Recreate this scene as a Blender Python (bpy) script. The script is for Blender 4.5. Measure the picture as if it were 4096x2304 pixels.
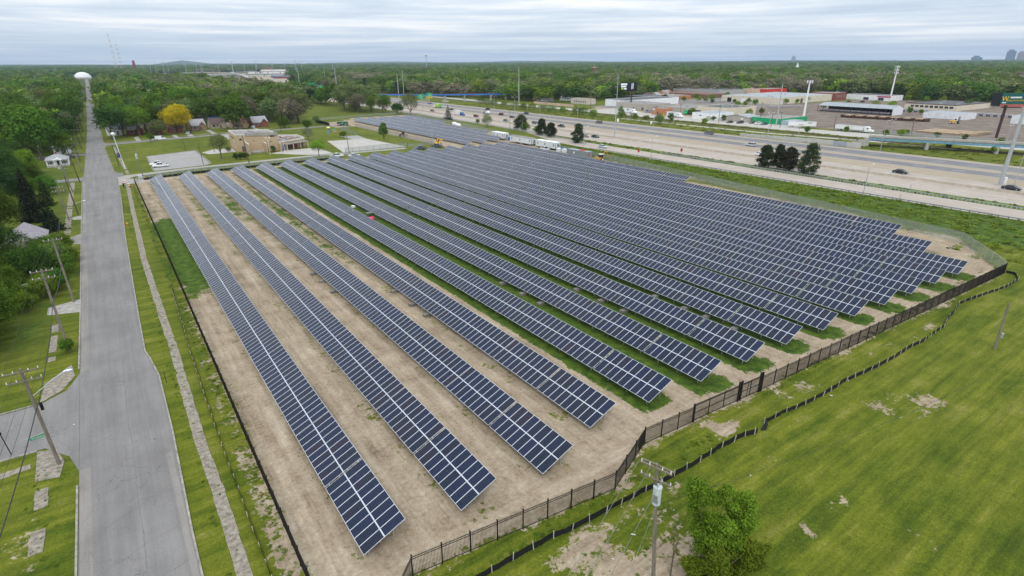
import bpy, bmesh, math, random
import numpy as np
from mathutils import Matrix, Vector, noise as mnoise
R=math.radians; PI=math.pi
rnd=random.Random(7); NR=np.random.RandomState(11)
for o in list(bpy.data.objects): bpy.data.objects.remove(o)
SC=bpy.context.scene; COL=SC.collection
# ------------------------------------------------------------------ camera, sky, sun, exposure
# world axes: x = across the rows, y = along the street and the rows, z up, metres
cam=bpy.data.cameras.new('camera'); CAM=bpy.data.objects.new('camera',cam); COL.objects.link(CAM)
cam.sensor_fit='HORIZONTAL'; cam.sensor_width=36; cam.lens=36*2231.28/4096
cam.clip_start=0.5; cam.clip_end=60000
pi_,ro_,ya_=R(22.103),R(-0.321),R(35.397)
fw=Vector((math.sin(ya_)*math.cos(pi_),math.cos(ya_)*math.cos(pi_),-math.sin(pi_)))
rt=Vector((math.cos(ya_),-math.sin(ya_),0)); up=rt.cross(fw)
r2=rt*math.cos(ro_)+up*math.sin(ro_); u2=up*math.cos(ro_)-rt*math.sin(ro_)
CAM.matrix_world=Matrix(((r2.x,u2.x,-fw.x,0),(r2.y,u2.y,-fw.y,0),(r2.z,u2.z,-fw.z,36.67),(0,0,0,1)))
SC.camera=CAM
W=bpy.data.worlds.new('World'); SC.world=W; W.use_nodes=True
nt=W.node_tree; nt.nodes.clear(); N=nt.nodes.new; K=nt.links.new
out=N('ShaderNodeOutputWorld'); mix=N('ShaderNodeMixShader')
sky=N('ShaderNodeTexSky'); sky.sky_type='NISHITA'; sky.sun_disc=False
sky.sun_elevation=R(52); sky.sun_rotation=R(215); sky.air_density=1.0; sky.dust_density=1.5
b1=N('ShaderNodeBackground'); b1.inputs[1].default_value=0.10; K(sky.outputs[0],b1.inputs[0])
tc=N('ShaderNodeTexCoord'); sp=N('ShaderNodeSeparateXYZ'); K(tc.outputs['Generated'],sp.inputs[0])
def M_(op,a=None,b=None,c=None,tree=None,clamp=False):
    n=(tree or nt).nodes.new('ShaderNodeMath'); n.operation=op; n.use_clamp=clamp
    for i,x in enumerate((a,b,c)):
        if x is None: continue
        if isinstance(x,(int,float)): n.inputs[i].default_value=x
        else: (tree or nt).links.new(x,n.inputs[i])
    return n.outputs[0]
zc=M_('MAXIMUM',sp.outputs[2],0.0)
lg=M_('MULTIPLY',M_('LOGARITHM',M_('ADD',zc,0.035),2.718),3.4)
cb=N('ShaderNodeCombineXYZ'); K(M_('MULTIPLY',sp.outputs[0],2.6),cb.inputs[0]); K(M_('MULTIPLY',sp.outputs[1],2.6),cb.inputs[1]); K(lg,cb.inputs[2])
n1=N('ShaderNodeTexNoise'); n1.inputs['Scale'].default_value=1.6; n1.inputs['Detail'].default_value=6; n1.inputs['Roughness'].default_value=.56; n1.inputs['Distortion'].default_value=.35
K(cb.outputs[0],n1.inputs['Vector'])
cb2=N('ShaderNodeCombineXYZ'); K(M_('MULTIPLY',sp.outputs[0],1.1),cb2.inputs[0]); K(M_('MULTIPLY',sp.outputs[1],1.1),cb2.inputs[1]); K(M_('MULTIPLY',lg,1.6),cb2.inputs[2])
n2=N('ShaderNodeTexNoise'); n2.inputs['Scale'].default_value=2.0; n2.inputs['Detail'].default_value=3; n2.inputs['Roughness'].default_value=.5; K(cb2.outputs[0],n2.inputs['Vector'])
dn=M_('ADD',M_('MULTIPLY',n1.outputs[0],.62),M_('MULTIPLY',n2.outputs[0],.38))
cr=N('ShaderNodeValToRGB'); K(dn,cr.inputs[0]); e=cr.color_ramp.elements
e[0].position=.34; e[0].color=(.50,.58,.68,1); e[1].position=.66; e[1].color=(.95,.96,.97,1)
m_=cr.color_ramp.elements.new(.49); m_.color=(.66,.73,.80,1)
m_=cr.color_ramp.elements.new(.56); m_.color=(.80,.83,.86,1)
# overcast sky: brightest overhead, paler and a little darker towards the horizon (even all round)
gr=M_('ADD',1.16,M_('MULTIPLY',M_('POWER',zc,.7),.85))
b2=N('ShaderNodeBackground'); K(cr.outputs[0],b2.inputs[0]); K(gr,b2.inputs[1])
K(b1.outputs[0],mix.inputs[1]); K(b2.outputs[0],mix.inputs[2]); mix.inputs[0].default_value=.93; K(mix.outputs[0],out.inputs[0])
sl=bpy.data.lights.new('sun','SUN'); sl.energy=1.25; sl.angle=R(16); sl.color=(1,.95,.86)
SUN=bpy.data.objects.new('sun',sl); COL.objects.link(SUN)
SUN.rotation_euler=(R(38),0,R(180-215)); SUN.location=(0,0,90)
vs=SC.view_settings; vs.view_transform='Standard'; vs.look='None'; vs.gamma=1; vs.exposure=0.0; vs.use_curve_mapping=False
SC.cycles.volume_bounces=0; SC.cycles.max_bounces=6; SC.cycles.diffuse_bounces=3; SC.cycles.transparent_max_bounces=12
HAZE=6.5e-5
# ------------------------------------------------------------------ helpers
class MB:
    def __init__(s): s.v=[]; s.f=[]; s.m=[]; s.k=0; s.uv=None
    def add(s,vs,fs,m=None):
        b=len(s.v); s.v+=[tuple(p) for p in vs]; s.f+=[tuple(b+i for i in f) for f in fs]; s.m+=[s.k if m is None else m]*len(fs); return s
    def box(s,x0,x1,y0,y1,z0,z1,m=None,rz=0,o=(0,0)):
        P=[(x,y,z) for z in (z0,z1) for x,y in ((x0,y0),(x1,y0),(x1,y1),(x0,y1))]
        if rz:
            c,t=math.cos(rz),math.sin(rz); P=[(o[0]+(x-o[0])*c-(y-o[1])*t,o[1]+(x-o[0])*t+(y-o[1])*c,z) for x,y,z in P]
        return s.add(P,[(3,2,1,0),(4,5,6,7),(0,1,5,4),(1,2,6,5),(2,3,7,6),(3,0,4,7)],m)
    def prism(s,pts,z0,z1,m=None):
        n=len(pts); return s.add([(x,y,z0) for x,y in pts]+[(x,y,z1) for x,y in pts],[tuple(range(n))[::-1],tuple(range(n,2*n))]+[(i,(i+1)%n,n+(i+1)%n,n+i) for i in range(n)],m)
    def tube(s,pts,rs,n=6,m=None,cap=True):
        if not hasattr(rs,'__len__'): rs=[rs]*len(pts)
        P=[Vector(p) for p in pts]; vs=[]; a=None
        for i,p in enumerate(P):
            t=(P[min(i+1,len(P)-1)]-P[max(i-1,0)]).normalized()
            if a is None: a=(t.orthogonal()).normalized()
            a=(a-t*a.dot(t)).normalized(); b=t.cross(a)
            vs+=[p+(a*math.cos(2*PI*j/n)+b*math.sin(2*PI*j/n))*rs[i] for j in range(n)]
        fs=[(i*n+j,i*n+(j+1)%n,(i+1)*n+(j+1)%n,(i+1)*n+j) for i in range(len(P)-1) for j in range(n)]
        if cap: fs+=[tuple(range(n))[::-1],tuple(range((len(P)-1)*n,len(P)*n))]
        return s.add(vs,fs,m)
    def cyl(s,x,y,z0,z1,r0,r1=None,n=10,m=None): return s.tube([(x,y,z0),(x,y,z1)],[r0,r0 if r1 is None else r1],n,m)
    def ball(s,x,y,z,rx,ry,rz,n=8,m=None):
        vs=[(x,y,z-rz)]; fs=[]; K=max(3,n//2)
        for i in range(1,K):
            a=PI*i/K-PI/2; vs+=[(x+rx*math.cos(a)*math.cos(2*PI*j/n),y+ry*math.cos(a)*math.sin(2*PI*j/n),z+rz*math.sin(a)) for j in range(n)]
        vs.append((x,y,z+rz)); T=len(vs)-1
        fs+=[(0,1+(j+1)%n,1+j) for j in range(n)]+[(1+i*n+j,1+i*n+(j+1)%n,1+(i+1)*n+(j+1)%n,1+(i+1)*n+j) for i in range(K-2) for j in range(n)]
        fs+=[(T,1+(K-2)*n+j,1+(K-2)*n+(j+1)%n) for j in range(n)]
        return s.add(vs,fs,m)
    def quad(s,a,b,c,d,m=None): return s.add([a,b,c,d],[(0,1,2,3)],m)
    def mesh(s,name,mats,smooth=False):
        me=bpy.data.meshes.new(name); me.from_pydata(s.v,[],s.f)
        for q in (mats if isinstance(mats,(list,tuple)) else [mats]): me.materials.append(q)
        me.polygons.foreach_set('material_index',s.m)
        if smooth: me.polygons.foreach_set('use_smooth',[True]*len(s.f))
        me.update(); return me
def ob(name,me,parent=None,loc=None,rz=None,kind=None):
    o=bpy.data.objects.new(name,me); COL.objects.link(o)
    if parent: o.parent=parent
    if loc is not None: o.location=loc
    if rz is not None: o.rotation_euler=(0,0,rz)
    if kind: o['kind']=kind
    return o
def part(mb,name,mats,parent,loc=None,rz=None,smooth=False,label=None,kind=None):
    o=ob(name,mb.mesh(name,mats,smooth),parent,loc,rz,kind)
    if label: o['label']=label
    return o
def tag(o,label,cat,group=None,kind=None):
    o['label']=label; o['category']=cat
    if group: o['group']=group
    if kind: o['kind']=kind
    return o
def thing(name,label,cat,x,y,z=0,rz=0,group=None):
    return tag(ob(name,None,None,(x,y,z),rz),label,cat,group)
def clone(root,x,y,z=None,rz=0,label=None,group=None,color=None,scale=None):
    r=root.copy(); COL.objects.link(r); r.location=(x,y,root.location.z if z is None else z); r.rotation_euler=(0,0,rz)
    if scale: r.scale=scale
    if label: r['label']=label
    if group: r['group']=group
    for ch in KIDS.get(root.name) or root.children:
        c=ch.copy(); COL.objects.link(c); c.parent=r
        if color: c.color=color
        for g in ch.children:
            d=g.copy(); COL.objects.link(d); d.parent=c
    return r
KIDS={}
def polyline_dist(px,py,ax,ay,bx,by):
    dx,dy=bx-ax,by-ay; t=np.clip(((px-ax)*dx+(py-ay)*dy)/(dx*dx+dy*dy+1e-9),0,1)
    return np.hypot(px-ax-t*dx,py-ay-t*dy)
# ------------------------------------------------------------------ materials
MATS={}
def mat(name,col,rough=.8,metal=0,var=.18,scale=1.0,bump=0,bscale=None,spec=.3,detail=5,col2=None,stretch=None,obcol=False,lo=.35,hi=.65):
    if name in MATS: return MATS[name]
    m=bpy.data.materials.new(name); m.use_nodes=True; t=m.node_tree; b=t.nodes['Principled BSDF']
    b.inputs['Roughness'].default_value=rough; b.inputs['Metallic'].default_value=metal; b.inputs['Specular IOR Level'].default_value=spec
    c=tuple(col)+(1,)
    if var or col2 or bump:
        g=t.nodes.new('ShaderNodeNewGeometry') if not obcol else t.nodes.new('ShaderNodeTexCoord')
        pos=g.outputs['Position'] if not obcol else g.outputs['Object']
        if stretch:
            mp=t.nodes.new('ShaderNodeMapping'); mp.inputs['Scale'].default_value=stretch; t.links.new(pos,mp.inputs[0]); pos=mp.outputs[0]
        n=t.nodes.new('ShaderNodeTexNoise'); n.inputs['Scale'].default_value=scale; n.inputs['Detail'].default_value=detail; n.inputs['Roughness'].default_value=.62; t.links.new(pos,n.inputs['Vector'])
        r=t.nodes.new('ShaderNodeValToRGB'); t.links.new(n.outputs[0],r.inputs[0]); e=r.color_ramp.elements; e[0].position=lo; e[1].position=hi
        if col2: e[0].color=c; e[1].color=tuple(col2)+(1,)
        else:
            e[0].color=tuple(x*(1-var) for x in col)+(1,); e[1].color=tuple(min(1,x*(1+var)) for x in col)+(1,)
        src=r.outputs[0]
        if obcol:
            oi=t.nodes.new('ShaderNodeObjectInfo'); mx=t.nodes.new('ShaderNodeMix'); mx.data_type='RGBA'; mx.blend_type='MULTIPLY'; mx.inputs[0].default_value=1
            t.links.new(src,mx.inputs[6]); t.links.new(oi.outputs['Color'],mx.inputs[7]); src=mx.outputs[2]
        t.links.new(src,b.inputs['Base Color'])
        if bump:
            n3=t.nodes.new('ShaderNodeTexNoise'); n3.inputs['Scale'].default_value=bscale or scale*6; n3.inputs['Detail'].default_value=4; t.links.new(pos,n3.inputs['Vector'])
            bu=t.nodes.new('ShaderNodeBump'); bu.inputs['Strength'].default_value=bump; bu.inputs['Distance'].default_value=.05; t.links.new(n3.outputs[0],bu.inputs['Height']); t.links.new(bu.outputs[0],b.inputs['Normal'])
    else: b.inputs['Base Color'].default_value=c
    MATS[name]=m; return m
def foliage(name,fixed=None):
    m=bpy.data.materials.new(name); m.use_nodes=True; t=m.node_tree; t.nodes.clear(); n_=t.nodes.new; k=t.links.new
    o=n_('ShaderNodeOutputMaterial'); d=n_('ShaderNodeBsdfDiffuse'); tr=n_('ShaderNodeBsdfTranslucent'); mx=n_('ShaderNodeMixShader'); mx.inputs[0].default_value=.22
    oi=n_('ShaderNodeObjectInfo'); at=n_('ShaderNodeAttribute'); at.attribute_name='tint'
    hs=n_('ShaderNodeHueSaturation')
    (k(oi.outputs['Color'],hs.inputs['Color']) if fixed is None else setattr(hs.inputs['Color'],'default_value',tuple(fixed)+(1,)))
    # per-tree and per-clump leaf colour variety
    k(M_('ADD',.5,M_('MULTIPLY',M_('SUBTRACT',oi.outputs['Random'],.5,tree=t),.035,tree=t),tree=t),hs.inputs['Hue'])
    v=M_('MULTIPLY',M_('ADD',.74,M_('MULTIPLY',oi.outputs['Random'],.52,tree=t),tree=t),M_('ADD',.65,M_('MULTIPLY',at.outputs['Fac'],.75,tree=t),tree=t),tree=t)
    k(v,hs.inputs['Value']); hs.inputs['Saturation'].default_value=1.0
    k(hs.outputs[0],d.inputs[0]); k(hs.outputs[0],tr.inputs[0]); k(d.outputs[0],mx.inputs[1]); k(tr.outputs[0],mx.inputs[2]); k(mx.outputs[0],o.inputs[0])
    MATS[name]=m; return m
FOL=foliage('leaves')
def m3(name,*a,**k): return mat(name,*a,**k)
BARK=mat('bark',(.13,.105,.085),.95,var=.3,scale=3); WOOD=mat('weathered_wood',(.20,.17,.14),.9,var=.25,scale=2,stretch=(3,3,.3))
DWOOD=mat('creosoted_wood',(.085,.065,.05),.9,var=.25,scale=2,stretch=(3,3,.3))
STEEL=mat('galvanised_steel',(.50,.52,.53),.45,.6,var=.1); BLACK=mat('black_paint',(.012,.011,.012),.55,var=.1)
BLACKM=mat('black_steel',(.015,.012,.012),.5,0,var=.2); WHITE=mat('white_paint',(.80,.80,.79),.5,var=.04)
ASPH=mat('dark_rubber',(.02,.02,.02),.8,var=.1); GLASS=mat('window_glass',(.02,.025,.03),.08,var=0,spec=.6)
CONC=mat('concrete',(.42,.40,.36),.9,var=.13,scale=.8,bump=.2); CONCD=mat('old_concrete',(.34,.32,.29),.9,var=.25,scale=1.2,bump=.3)
RED=mat('red_paint',(.45,.02,.02),.5,var=.1); YEL=mat('yellow_paint',(.75,.42,.02),.5,var=.1); ORG=mat('orange_plastic',(.75,.13,.02),.5,var=.1)
RUST=mat('rusty_steel',(.10,.045,.035),.8,var=.4,scale=2)
FABR=mat('black_silt_fabric',(.012,.012,.014),.75,var=.3,scale=3)
# ------------------------------------------------------------------ the ground
def ground_mat(name,kind):
    m=bpy.data.materials.new(name); m.use_nodes=True; t=m.node_tree; b=t.nodes['Principled BSDF']; n_=t.nodes.new; k=t.links.new
    b.inputs['Roughness'].default_value=.95; b.inputs['Specular IOR Level'].default_value=.15
    g=n_('ShaderNodeNewGeometry')
    def noise(sc,det=5,st=None,rough=.6,rot=0):
        p=g.outputs['Position']
        if st or rot:
            mp=n_('ShaderNodeMapping'); mp.inputs['Scale'].default_value=st or (1,1,1); mp.inputs['Rotation'].default_value=(0,0,rot); k(p,mp.inputs[0]); p=mp.outputs[0]
        x=n_('ShaderNodeTexNoise'); x.inputs['Scale'].default_value=sc; x.inputs['Detail'].default_value=det; x.inputs['Roughness'].default_value=rough; k(p,x.inputs['Vector']); return x.outputs[0]
    def ramp(f,stops):
        r=n_('ShaderNodeValToRGB'); k(f,r.inputs[0]); e=r.color_ramp.elements
        while len(e)<len(stops): e.new(.5)
        for q,(p,c) in zip(e,stops): q.position=p; q.color=tuple(c)+(1,)
        return r.outputs[0]
    def mixc(f,a,c,bt='MIX'):
        x=n_('ShaderNodeMix'); x.data_type='RGBA'; x.blend_type=bt; x.clamp_factor=True
        if isinstance(f,(int,float)): x.inputs[0].default_value=f
        else: k(f,x.inputs[0])
        for i,q in ((6,a),(7,c)):
            if isinstance(q,tuple): x.inputs[i].default_value=q+(1,)
            else: k(q,x.inputs[i])
        return x.outputs[2]
    def mm(op,a,c=None,d=None,cl=False): return M_(op,a,c,d,tree=t,clamp=cl)
    # mown grass: yellow-green with mower streaks, darker tufts, thin spots
    big=noise(.045,4); mid=noise(.35,5); fine=noise(3.2,5); st=noise(.55,4,(.12,1,1),rot=.35); st2=noise(.9,3,(.08,1,1),rot=-.1)
    s=mm('ADD',mm('ADD',mm('MULTIPLY',big,.22),mm('MULTIPLY',mid,.22)),mm('ADD',mm('MULTIPLY',st,.26),mm('ADD',mm('MULTIPLY',fine,.18),mm('MULTIPLY',st2,.12))))
    grass=ramp(s,[(.37,(.032,.060,.005)),(.455,(.074,.104,.008)),(.53,(.128,.148,.014)),(.63,(.235,.22,.070))])
    fg=noise(9,3); grass=mixc(.55,grass,ramp(fg,[(.3,(.40,.42,.40)),(.7,(1.65,1.6,1.5))]),'MULTIPLY')
    grass=mixc(.6,grass,ramp(noise(1.5,5,(.06,1,1),rot=.04,rough=.7),[(.36,(.66,.70,.62)),(.64,(1.38,1.30,1.25))]),'MULTIPLY')
    lush_or_shade=mixc(.8,ramp(noise(.9,5),[(.35,(.030,.070,.008)),(.65,(.098,.150,.017))]),ramp(fg,[(.3,(.45,.45,.45)),(.7,(1.4,1.4,1.4))]),'MULTIPLY')
    al=n_('ShaderNodeAttribute'); al.attribute_name='lush_or_shade'
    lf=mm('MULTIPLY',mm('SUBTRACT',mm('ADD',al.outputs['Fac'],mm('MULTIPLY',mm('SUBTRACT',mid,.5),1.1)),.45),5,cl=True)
    grass=mixc(lf,grass,lush_or_shade)
    # bare dirt with wheel tracks along the rows
    at_=n_('ShaderNodeAttribute'); at_.attribute_name='turn'
    tr=mm('ADD',mm('MULTIPLY',noise(1.0,5,(1,.06,1),rough=.7),mm('SUBTRACT',1.0,at_.outputs['Fac'])),mm('MULTIPLY',noise(1.1,5,(.06,1,1),rough=.7,rot=.05),at_.outputs['Fac'])); dn=noise(.25,6,rough=.7); df=noise(2.5,6,rough=.75)
    ds=mm('ADD',mm('ADD',mm('MULTIPLY',tr,.34),mm('MULTIPLY',dn,.34)),mm('MULTIPLY',df,.32))
    dirt=ramp(ds,[(.38,(.155,.115,.075)),(.455,(.285,.220,.150)),(.53,(.385,.310,.222)),(.64,(.53,.45,.345))])
    dirt=mixc(.35,dirt,ramp(noise(14,3),[(.3,(.6,.6,.6)),(.7,(1.35,1.35,1.35))]),'MULTIPLY')
    ad=n_('ShaderNodeAttribute'); ad.attribute_name='dirt'
    e1=noise(.22,6,rough=.7); e2=noise(1.6,5,rough=.7)
    en=mm('ADD',mm('MULTIPLY',mm('SUBTRACT',e1,.5),1.5),mm('MULTIPLY',mm('SUBTRACT',e2,.5),1.5))
    f=mm('MULTIPLY',mm('SUBTRACT',mm('ADD',ad.outputs['Fac'],en),.42),7,cl=True)
    if kind=='site':
        col=mixc(f,grass,dirt)
    else: # distant land under the woods
        col=mixc(.75,grass,ramp(noise(.02,4),[(.35,(.030,.055,.018)),(.65,(.075,.10,.03))]))
    k(col,b.inputs['Base Color'])
    bu=n_('ShaderNodeBump'); bu.inputs['Strength'].default_value=.5; bu.inputs['Distance'].default_value=.12
    k(mm('ADD',mm('MULTIPLY',df,.6),fg),bu.inputs['Height']); k(bu.outputs[0],b.inputs['Normal'])
    MATS[name]=m; return m
GM=ground_mat('grass_and_dirt','site'); GF=ground_mat('distant_land','far')
# far land to the horizon with low wooded ridges
mb=MB(); rr=[0,300,700,1500,3000,5000,7000,8500,10000,12000,15000]; na=160
vs_=[];
for i,r in enumerate(rr):
    for j in range(na):
        a=2*PI*j/na; h=-.6
        if r>=8500: h+= (26+30*mnoise.noise(Vector((math.cos(a)*7,math.sin(a)*7,r*.0004))))*min(1,(r-7000)/3500)
        if r==12000: h+=14*max(0,mnoise.noise(Vector((math.cos(a)*21,math.sin(a)*21,3))))+60*math.exp(-((a-1.4543)/.019)**2)
        if r==15000: h-=25
        vs_.append((r*math.cos(a),r*math.sin(a),h))
mb.add(vs_,[(i*na+j,i*na+(j+1)%na,(i+1)*na+(j+1)%na,(i+1)*na+j) for i in range(len(rr)-1) for j in range(na)])
o=part(mb,'far_land',GF,None,kind='structure')
# near ground, one sheet; masks set earth, rank grass and the shade painted under the rows
ROWV=[9.33,17.92,26.46,34.94,43.52,51.96,60.62,69.18,77.55,86.03,94.14,102.56,110.89,119.34,127.9,136.6,145.2]
ROWA=[33.36,32.94,32.43,35.09,34.65,34.01,33.61,33.23,32.52,32.12,31.42,30.86,30.40,29.85,38.56,47.5,111.6]
ROWB=[222.1,222.2,222.5,225.6,225.3,225.0,225.2,224.7,224.3,223.6,222.6,222.2,221.8,221.3,220.2,219.6,218.8]
RGB_=[(138.0,229.5,377.0),(146.4,229.5,376.6),(154.9,231.0,376.2),(163.4,254.5,375.8),(171.9,317.0,375.0)]
def inpoly(x,y,P):
    c=np.zeros(x.shape,bool); n=len(P)
    for i in range(n):
        (ax,ay),(bx,by)=P[i],P[(i+1)%n]
        with np.errstate(divide='ignore',invalid='ignore'):
            c^=((ay>y)!=(by>y))&(x<(bx-ax)*(y-ay)/(by-ay+1e-12)+ax)
    return c
def polyd(x,y,P):
    d=np.full(x.shape,1e9)
    for i in range(len(P)):
        (ax,ay),(bx,by)=P[i],P[(i+1)%len(P)]; d=np.minimum(d,polyline_dist(x,y,ax,ay,bx,by))
    return np.where(inpoly(x,y,P),d,-d)
COMP=[(5.4,24),(11,30.3),(30.9,27.9),(38.3,30.6),(57,29.4),(129,25.9),(150.2,40),(161,122),(161.5,195),(168,236),(176,262),(182,330),(188,402),(150,404),(128,380),(127.6,343),(128.4,232),(128,228),(5.2,228)]
def axis(a,b,f0,f1,fine,coarse):
    x=[a]
    while x[-1]<b:
        q=x[-1]; x.append(q+(fine if f0<=q<f1 else coarse))
    return np.array(x)
gx=axis(-130,760,-24,176,1.0,9.0); gy=axis(-120,760,4,262,1.25,9.0)
GX,GY=np.meshgrid(gx,gy); x=GX.ravel(); y=GY.ravel()
cd=polyd(x,y,COMP); dirt=np.clip(.5+cd*.45,0,1); lush_or_shade=np.zeros_like(x)
ins=cd>-.5
PASSX=0
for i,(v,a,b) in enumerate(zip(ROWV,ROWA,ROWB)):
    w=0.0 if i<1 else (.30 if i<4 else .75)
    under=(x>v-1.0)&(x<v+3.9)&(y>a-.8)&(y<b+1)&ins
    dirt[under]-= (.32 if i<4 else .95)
    if i>=4: lush_or_shade[under]=1  # darker green paints the shade below the panels into the grass
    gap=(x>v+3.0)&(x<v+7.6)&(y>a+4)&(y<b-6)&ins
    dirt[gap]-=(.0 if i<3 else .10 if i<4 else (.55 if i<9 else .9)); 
    if i>=5: lush_or_shade[gap]=.7
    # grass apron beyond the ends of the middle rows
    if i>=5:
        d=np.hypot((x-(v+2.2))/3.4,(y-(a-.3))/2.3); ap=(d<1)&ins; dirt[ap]-=.95*(1-d[ap]**3); lush_or_shade[ap]=.9
for (cx,cy,rx,ry,dd,ll) in [(7.9,112,2.4,8,-.9,.8),(7.4,122,2.6,12,-1.1,1.0),(7.8,138,2.5,14,-1.1,1.0),(7.2,152,2.4,12,-1.0,1.0),(8.2,158,1.4,9,-.7,.8),(7.0,104,1.5,5,-.7,.5),(7.2,176,1.6,14,-.4,.8),(7.4,197,1.3,14,-.3,.5),(16.0,168,2,30,-.35,.5),(24.5,172,2,34,-.6,.8),(33,150,2,60,-.5,.8),(155,90,4,60,-.8,.1),(149,50,5,12,-.6,0),
   (46.4,28.1,2,0.9,0.62,0),(48.2,27.4,2.2,0.9,0.7,0),(62.6,26.7,2.6,0.9,0.8,0),(58.4,26.8,1.6,1.2,0.6,0),(59.1,28.8,1.2,1,0.6,0),(77.5,25.6,2.4,0.9,0.8,0),(93.0,25.0,2.6,0.9,0.75,0),(55.5,23.9,2.2,0.9,0.65,0),(70.4,27.7,1.6,0.6,0.5,0),(54.4,19.1,0.9,0.5,0.85,0),(71.3,16.8,3.4,2.2,0.42,0),(47.5,27.2,1.8,0.8,0.65,0),(39.0,29.9,2,0.9,0.5,0),(32.8,27.6,2.6,0.8,0.6,0),(36.2,24.6,2.2,1,0.5,0),(47.3,23.9,1.8,0.9,0.55,0),(47.0,21.5,1.2,0.9,0.65,0),(33.2,23.0,2.4,1.5,.5,0),(25.9,25.1,2.4,1.4,0.62,0),(22.7,24.1,3,2,0.55,0),(29.7,25.2,3,1.4,0.5,0),(24.7,21.5,3.0,1.8,.45,0),(45.5,15.0,0.9,0.35,0.9,0),(47.1,14.9,0.5,0.3,0.7,0),(41.0,14.7,0.9,0.3,0.7,0),(49.9,9.0,0.8,1.2,0.3,0),(66,16.5,6,2.2,.3,0),(47.8,10.2,.8,2.4,.5,0),(83,25.5,2.6,1,.5,0),(104,26.5,2.4,.9,.5,0),(29,20,7,4,.30,0),(24,17,8,5,.42,0),(66,19.5,4,1.7,.38,0),(88,24,3.5,1,.5,0),(60,10,3,2,.25,0),
   (3.9,60,1.0,40,.28,0),(4.1,36,1.2,18,.40,0),(4.2,110,.7,50,.15,.6),(-13,82,3,8,.25,0),(-12.3,99,.9,12,.3,0),(-12.3,55,.9,12,.4,0),(-14.5,50,3,6,.2,0),(30,19,4,3,.3,0)]:
    d=np.hypot((x-cx)/rx,(y-cy)/ry); q=np.clip(1.25-d,0,1); dirt+=dd*q; lush_or_shade+=ll*np.clip(q*2,0,1)
lush_or_shade[(x<-12)&(y>95)]+=.5; lush_or_shade[(x>150)&(x<177)&(y<250)&(cd<0)]+=.9; lush_or_shade[(x>271)&(x<309)]+=.25
ind=inpoly(x,y,[(326,240),(326,350),(350,372),(440,380),(470,345),(480,286),(400,262),(350,236)]); dirt[ind]=.8
yb=inpoly(x,y,[(116,344),(128,344),(128,382),(117,384)]); dirt[yb]=.95
dirt=np.clip(dirt,0,1.3); lush_or_shade=np.clip(lush_or_shade,0,1)
me=bpy.data.meshes.new('ground'); nx,ny=len(gx),len(gy)
idx=np.arange(nx*ny).reshape(ny,nx); q=np.stack([idx[:-1,:-1],idx[:-1,1:],idx[1:,1:],idx[1:,:-1]],-1).reshape(-1,4)
z=np.zeros_like(x)
rough=np.array([mnoise.noise(Vector((a*.35,b*.35,0)))*.05+mnoise.noise(Vector((a*.08,b*.08,5)))*.05 for a,b in zip(x,y)])
z+=np.where((x>4.6)&(x<176)&(y<230),rough-.02,0)
me.vertices.add(len(x)); me.vertices.foreach_set('co',np.stack([x,y,z],-1).ravel().astype(np.float32))
me.loops.add(q.size); me.loops.foreach_set('vertex_index',q.ravel().astype(np.int32))
me.polygons.add(len(q)); me.polygons.foreach_set('loop_start',np.arange(0,q.size,4,dtype=np.int32)); me.polygons.foreach_set('loop_total',np.full(len(q),4,np.int32))
turn=np.clip((34.5-y)/4,0,1)
for nm,arr in (('dirt',dirt),('lush_or_shade',lush_or_shade),('turn',turn)):
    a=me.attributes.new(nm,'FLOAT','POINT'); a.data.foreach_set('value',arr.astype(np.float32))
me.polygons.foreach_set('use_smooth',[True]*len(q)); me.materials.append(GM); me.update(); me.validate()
GROUND=ob('ground',me,kind='structure')
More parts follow.
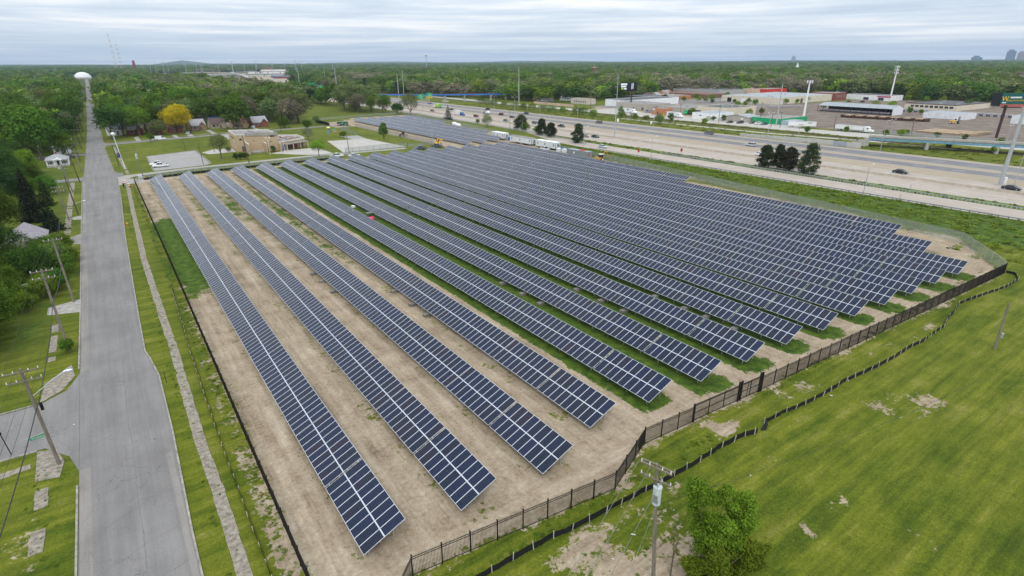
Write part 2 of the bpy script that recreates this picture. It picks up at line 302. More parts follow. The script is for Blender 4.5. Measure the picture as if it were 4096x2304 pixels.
# ------------------------------------------------------------------ roads and pavements
def road_mat(name,c0,c1,crack=.6,tracks=.25,sc=(1,.05,1),seams=None,csc=.35):
    m=bpy.data.materials.new(name); m.use_nodes=True; t=m.node_tree; b=t.nodes['Principled BSDF']; n_=t.nodes.new; k=t.links.new
    b.inputs['Roughness'].default_value=.88; b.inputs['Specular IOR Level'].default_value=.25
    g=n_('ShaderNodeNewGeometry'); P=g.outputs['Position']
    def nz(s,det=4,st=None):
        p=P
        if st: mp=n_('ShaderNodeMapping'); mp.inputs['Scale'].default_value=st; k(P,mp.inputs[0]); p=mp.outputs[0]
        x=n_('ShaderNodeTexNoise'); x.inputs['Scale'].default_value=s; x.inputs['Detail'].default_value=det; x.inputs['Roughness'].default_value=.65; k(p,x.inputs['Vector']); return x
    mm=lambda op,a,c=None,cl=False: M_(op,a,c,tree=t,clamp=cl)
    s=mm('ADD',mm('ADD',mm('MULTIPLY',nz(.9,4,sc).outputs[0],.4),mm('MULTIPLY',nz(.15,5).outputs[0],.35)),mm('MULTIPLY',nz(7,4).outputs[0],.25))
    r=n_('ShaderNodeValToRGB'); k(s,r.inputs[0]); e=r.color_ramp.elements; e[0].position=.38; e[0].color=tuple(c0)+(1,); e[1].position=.62; e[1].color=tuple(c1)+(1,)
    w=nz(.6,3); vm=n_('ShaderNodeVectorMath'); vm.operation='ADD'; k(P,vm.inputs[0]); sc2=n_('ShaderNodeVectorMath'); sc2.operation='SCALE'; sc2.inputs['Scale'].default_value=1.6; k(w.outputs['Color'],sc2.inputs[0]); k(sc2.outputs[0],vm.inputs[1])
    vo=n_('ShaderNodeTexVoronoi'); vo.feature='DISTANCE_TO_EDGE'; vo.inputs['Scale'].default_value=csc; k(vm.outputs[0],vo.inputs['Vector'])
    cr_=mm('MULTIPLY',mm('LESS_THAN',vo.outputs['Distance'],.006),mm('MULTIPLY',mm('SUBTRACT',nz(.12,3).outputs[0],.40),5*crack,cl=True))
    mx=n_('ShaderNodeMix'); mx.data_type='RGBA'; mx.clamp_factor=True; k(cr_,mx.inputs[0]); k(r.outputs[0],mx.inputs[6]); mx.inputs[7].default_value=(c0[0]*.45,c0[1]*.45,c0[2]*.45,1)
    k(mx.outputs[2],b.inputs['Base Color'])
    bu=n_('ShaderNodeBump'); bu.inputs['Strength'].default_value=.3; bu.inputs['Distance'].default_value=.02; k(nz(20,2).outputs[0],bu.inputs['Height']); k(bu.outputs[0],b.inputs['Normal'])
    MATS[name]=m; return m
ST=road_mat('street_asphalt',(.162,.153,.147),(.258,.244,.233)); STR=road_mat('street_edge_concrete',(.195,.178,.163),(.315,.29,.265))
FC=road_mat('freeway_concrete',(.33,.28,.235),(.47,.41,.355),crack=.15,sc=(1,.012,1)); FS=road_mat('shoulder_concrete',(.30,.245,.175),(.40,.335,.25),crack=.1,sc=(1,.02,1))
FA=road_mat('freeway_asphalt',(.15,.145,.148),(.225,.218,.222),crack=.1,sc=(1,.012,1)); LOT=road_mat('lot_asphalt',(.27,.255,.245),(.38,.365,.35),crack=1,sc=(1,1,1),csc=.5)
LOTC=road_mat('lot_concrete',(.36,.335,.30),(.52,.49,.45),crack=1,sc=(1,1,1),csc=.4); SIDE=mat('sidewalk_concrete',(.15,.13,.10),.92,col2=(.36,.32,.26),scale=2.2,bump=.3,lo=.32,hi=.66); PAINT=mat('road_paint',(.78,.77,.72),.7,var=.12,scale=3)
YPAINT=mat('faded_yellow_paint',(.55,.42,.14),.7,var=.2,scale=2)
def sheet(name,pts,z,m,kind='structure',parent=None):
    mb=MB(); mb.prism(pts,z-.03,z); return part(mb,name,m,parent,kind=kind)
def strip(name,x0,x1,y0,y1,z,m,parent=None,kind='structure',div=24):
    mb=MB(); ys=np.linspace(y0,y1,div+1)
    for a,b in zip(ys[:-1],ys[1:]): mb.quad((x0,a,z),(x1,a,z),(x1,b,z),(x0,b,z))
    return part(mb,name,m,parent,kind=kind)
# the straight street on the left, its corner curves at the side streets
mb=MB()
L=[(-9.1,-60),(-9.1,60.5),(-9.9,63.5),(-12,66.3),(-30,67.6),(-30,76.2),(-13,76.6),(-10.6,78.3),(-9.2,82),(-9.0,150),(-9.0,176),(-8.8,236.5),(-9.6,238.5),(-26,239.5),(-26,244.5),(-9.6,244.5),(-8.6,247),(-7.9,305),(-8.6,307),(-22,307.5),(-22,312.5),(-8.4,313),(-7.2,316),(-6.8,420),(-6.2,700),(-4.2,1460),(-6,1900)]
Rr=[(-1.45,-60),(-1.35,45),(-1.0,62),(-1.0,76),(-1.55,82),(-1.9,84.5),(-1.75,100),(-1.0,150),(.3,200),(.8,236),(2.2,240.8),(3,241),(3,247.5),(1.2,248.5),(.4,252),(-.6,330),(.6,338.2),(3,339),(3,346),(.6,347),(-.5,352),(-.5,420),(-.3,600),(1.5,1460),(2,1900)]
def xat(P,y):
    for (a,b),(c,d) in zip(P[:-1],P[1:]):
        if b<=y<=d: return a+(c-a)*(y-b)/max(d-b,1e-6)
    return P[-1][0]
ys=sorted(set([p[1] for p in Rr]+list(np.arange(-60,420,6.))+list(np.arange(440,1900,60.))))
LS=[(-9.1,-60),(-9.1,82),(-9.0,176),(-8.8,236.5),(-8.6,247),(-7.9,305),(-6.8,420),(-6.2,700),(-4.2,1460),(-6,1900)]
for a,b in zip(ys[:-1],ys[1:]): mb.quad((xat(LS,a),a,.02),(xat(Rr,a),a,.02),(xat(Rr,b),b,.02),(xat(LS,b),b,.02))
STREET=part(mb,'street',ST,None,kind='structure')
for nm,P,m in (('side_street',[(-9.12,60),(-9.9,63.2),(-12,66.3),(-40,67.8),(-40,76.0),(-13,76.6),(-10.4,78.6),(-9.12,82.5)],ST),
  ('side_street',[(-8.9,236),(-9.6,238.6),(-30,239.6),(-30,244.3),(-9.6,244.4),(-8.72,247.3)],ST),
  ('side_street',[(-8.2,304.6),(-8.9,307),(-30,307.8),(-30,312.6),(-8.6,313),(-8.0,316.5)],ST),
  ('side_street',[(.2,337),(2.5,339.2),(45,348.5),(84,353.5),(112,357),(128,352),(128,356.5),(112,362),(84,359.8),(45,355.4),(2.5,347.0),(0,349)],ST),
  ('driveway',[(-9.02,150.5),(-12.0,152),(-17,152),(-17,157),(-12,157),(-9.02,160.5)],STR),('driveway',[(-9.02,176),(-11,177),(-11,180),(-9.02,181)],CONCD),
  ('driveway',[(-9.1,106),(-13.4,107.5),(-13.4,111),(-9.06,112.5)],CONCD),
  ('alley_pavement',[(.9,237.6),(3,240.6),(25,244.6),(70,246.6),(100,244.6),(112,243.5),(112,239.5),(98,240.5),(70,242.4),(30,240.8),(6,236.5),(2,230),(.9,229)],CONCD),
  ('lot_entrance',[(.6,221.5),(8,222),(9,229.5),(3.5,233),(.9,229)],CONCD)):
    sheet(nm,P,.035 if nm!='alley_pavement' else .03,m)
sheet('corner_pavement',[(-12.9,77.0),(-10.9,78.8),(-9.6,82.2),(-10.0,86),(-12.6,82)],.06,SIDE)
sheet('corner_pavement',[(-12.6,66.0),(-11.0,65.4),(-10.3,62.6),(-10.6,60),(-12.5,60.5)],.06,SIDE)
# lighter worn edges of the street, a ribbon of sheets just above it
strip('street_edge',-9.02,-8.15,-60,60,.026,STR,STREET,kind=None); strip('street_edge',-8.95,-8.1,83,150,.026,STR,STREET,kind=None); strip('street_edge',-8.85,-8.2,161,236,.026,STR,STREET,kind=None)
strip('street_edge',-1.95,-1.40,-60,58,.026,STR,STREET,kind=None)
sealm=mat('crack_sealant',(.17,.16,.16),.7,var=.2)
def wob(a,b,w,z,seed,n=40,amp=.06):
    mb=MB(); r=random.Random(seed); P=[]; o=0
    for i in range(n+1):
        t=i/n; o=.8*o+r.uniform(-amp,amp); dx,dy=b[0]-a[0],b[1]-a[1]; l=math.hypot(dx,dy); P.append((a[0]+dx*t-dy/l*o,a[1]+dy*t+dx/l*o))
    for p,q in zip(P[:-1],P[1:]):
        dx,dy=q[0]-p[0],q[1]-p[1]; l=math.hypot(dx,dy)+1e-6; ex,ey=-dy/l*w/2,dx/l*w/2
        mb.quad((p[0]-ex,p[1]-ey,z),(p[0]+ex,p[1]+ey,z),(q[0]+ex,q[1]+ey,z),(q[0]-ex,q[1]-ey,z))
    return mb
cm=wob((-4.7,30),(-4.4,140),.055,.030,3,160,.05); 
for s_,(a,b) in enumerate([((-8.6,49),(-1.6,53)),((-8.6,56.5),(-1.5,58.5)),((-8.7,44),(-1.6,47)),((-8.6,64),(-1.2,66.5)),((-12,70),(-1.3,72)),((-8.4,78),(-1.7,79)),((-8.3,86),(-2,88)),((-8.2,98),(-2,97)),((-3,60),(-3.2,95)),((-8.6,40),(-1.7,42)),((-10,68),(-4,62))]):
    w=wob(a,b,.03,.029,s_+9,30,.10); cm.add(w.v,w.f)
part(cm,'crack',sealm,STREET,kind='stuff')
# kerbs
def kerb(P,side,name='kerb',w=.16,h=.12,z=0):
    mb=MB()
    for (a,b),(c,d) in zip(P[:-1],P[1:]):
        l=math.hypot(c-a,d-b); nx_,ny_=-(d-b)/l*side,(c-a)/l*side
        n=max(1,int(l/3)); 
        for i in range(n):
            t0,t1=i/n,(i+1)/n-.02/l; p=(a+(c-a)*t0,b+(d-b)*t0); q=(a+(c-a)*t1,b+(d-b)*t1)
            mb.prism([p,q,(q[0]+nx_*w,q[1]+ny_*w),(p[0]+nx_*w,p[1]+ny_*w)] if side<0 else [q,p,(p[0]+nx_*w,p[1]+ny_*w),(q[0]+nx_*w,q[1]+ny_*w)],z-.05,z+h)
    return part(mb,name,mat('kerb_concrete',(.22,.20,.17),.9,col2=(.40,.37,.32),scale=1.3),None,kind='structure')
kerb([(-1.45,-60),(-1.35,45),(-1.0,62),(-1.0,76),(-1.55,82),(-1.9,84.5),(-1.75,100),(-1.0,150),(.3,200),(.8,229)],-1)
kerb([(-9.15,-60),(-9.15,57.5)],1); kerb([(-9.15,84),(-9.05,106)],1); kerb([(-9.05,112.5),(-9.05,150)],1); kerb([(-9.05,160.5),(-9.05,176)],1); kerb([(-9.05,181),(-8.85,236)],1)
kerb([(-13.2,76.75),(-40,76.2)],-1); kerb([(-12.6,66.2),(-40,67.6)],1); kerb([(1.25,249),(.45,252.5),(-.55,330),(.5,337.6),(2.6,338.9)],-1); kerb([(.1,349.5),(-.45,352),(-.45,600)],-1)
# sidewalk slabs, each a slab of its own, lifted and cracked
def walk(name,pts,w,n_skip,label,zz=.045,gap=.02,L0=1.5,rs=1):
    root=ob(name,None,kind='structure'); root['label']=label; r=random.Random(rs); i=0
    mbx=MB(); mbx.box(-.5,.5,-.5,.5,-.10,0); base=mbx.mesh('slab',SIDE)
    for (a,b),(c,d) in zip(pts[:-1],pts[1:]):
        l=math.hypot(c-a,d-b); n=max(1,round(l/L0))
        for k in range(n):
            i+=1
            if r.random()<n_skip: continue
            t=(k+.5)/n; o=ob('slab',base,root,(a+(c-a)*t+r.uniform(-.04,.04),b+(d-b)*t,zz+r.uniform(-.012,.012)),-math.atan2(c-a,d-b)+r.uniform(-.015,.015))
            o.scale=(w*(r.uniform(.8,1) if r.random()<.25 else 1),l/n-gap,1); o.rotation_euler.x=r.uniform(-.006,.006)
    return root
walk('sidewalk',[(1.35,20),(1.4,50),(1.2,60),(1.45,84),(1.35,100),(1.25,130),(1.65,150),(2.2,180),(2.8,205),(3.0,220)],1.05,.0,'pale broken concrete sidewalk between the kerb and the black fence')
walk('sidewalk',[(-11.9,30),(-11.9,62)],1.0,.42,'broken overgrown sidewalk left of the street near the corner',rs=2)
walk('sidewalk',[(-12.2,84),(-12.2,104)],.8,.6,'almost overgrown sidewalk slabs beside the bush and pole',rs=3)
walk('sidewalk',[(-30,62.4),(-13,63.6)],1.0,.2,'overgrown sidewalk along the side street',rs=4)
walk('sidewalk',[(-11.7,161),(-11.8,176),(-11.8,180)],1.3,.05,'sidewalk with gappy slabs by the lamp post',rs=5,L0=.9,gap=.2)
walk('sidewalk',[(-11.8,181),(-11.6,236)],1.3,.15,'worn sidewalk past the mown lawn',rs=6)
walk('sidewalk',[(4.4,243),(3.6,300),(3,330)],1.1,.12,'pale sidewalk by the leaning siren post lawn',rs=7)
walk('sidewalk',[(5,352),(45,360.5),(84,365.5)],1.1,.05,'sidewalk in front of the far houses',rs=8)
# lots
sheet('parking_lot',[(12.6,244.6),(13.4,286),(32.4,293),(32.2,250.5),(30,247)],.045,LOT); 
kerb([(13.3,286.3),(32.5,293.3)],1,'lot_kerb',.35,.14); kerb([(32.6,293),(32.4,251)],1,'lot_kerb',.35,.14); kerb([(12.4,246),(13.2,286)],1,'lot_kerb',.2,.14)
sheet('concrete_lot',[(84.5,246.5),(91.5,288.5),(110.7,286),(114.5,246.4)],.045,LOTC); sheet('asphalt_patch',[(104,286.6),(103,303),(112.5,302),(111,286)],.04,LOT)
sheet('forecourt',[(58,262.5),(68,250.5),(74,246),(80,246.6),(80,268),(66,268.5)],.04,LOTC); sheet('entrance_pavement',[(36,277),(47,277.3),(47.6,290),(40,292),(34,284)],.04,LOTC)
for a,b,c,d in ((53,300,57,352),(20,350,23,372),(13.5,349,15.5,370),(31,352,33,366),(74.5,358,77,380),(50,358,52.5,382),(66.5,362,68.5,378),(38,355,40.5,372)): sheet('driveway',[(a,b),(c,b),(c,d),(a,d)],.045,CONCD)
# ------------------------------------------------------------------ the freeway: concrete near side, asphalt far side
FW0,FW1=-160,1300
FR=strip('freeway',197,271,FW0,FW1,.03,FC,div=80)
strip('freeway_shoulder',225.5,239,FW0,FW1,.045,FS,FR,kind=None,div=60); strip('freeway_asphalt_lanes',239,249,FW0,FW1,.045,FA,FR,kind=None,div=60)
strip('freeway_shoulder',249,254.2,FW0,FW1,.048,FS,FR,kind=None,div=60); strip('freeway_asphalt_lanes',254.2,266.8,FW0,FW1,.045,FA,FR,kind=None,div=60)
strip('freeway_shoulder',268.6,271,FW0,FW1,.049,FS,FR,kind=None)
RAMP=sheet('ramp',[(177.6,-160),(191,-160),(190.6,200),(192.6,240),(197.2,262),(197.2,300),(194.5,262),(186,236),(179.5,214),(178,190)],.035,FC)
MED=mat('median_concrete',(.45,.39,.31),.9,var=.15,scale=.7,bump=.2)
mb=MB(); prof=[(-.42,0),(-.22,.3),(-.12,.95),(.12,.95),(.22,.3),(.42,0)]
for s in range(int((FW1-FW0)/6)):
    a=FW0+s*6+.02; b=a+5.96; n=len(prof)
    mb.add([(212.4+p,a,q) for p,q in prof]+[(212.4+p,b,q) for p,q in prof],[tuple(range(n))[::-1],tuple(range(n,2*n))]+[(i,i+1,n+i+1,n+i)[::-1] for i in range(n-1)])
o=part(mb,'median_barrier',MED,None); tag(o,'tan concrete barrier between the freeway carriageways','barrier')
lm=MB()
for xx,z_ in ((202,.052),(205.6,.052),(209.2,.052),(217,.052),(220.4,.052),(223,.052),(244,.062),(258.3,.062),(262.4,.062),(184.3,.055)):
    y_=FW0
    while y_<(700 if xx>190 else 190): lm.quad((xx-.09,y_,z_),(xx+.09,y_,z_),(xx+.09,y_+3.6,z_),(xx-.09,y_+3.6,z_)); y_+=12
for xx,z_,e in ((198.6,.052,700),(226,.054,700),(239.3,.062,700),(248.7,.062,700),(254.6,.062,700),(266.4,.062,700),(179.2,.055,190),(189.6,.055,190),(211.2,.053,700),(213.7,.053,700)):
    for y_ in np.arange(FW0,e,20.): lm.quad((xx-.09,y_,z_),(xx+.09,y_,z_),(xx+.09,y_+20,z_),(xx-.09,y_+20,z_))
part(lm,'lane_marking',PAINT,FR,kind='stuff')
strip('verge',191.2,196.6,-160,214,.06,mat('verge_grass',(.085,.15,.015),.95,col2=(.15,.21,.03),scale=1.2,bump=.6),div=60)
# far side: rail bed, frontage street, yard edge
sheet('rail_bed',[(303,-160),(306.5,-160),(306.5,1200),(303,1200)],.05,mat('ballast',(.20,.17,.15),.95,var=.3,scale=2))
mb=MB(); 
for xx in (304.1,305.4): mb.box(xx-.05,xx+.05,-150,900,.05,.22)
part(mb,'rail',RUST,None,kind='structure')
sheet('frontage_street',[(313,140),(313.5,236),(312,300),(309,420),(313,640),(322,640),(322.5,420),(325,340),(325,236),(327.5,178),(334,136),(336,60),(322,60),(318,110)],.04,LOTC)
sheet('frontage_street',[(300,120),(290.5,176),(290.5,280),(294,280),(294.2,176),(306,112)],.045,LOTC)
sheet('yard_ground',[(337.6,-60),(337.6,178),(352,184),(352,228),(385,238),(386,262),(410,268),(490,284),(640,268),(640,-60)],.03,mat('yard_earth',(.13,.098,.075),.95,col2=(.235,.185,.148),scale=.12,bump=.3,bscale=3)); sheet('yard_ground',[(350,262),(352,376),(445,384),(560,384),(600,380),(610,284),(490,284.2),(410,268.2)],.025,mat('grey_yard_gravel',(.15,.135,.118),.95,col2=(.27,.25,.225),scale=.15,bump=.3,bscale=3))
sheet('yard_apron',[(325.2,176),(325.2,345),(352,348),(352,330),(338,300),(338,178)],.05,LOTC)
# ------------------------------------------------------------------ solar rows
TILT=R(23.52); CT,STT=math.cos(TILT),math.sin(TILT); ZLO=.9
def panel_material():
    m=bpy.data.materials.new('solar_cells'); m.use_nodes=True; t=m.node_tree; b=t.nodes['Principled BSDF']; n_=t.nodes.new; k=t.links.new
    uv=n_('ShaderNodeUVMap'); uv.uv_map='uv'; sp=n_('ShaderNodeSeparateXYZ'); k(uv.outputs[0],sp.inputs[0])
    mm=lambda op,a,c=None,cl=False: M_(op,a,c,tree=t,clamp=cl)
    fx=mm('FRACT',sp.outputs[0]); fy=mm('FRACT',sp.outputs[1])
    # 6 x 12 pseudo-square cells
    cx=mm('ABSOLUTE',mm('SUBTRACT',mm('FRACT',mm('MULTIPLY',fx,6)),.5)); cy=mm('ABSOLUTE',mm('SUBTRACT',mm('FRACT',mm('MULTIPLY',fy,12)),.5))
    line=mm('MAXIMUM',mm('GREATER_THAN',cx,.472),mm('GREATER_THAN',cy,.472)); corner=mm('GREATER_THAN',mm('ADD',cx,cy),.90)
    ln=mm('MAXIMUM',line,corner)
    oi=n_('ShaderNodeObjectInfo'); wn=n_('ShaderNodeTexWhiteNoise'); wn.noise_dimensions='3D'
    cb=n_('ShaderNodeCombineXYZ'); k(mm('FLOOR',sp.outputs[0]),cb.inputs[0]); k(mm('FLOOR',sp.outputs[1]),cb.inputs[1]); k(oi.outputs['Random'],cb.inputs[2]); k(cb.outputs[0],wn.inputs['Vector'])
    r=n_('ShaderNodeValToRGB'); k(wn.outputs[0],r.inputs[0]); e=r.color_ramp.elements; e[0].color=(.005,.009,.025,1); e[1].color=(.013,.009,.022,1); q=e.new(.5); q.color=(.005,.010,.036,1); q=e.new(.75); q.color=(.005,.009,.022,1)
    mx=n_('ShaderNodeMix'); mx.data_type='RGBA'; k(mm('MULTIPLY',ln,.55),mx.inputs[0]); k(r.outputs[0],mx.inputs[6]); mx.inputs[7].default_value=(.13,.18,.26,1)
    k(mx.outputs[2],b.inputs['Base Color']); b.inputs['Roughness'].default_value=.14; b.inputs['Specular IOR Level'].default_value=.20
    return m
PM=panel_material(); ALU=mat('anodised_frame',(.66,.69,.74),.42,.25,var=.05); BACKS=mat('darkened_underside',(.10,.10,.11),.7,var=.05)  # underside coloured dark to put deeper shade below the rows
def panel_geo(mb_v,mb_f,mb_m,uvs,ox,oy,oz,du,key):
    # local axes: x across (towards the high edge), y along the row
    L_,Wd,fr,th=1.985,.995,.030,.035; b=len(mb_v)
    def P(s,w,h): return (ox+s*CT-h*STT, oy+w, oz+s*STT+h*CT)
    vs=[P(s,w,h) for (s,w,h) in ((0,0,th),(L_,0,th),(L_,Wd,th),(0,Wd,th),(fr,fr,th),(L_-fr,fr,th),(L_-fr,Wd-fr,th),(fr,Wd-fr,th),(fr,fr,th-.006),(L_-fr,fr,th-.006),(L_-fr,Wd-fr,th-.006),(fr,Wd-fr,th-.006),(0,0,0),(L_,0,0),(L_,Wd,0),(0,Wd,0))]
    mb_v+=vs
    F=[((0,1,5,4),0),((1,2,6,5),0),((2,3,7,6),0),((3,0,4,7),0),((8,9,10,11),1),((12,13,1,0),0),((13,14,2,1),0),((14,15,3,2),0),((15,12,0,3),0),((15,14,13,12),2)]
    for f,mi in F:
        mb_f.append(tuple(b+i for i in f)); mb_m.append(mi)
        uvs+=([(key,0),(key,.99999),(key+.99999,.99999),(key+.99999,0)] if mi==1 else [(0,0)]*4)
def panel_mesh(name,lst):
    v,f,m,uv=[],[],[],[]
    for i,(ox,oy,oz) in enumerate(lst): panel_geo(v,f,m,uv,ox,oy,oz,0,i*3+1)
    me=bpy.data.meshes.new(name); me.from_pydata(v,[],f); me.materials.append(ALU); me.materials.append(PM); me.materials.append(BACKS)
    me.polygons.foreach_set('material_index',m); u=me.uv_layers.new(name='uv'); u.data.foreach_set('uv',np.array(uv,np.float32).ravel()); me.update(); return me
PAN=panel_mesh('solar_panel',[(0,0,0)])
def post_mesh():
    mb=MB(); mb.box(-.05,.05,-.04,.04,0,.62); return mb
SL2=2.035 # start of the upper panel along the slope
pm=MB(); pm.box(.62,.72,-.05,.05,0,ZLO+.65*STT/CT*1.0-.02); LOWPOST=pm.mesh('post',STEEL)
pm=MB(); pm.box(2.85,2.95,-.05,.05,0,ZLO+2.85*STT/CT-.03); HIGHPOST=pm.mesh('post',STEEL)
pm=MB(); 
pm.tube([(.3,0,ZLO+.3*STT/CT-.10),(3.5,0,ZLO+3.5*STT/CT-.10)],.045,4); pm.tube([(.68,0,.25),(2.9,0,ZLO+2.7*STT/CT-.12)],.03,4); BEAM=pm.mesh('cross_beam',STEEL)
pm=MB(); pm.box(.15,1.35,-.4,.4,0,.42); BLOCK=pm.mesh('ballast_block',mat('dark_block',(.20,.19,.17),.9,var=.2))
def solar_row(i,v,a,b,label,first=False,gapcols=97):
    root=thing('solar_panel_row',label,'solar panels',v,a,0,0,'rows of solar panels')
    cols=[]; y=0; n=0; L_=b-a
    while y+1.0<=L_:
        cols.append(y); n+=1; y+=1.012
        if n%9==0: y+=(.22 if n==9 else .11)
        if n==gapcols: y+=.42
    lst=[]
    for c,y in enumerate(cols):
        lst+=[(0,y,ZLO),(SL2*CT,y,ZLO+SL2*STT)]
    near,rest=lst[:300],lst[300:]
    for p in near: 
        o=ob('solar_panel',PAN,root,p)
    if rest:
        o=ob('far_solar_panels',panel_mesh('far_solar_panels',rest),root,kind='stuff')
    # rails along the row, bright between the two lines of panels
    mb=MB()
    for s in (.45,1.55,2.45,3.6): 
        x_,z_=s*CT,ZLO+s*STT-.06; mb.box(x_-.03,x_+.03,0,cols[-1]+1,z_-.05,z_)
    x_,z_=2.01*CT,ZLO+2.01*STT; mb.box(x_-.022,x_+.026,0,cols[-1]+1,z_-.03,z_+.012)
    part(mb,'rail',ALU,root)
    k=0; st=MB()
    for y in np.arange(.9,cols[-1]+.5,3.1):
        if k<4:
            ob('post',LOWPOST,root,(0,y,0)); ob('post',HIGHPOST,root,(0,y,0)); ob('cross_beam',BEAM,root,(0,y,0))
        else:
            st.box(.62,.72,y-.05,y+.05,0,ZLO+.26); st.box(2.85,2.95,y-.05,y+.05,0,ZLO+1.2); st.tube([(.3,y,ZLO+.03),(3.5,y,ZLO+3.5*STT/CT-.10)],.045,4)
        k+=1
    part(st,'far_supports',STEEL,root,kind='stuff')
    return root
ORD=['first','second','third','fourth','fifth','sixth','seventh','eighth','ninth','tenth','eleventh','twelfth','thirteenth','fourteenth','fifteenth','sixteenth','seventeenth']
for i,(v,a,b) in enumerate(zip(ROWV,ROWA,ROWB)):
    lb='%s long row of solar panels counted from the street'%ORD[i]
    if i==0: lb='long row of solar panels nearest the street and black fence'
    if i==16: lb='shorter last row of solar panels beside the freeway chain-link fence'
    if i==15: lb='second to last row of solar panels before the freeway fence'
    rt_=solar_row(i,v,a,b,lb)
    # concrete ballast blocks that show under the low edge
    for y in {2:(101,96,90),3:(84,77,72),5:(76,70,65),6:(66,60,55),7:(56,50,46,41),9:(40,36)}.get(i,()): ob('ballast_block',BLOCK,rt_,(-.75,y-a+20 if 0 else y-a,0))
BL=['nearest row of the small far solar field, by its brown fence','second row of the small far solar field','third row of the small far solar field','fourth row of the small far solar field','short last row of the small far solar field, beside the big tree']
for i,(v,a,b) in enumerate(RGB_): solar_row(20+i,v,a,b,BL[i],gapcols=65)
# ------------------------------------------------------------------ fences
def picket_fence(name,pts,label,near_n,post_sp=2.42,h=2.05,pick=.115,allsingle=False):
    root=ob(name,None); tag(root,label,'fence')
    pb=MB(); pb.box(-.045,.045,-.045,.045,0,h+.12); pb.box(-.06,.06,-.06,.06,h+.12,h+.17); PB=pb.mesh('post',BLACKM)
    kb=MB(); kb.box(-.011,.011,-.011,.011,.08,h+.02); kb.add([(-.011,-.011,h+.02),(.011,-.011,h+.02),(.011,.011,h+.02),(-.011,.011,h+.02),(0,0,h+.10)],[(0,1,4),(1,2,4),(2,3,4),(3,0,4)]); KB=kb.mesh('picket',BLACKM)
    cnt=0; far=MB(); railm=MB(); allp=[]
    for (a,b),(c,d) in zip(pts[:-1],pts[1:]):
        l=math.hypot(c-a,d-b); n=max(1,round(l/post_sp)); ang=math.atan2(d-b,c-a)
        for k in range(n+1):
            x_,y_=a+(c-a)*k/n,b+(d-b)*k/n
            if k<n or (c,d)==pts[-1]: ob('post',PB,root,(x_,y_,0),ang)
        for zz in (.16,h-.32,h-.12):
            ex,ey=-(d-b)/l*.02,(c-a)/l*.02
            railm.prism([(a-ex,b-ey),(c-ex,d-ey),(c+ex,d+ey),(a+ex,b+ey)],zz,zz+.04)
        for y_ in np.arange(pick,l,pick): allp.append((a+(c-a)*y_/l,b+(d-b)*y_/l,ang))
    allp.sort(key=lambda p:p[0]**2+p[1]**2)
    for p in allp[:near_n]: ob('picket',KB,root,(p[0],p[1],0),p[2])
    for p in allp[near_n:]:
        x_,y_,_=p; far.add([(x_-.012,y_-.012,.08),(x_+.012,y_-.012,.08),(x_+.012,y_+.012,.08),(x_-.012,y_+.012,.08),(x_,y_,h+.10)],[(0,1,4),(1,2,4),(2,3,4),(3,0,4)]) if 0 else far.add([(x_+q*.012,y_+w*.012,z_) for z_ in (.08,h+.08) for q,w in ((-1,-1),(1,-1),(1,1),(-1,1))],[(0,1,5,4),(1,2,6,5),(2,3,7,6),(3,0,4,7)])
    part(railm,'rail',BLACKM,root)
    if far.v: part(far,'far_pickets',BLACKM,root,kind='stuff')
    return root
picket_fence('steel_fence',[(5.0,24),(11.9,30.1),(31.2,27.7),(38.3,30.6),(45.6,30.1)],'black steel picket fence from the bottom corner to the sliding gate',300)
picket_fence('steel_fence',[(57.4,29.4),(129.2,25.7)],'black steel picket fence right of the gate along the mown field',150)
picket_fence('steel_fence',[(5.15,24),(5.3,114),(5.25,222.5)],'long black steel fence between the broken sidewalk and the first solar row',300,h=1.95,pick=.11)
# sliding gate
g=thing('sliding_gate','black steel sliding gate between the two picket fences','gate',45.65,30.2,0,-.07)
for x_ in (0,7.4,7.8,11.2,11.55):
    mb=MB(); mb.box(x_-.09,x_+.09,-.09,.09,0,2.65 if x_>7 else 2.3); part(mb,'gate_post',BLACKM,g)
mb=MB()
for zz in (.15,1.1,2.0,2.15): mb.box(.1,7.3,-.03,.03,zz,zz+.06); mb.box(7.9,11.1,-.03,.03,zz,zz+.06)
for x_ in (2.4,4.9,9.0,9.5): mb.box(x_-.03,x_+.03,-.03,.03,.1,2.2)
part(mb,'gate_frame',BLACKM,g)
kb=MB(); kb.box(-.011,.011,-.011,.011,.1,2.25); KB2=kb.mesh('picket',BLACKM)
for x_ in np.arange(.2,11.1,.115): ob('picket',KB2,g,(x_,0,0))
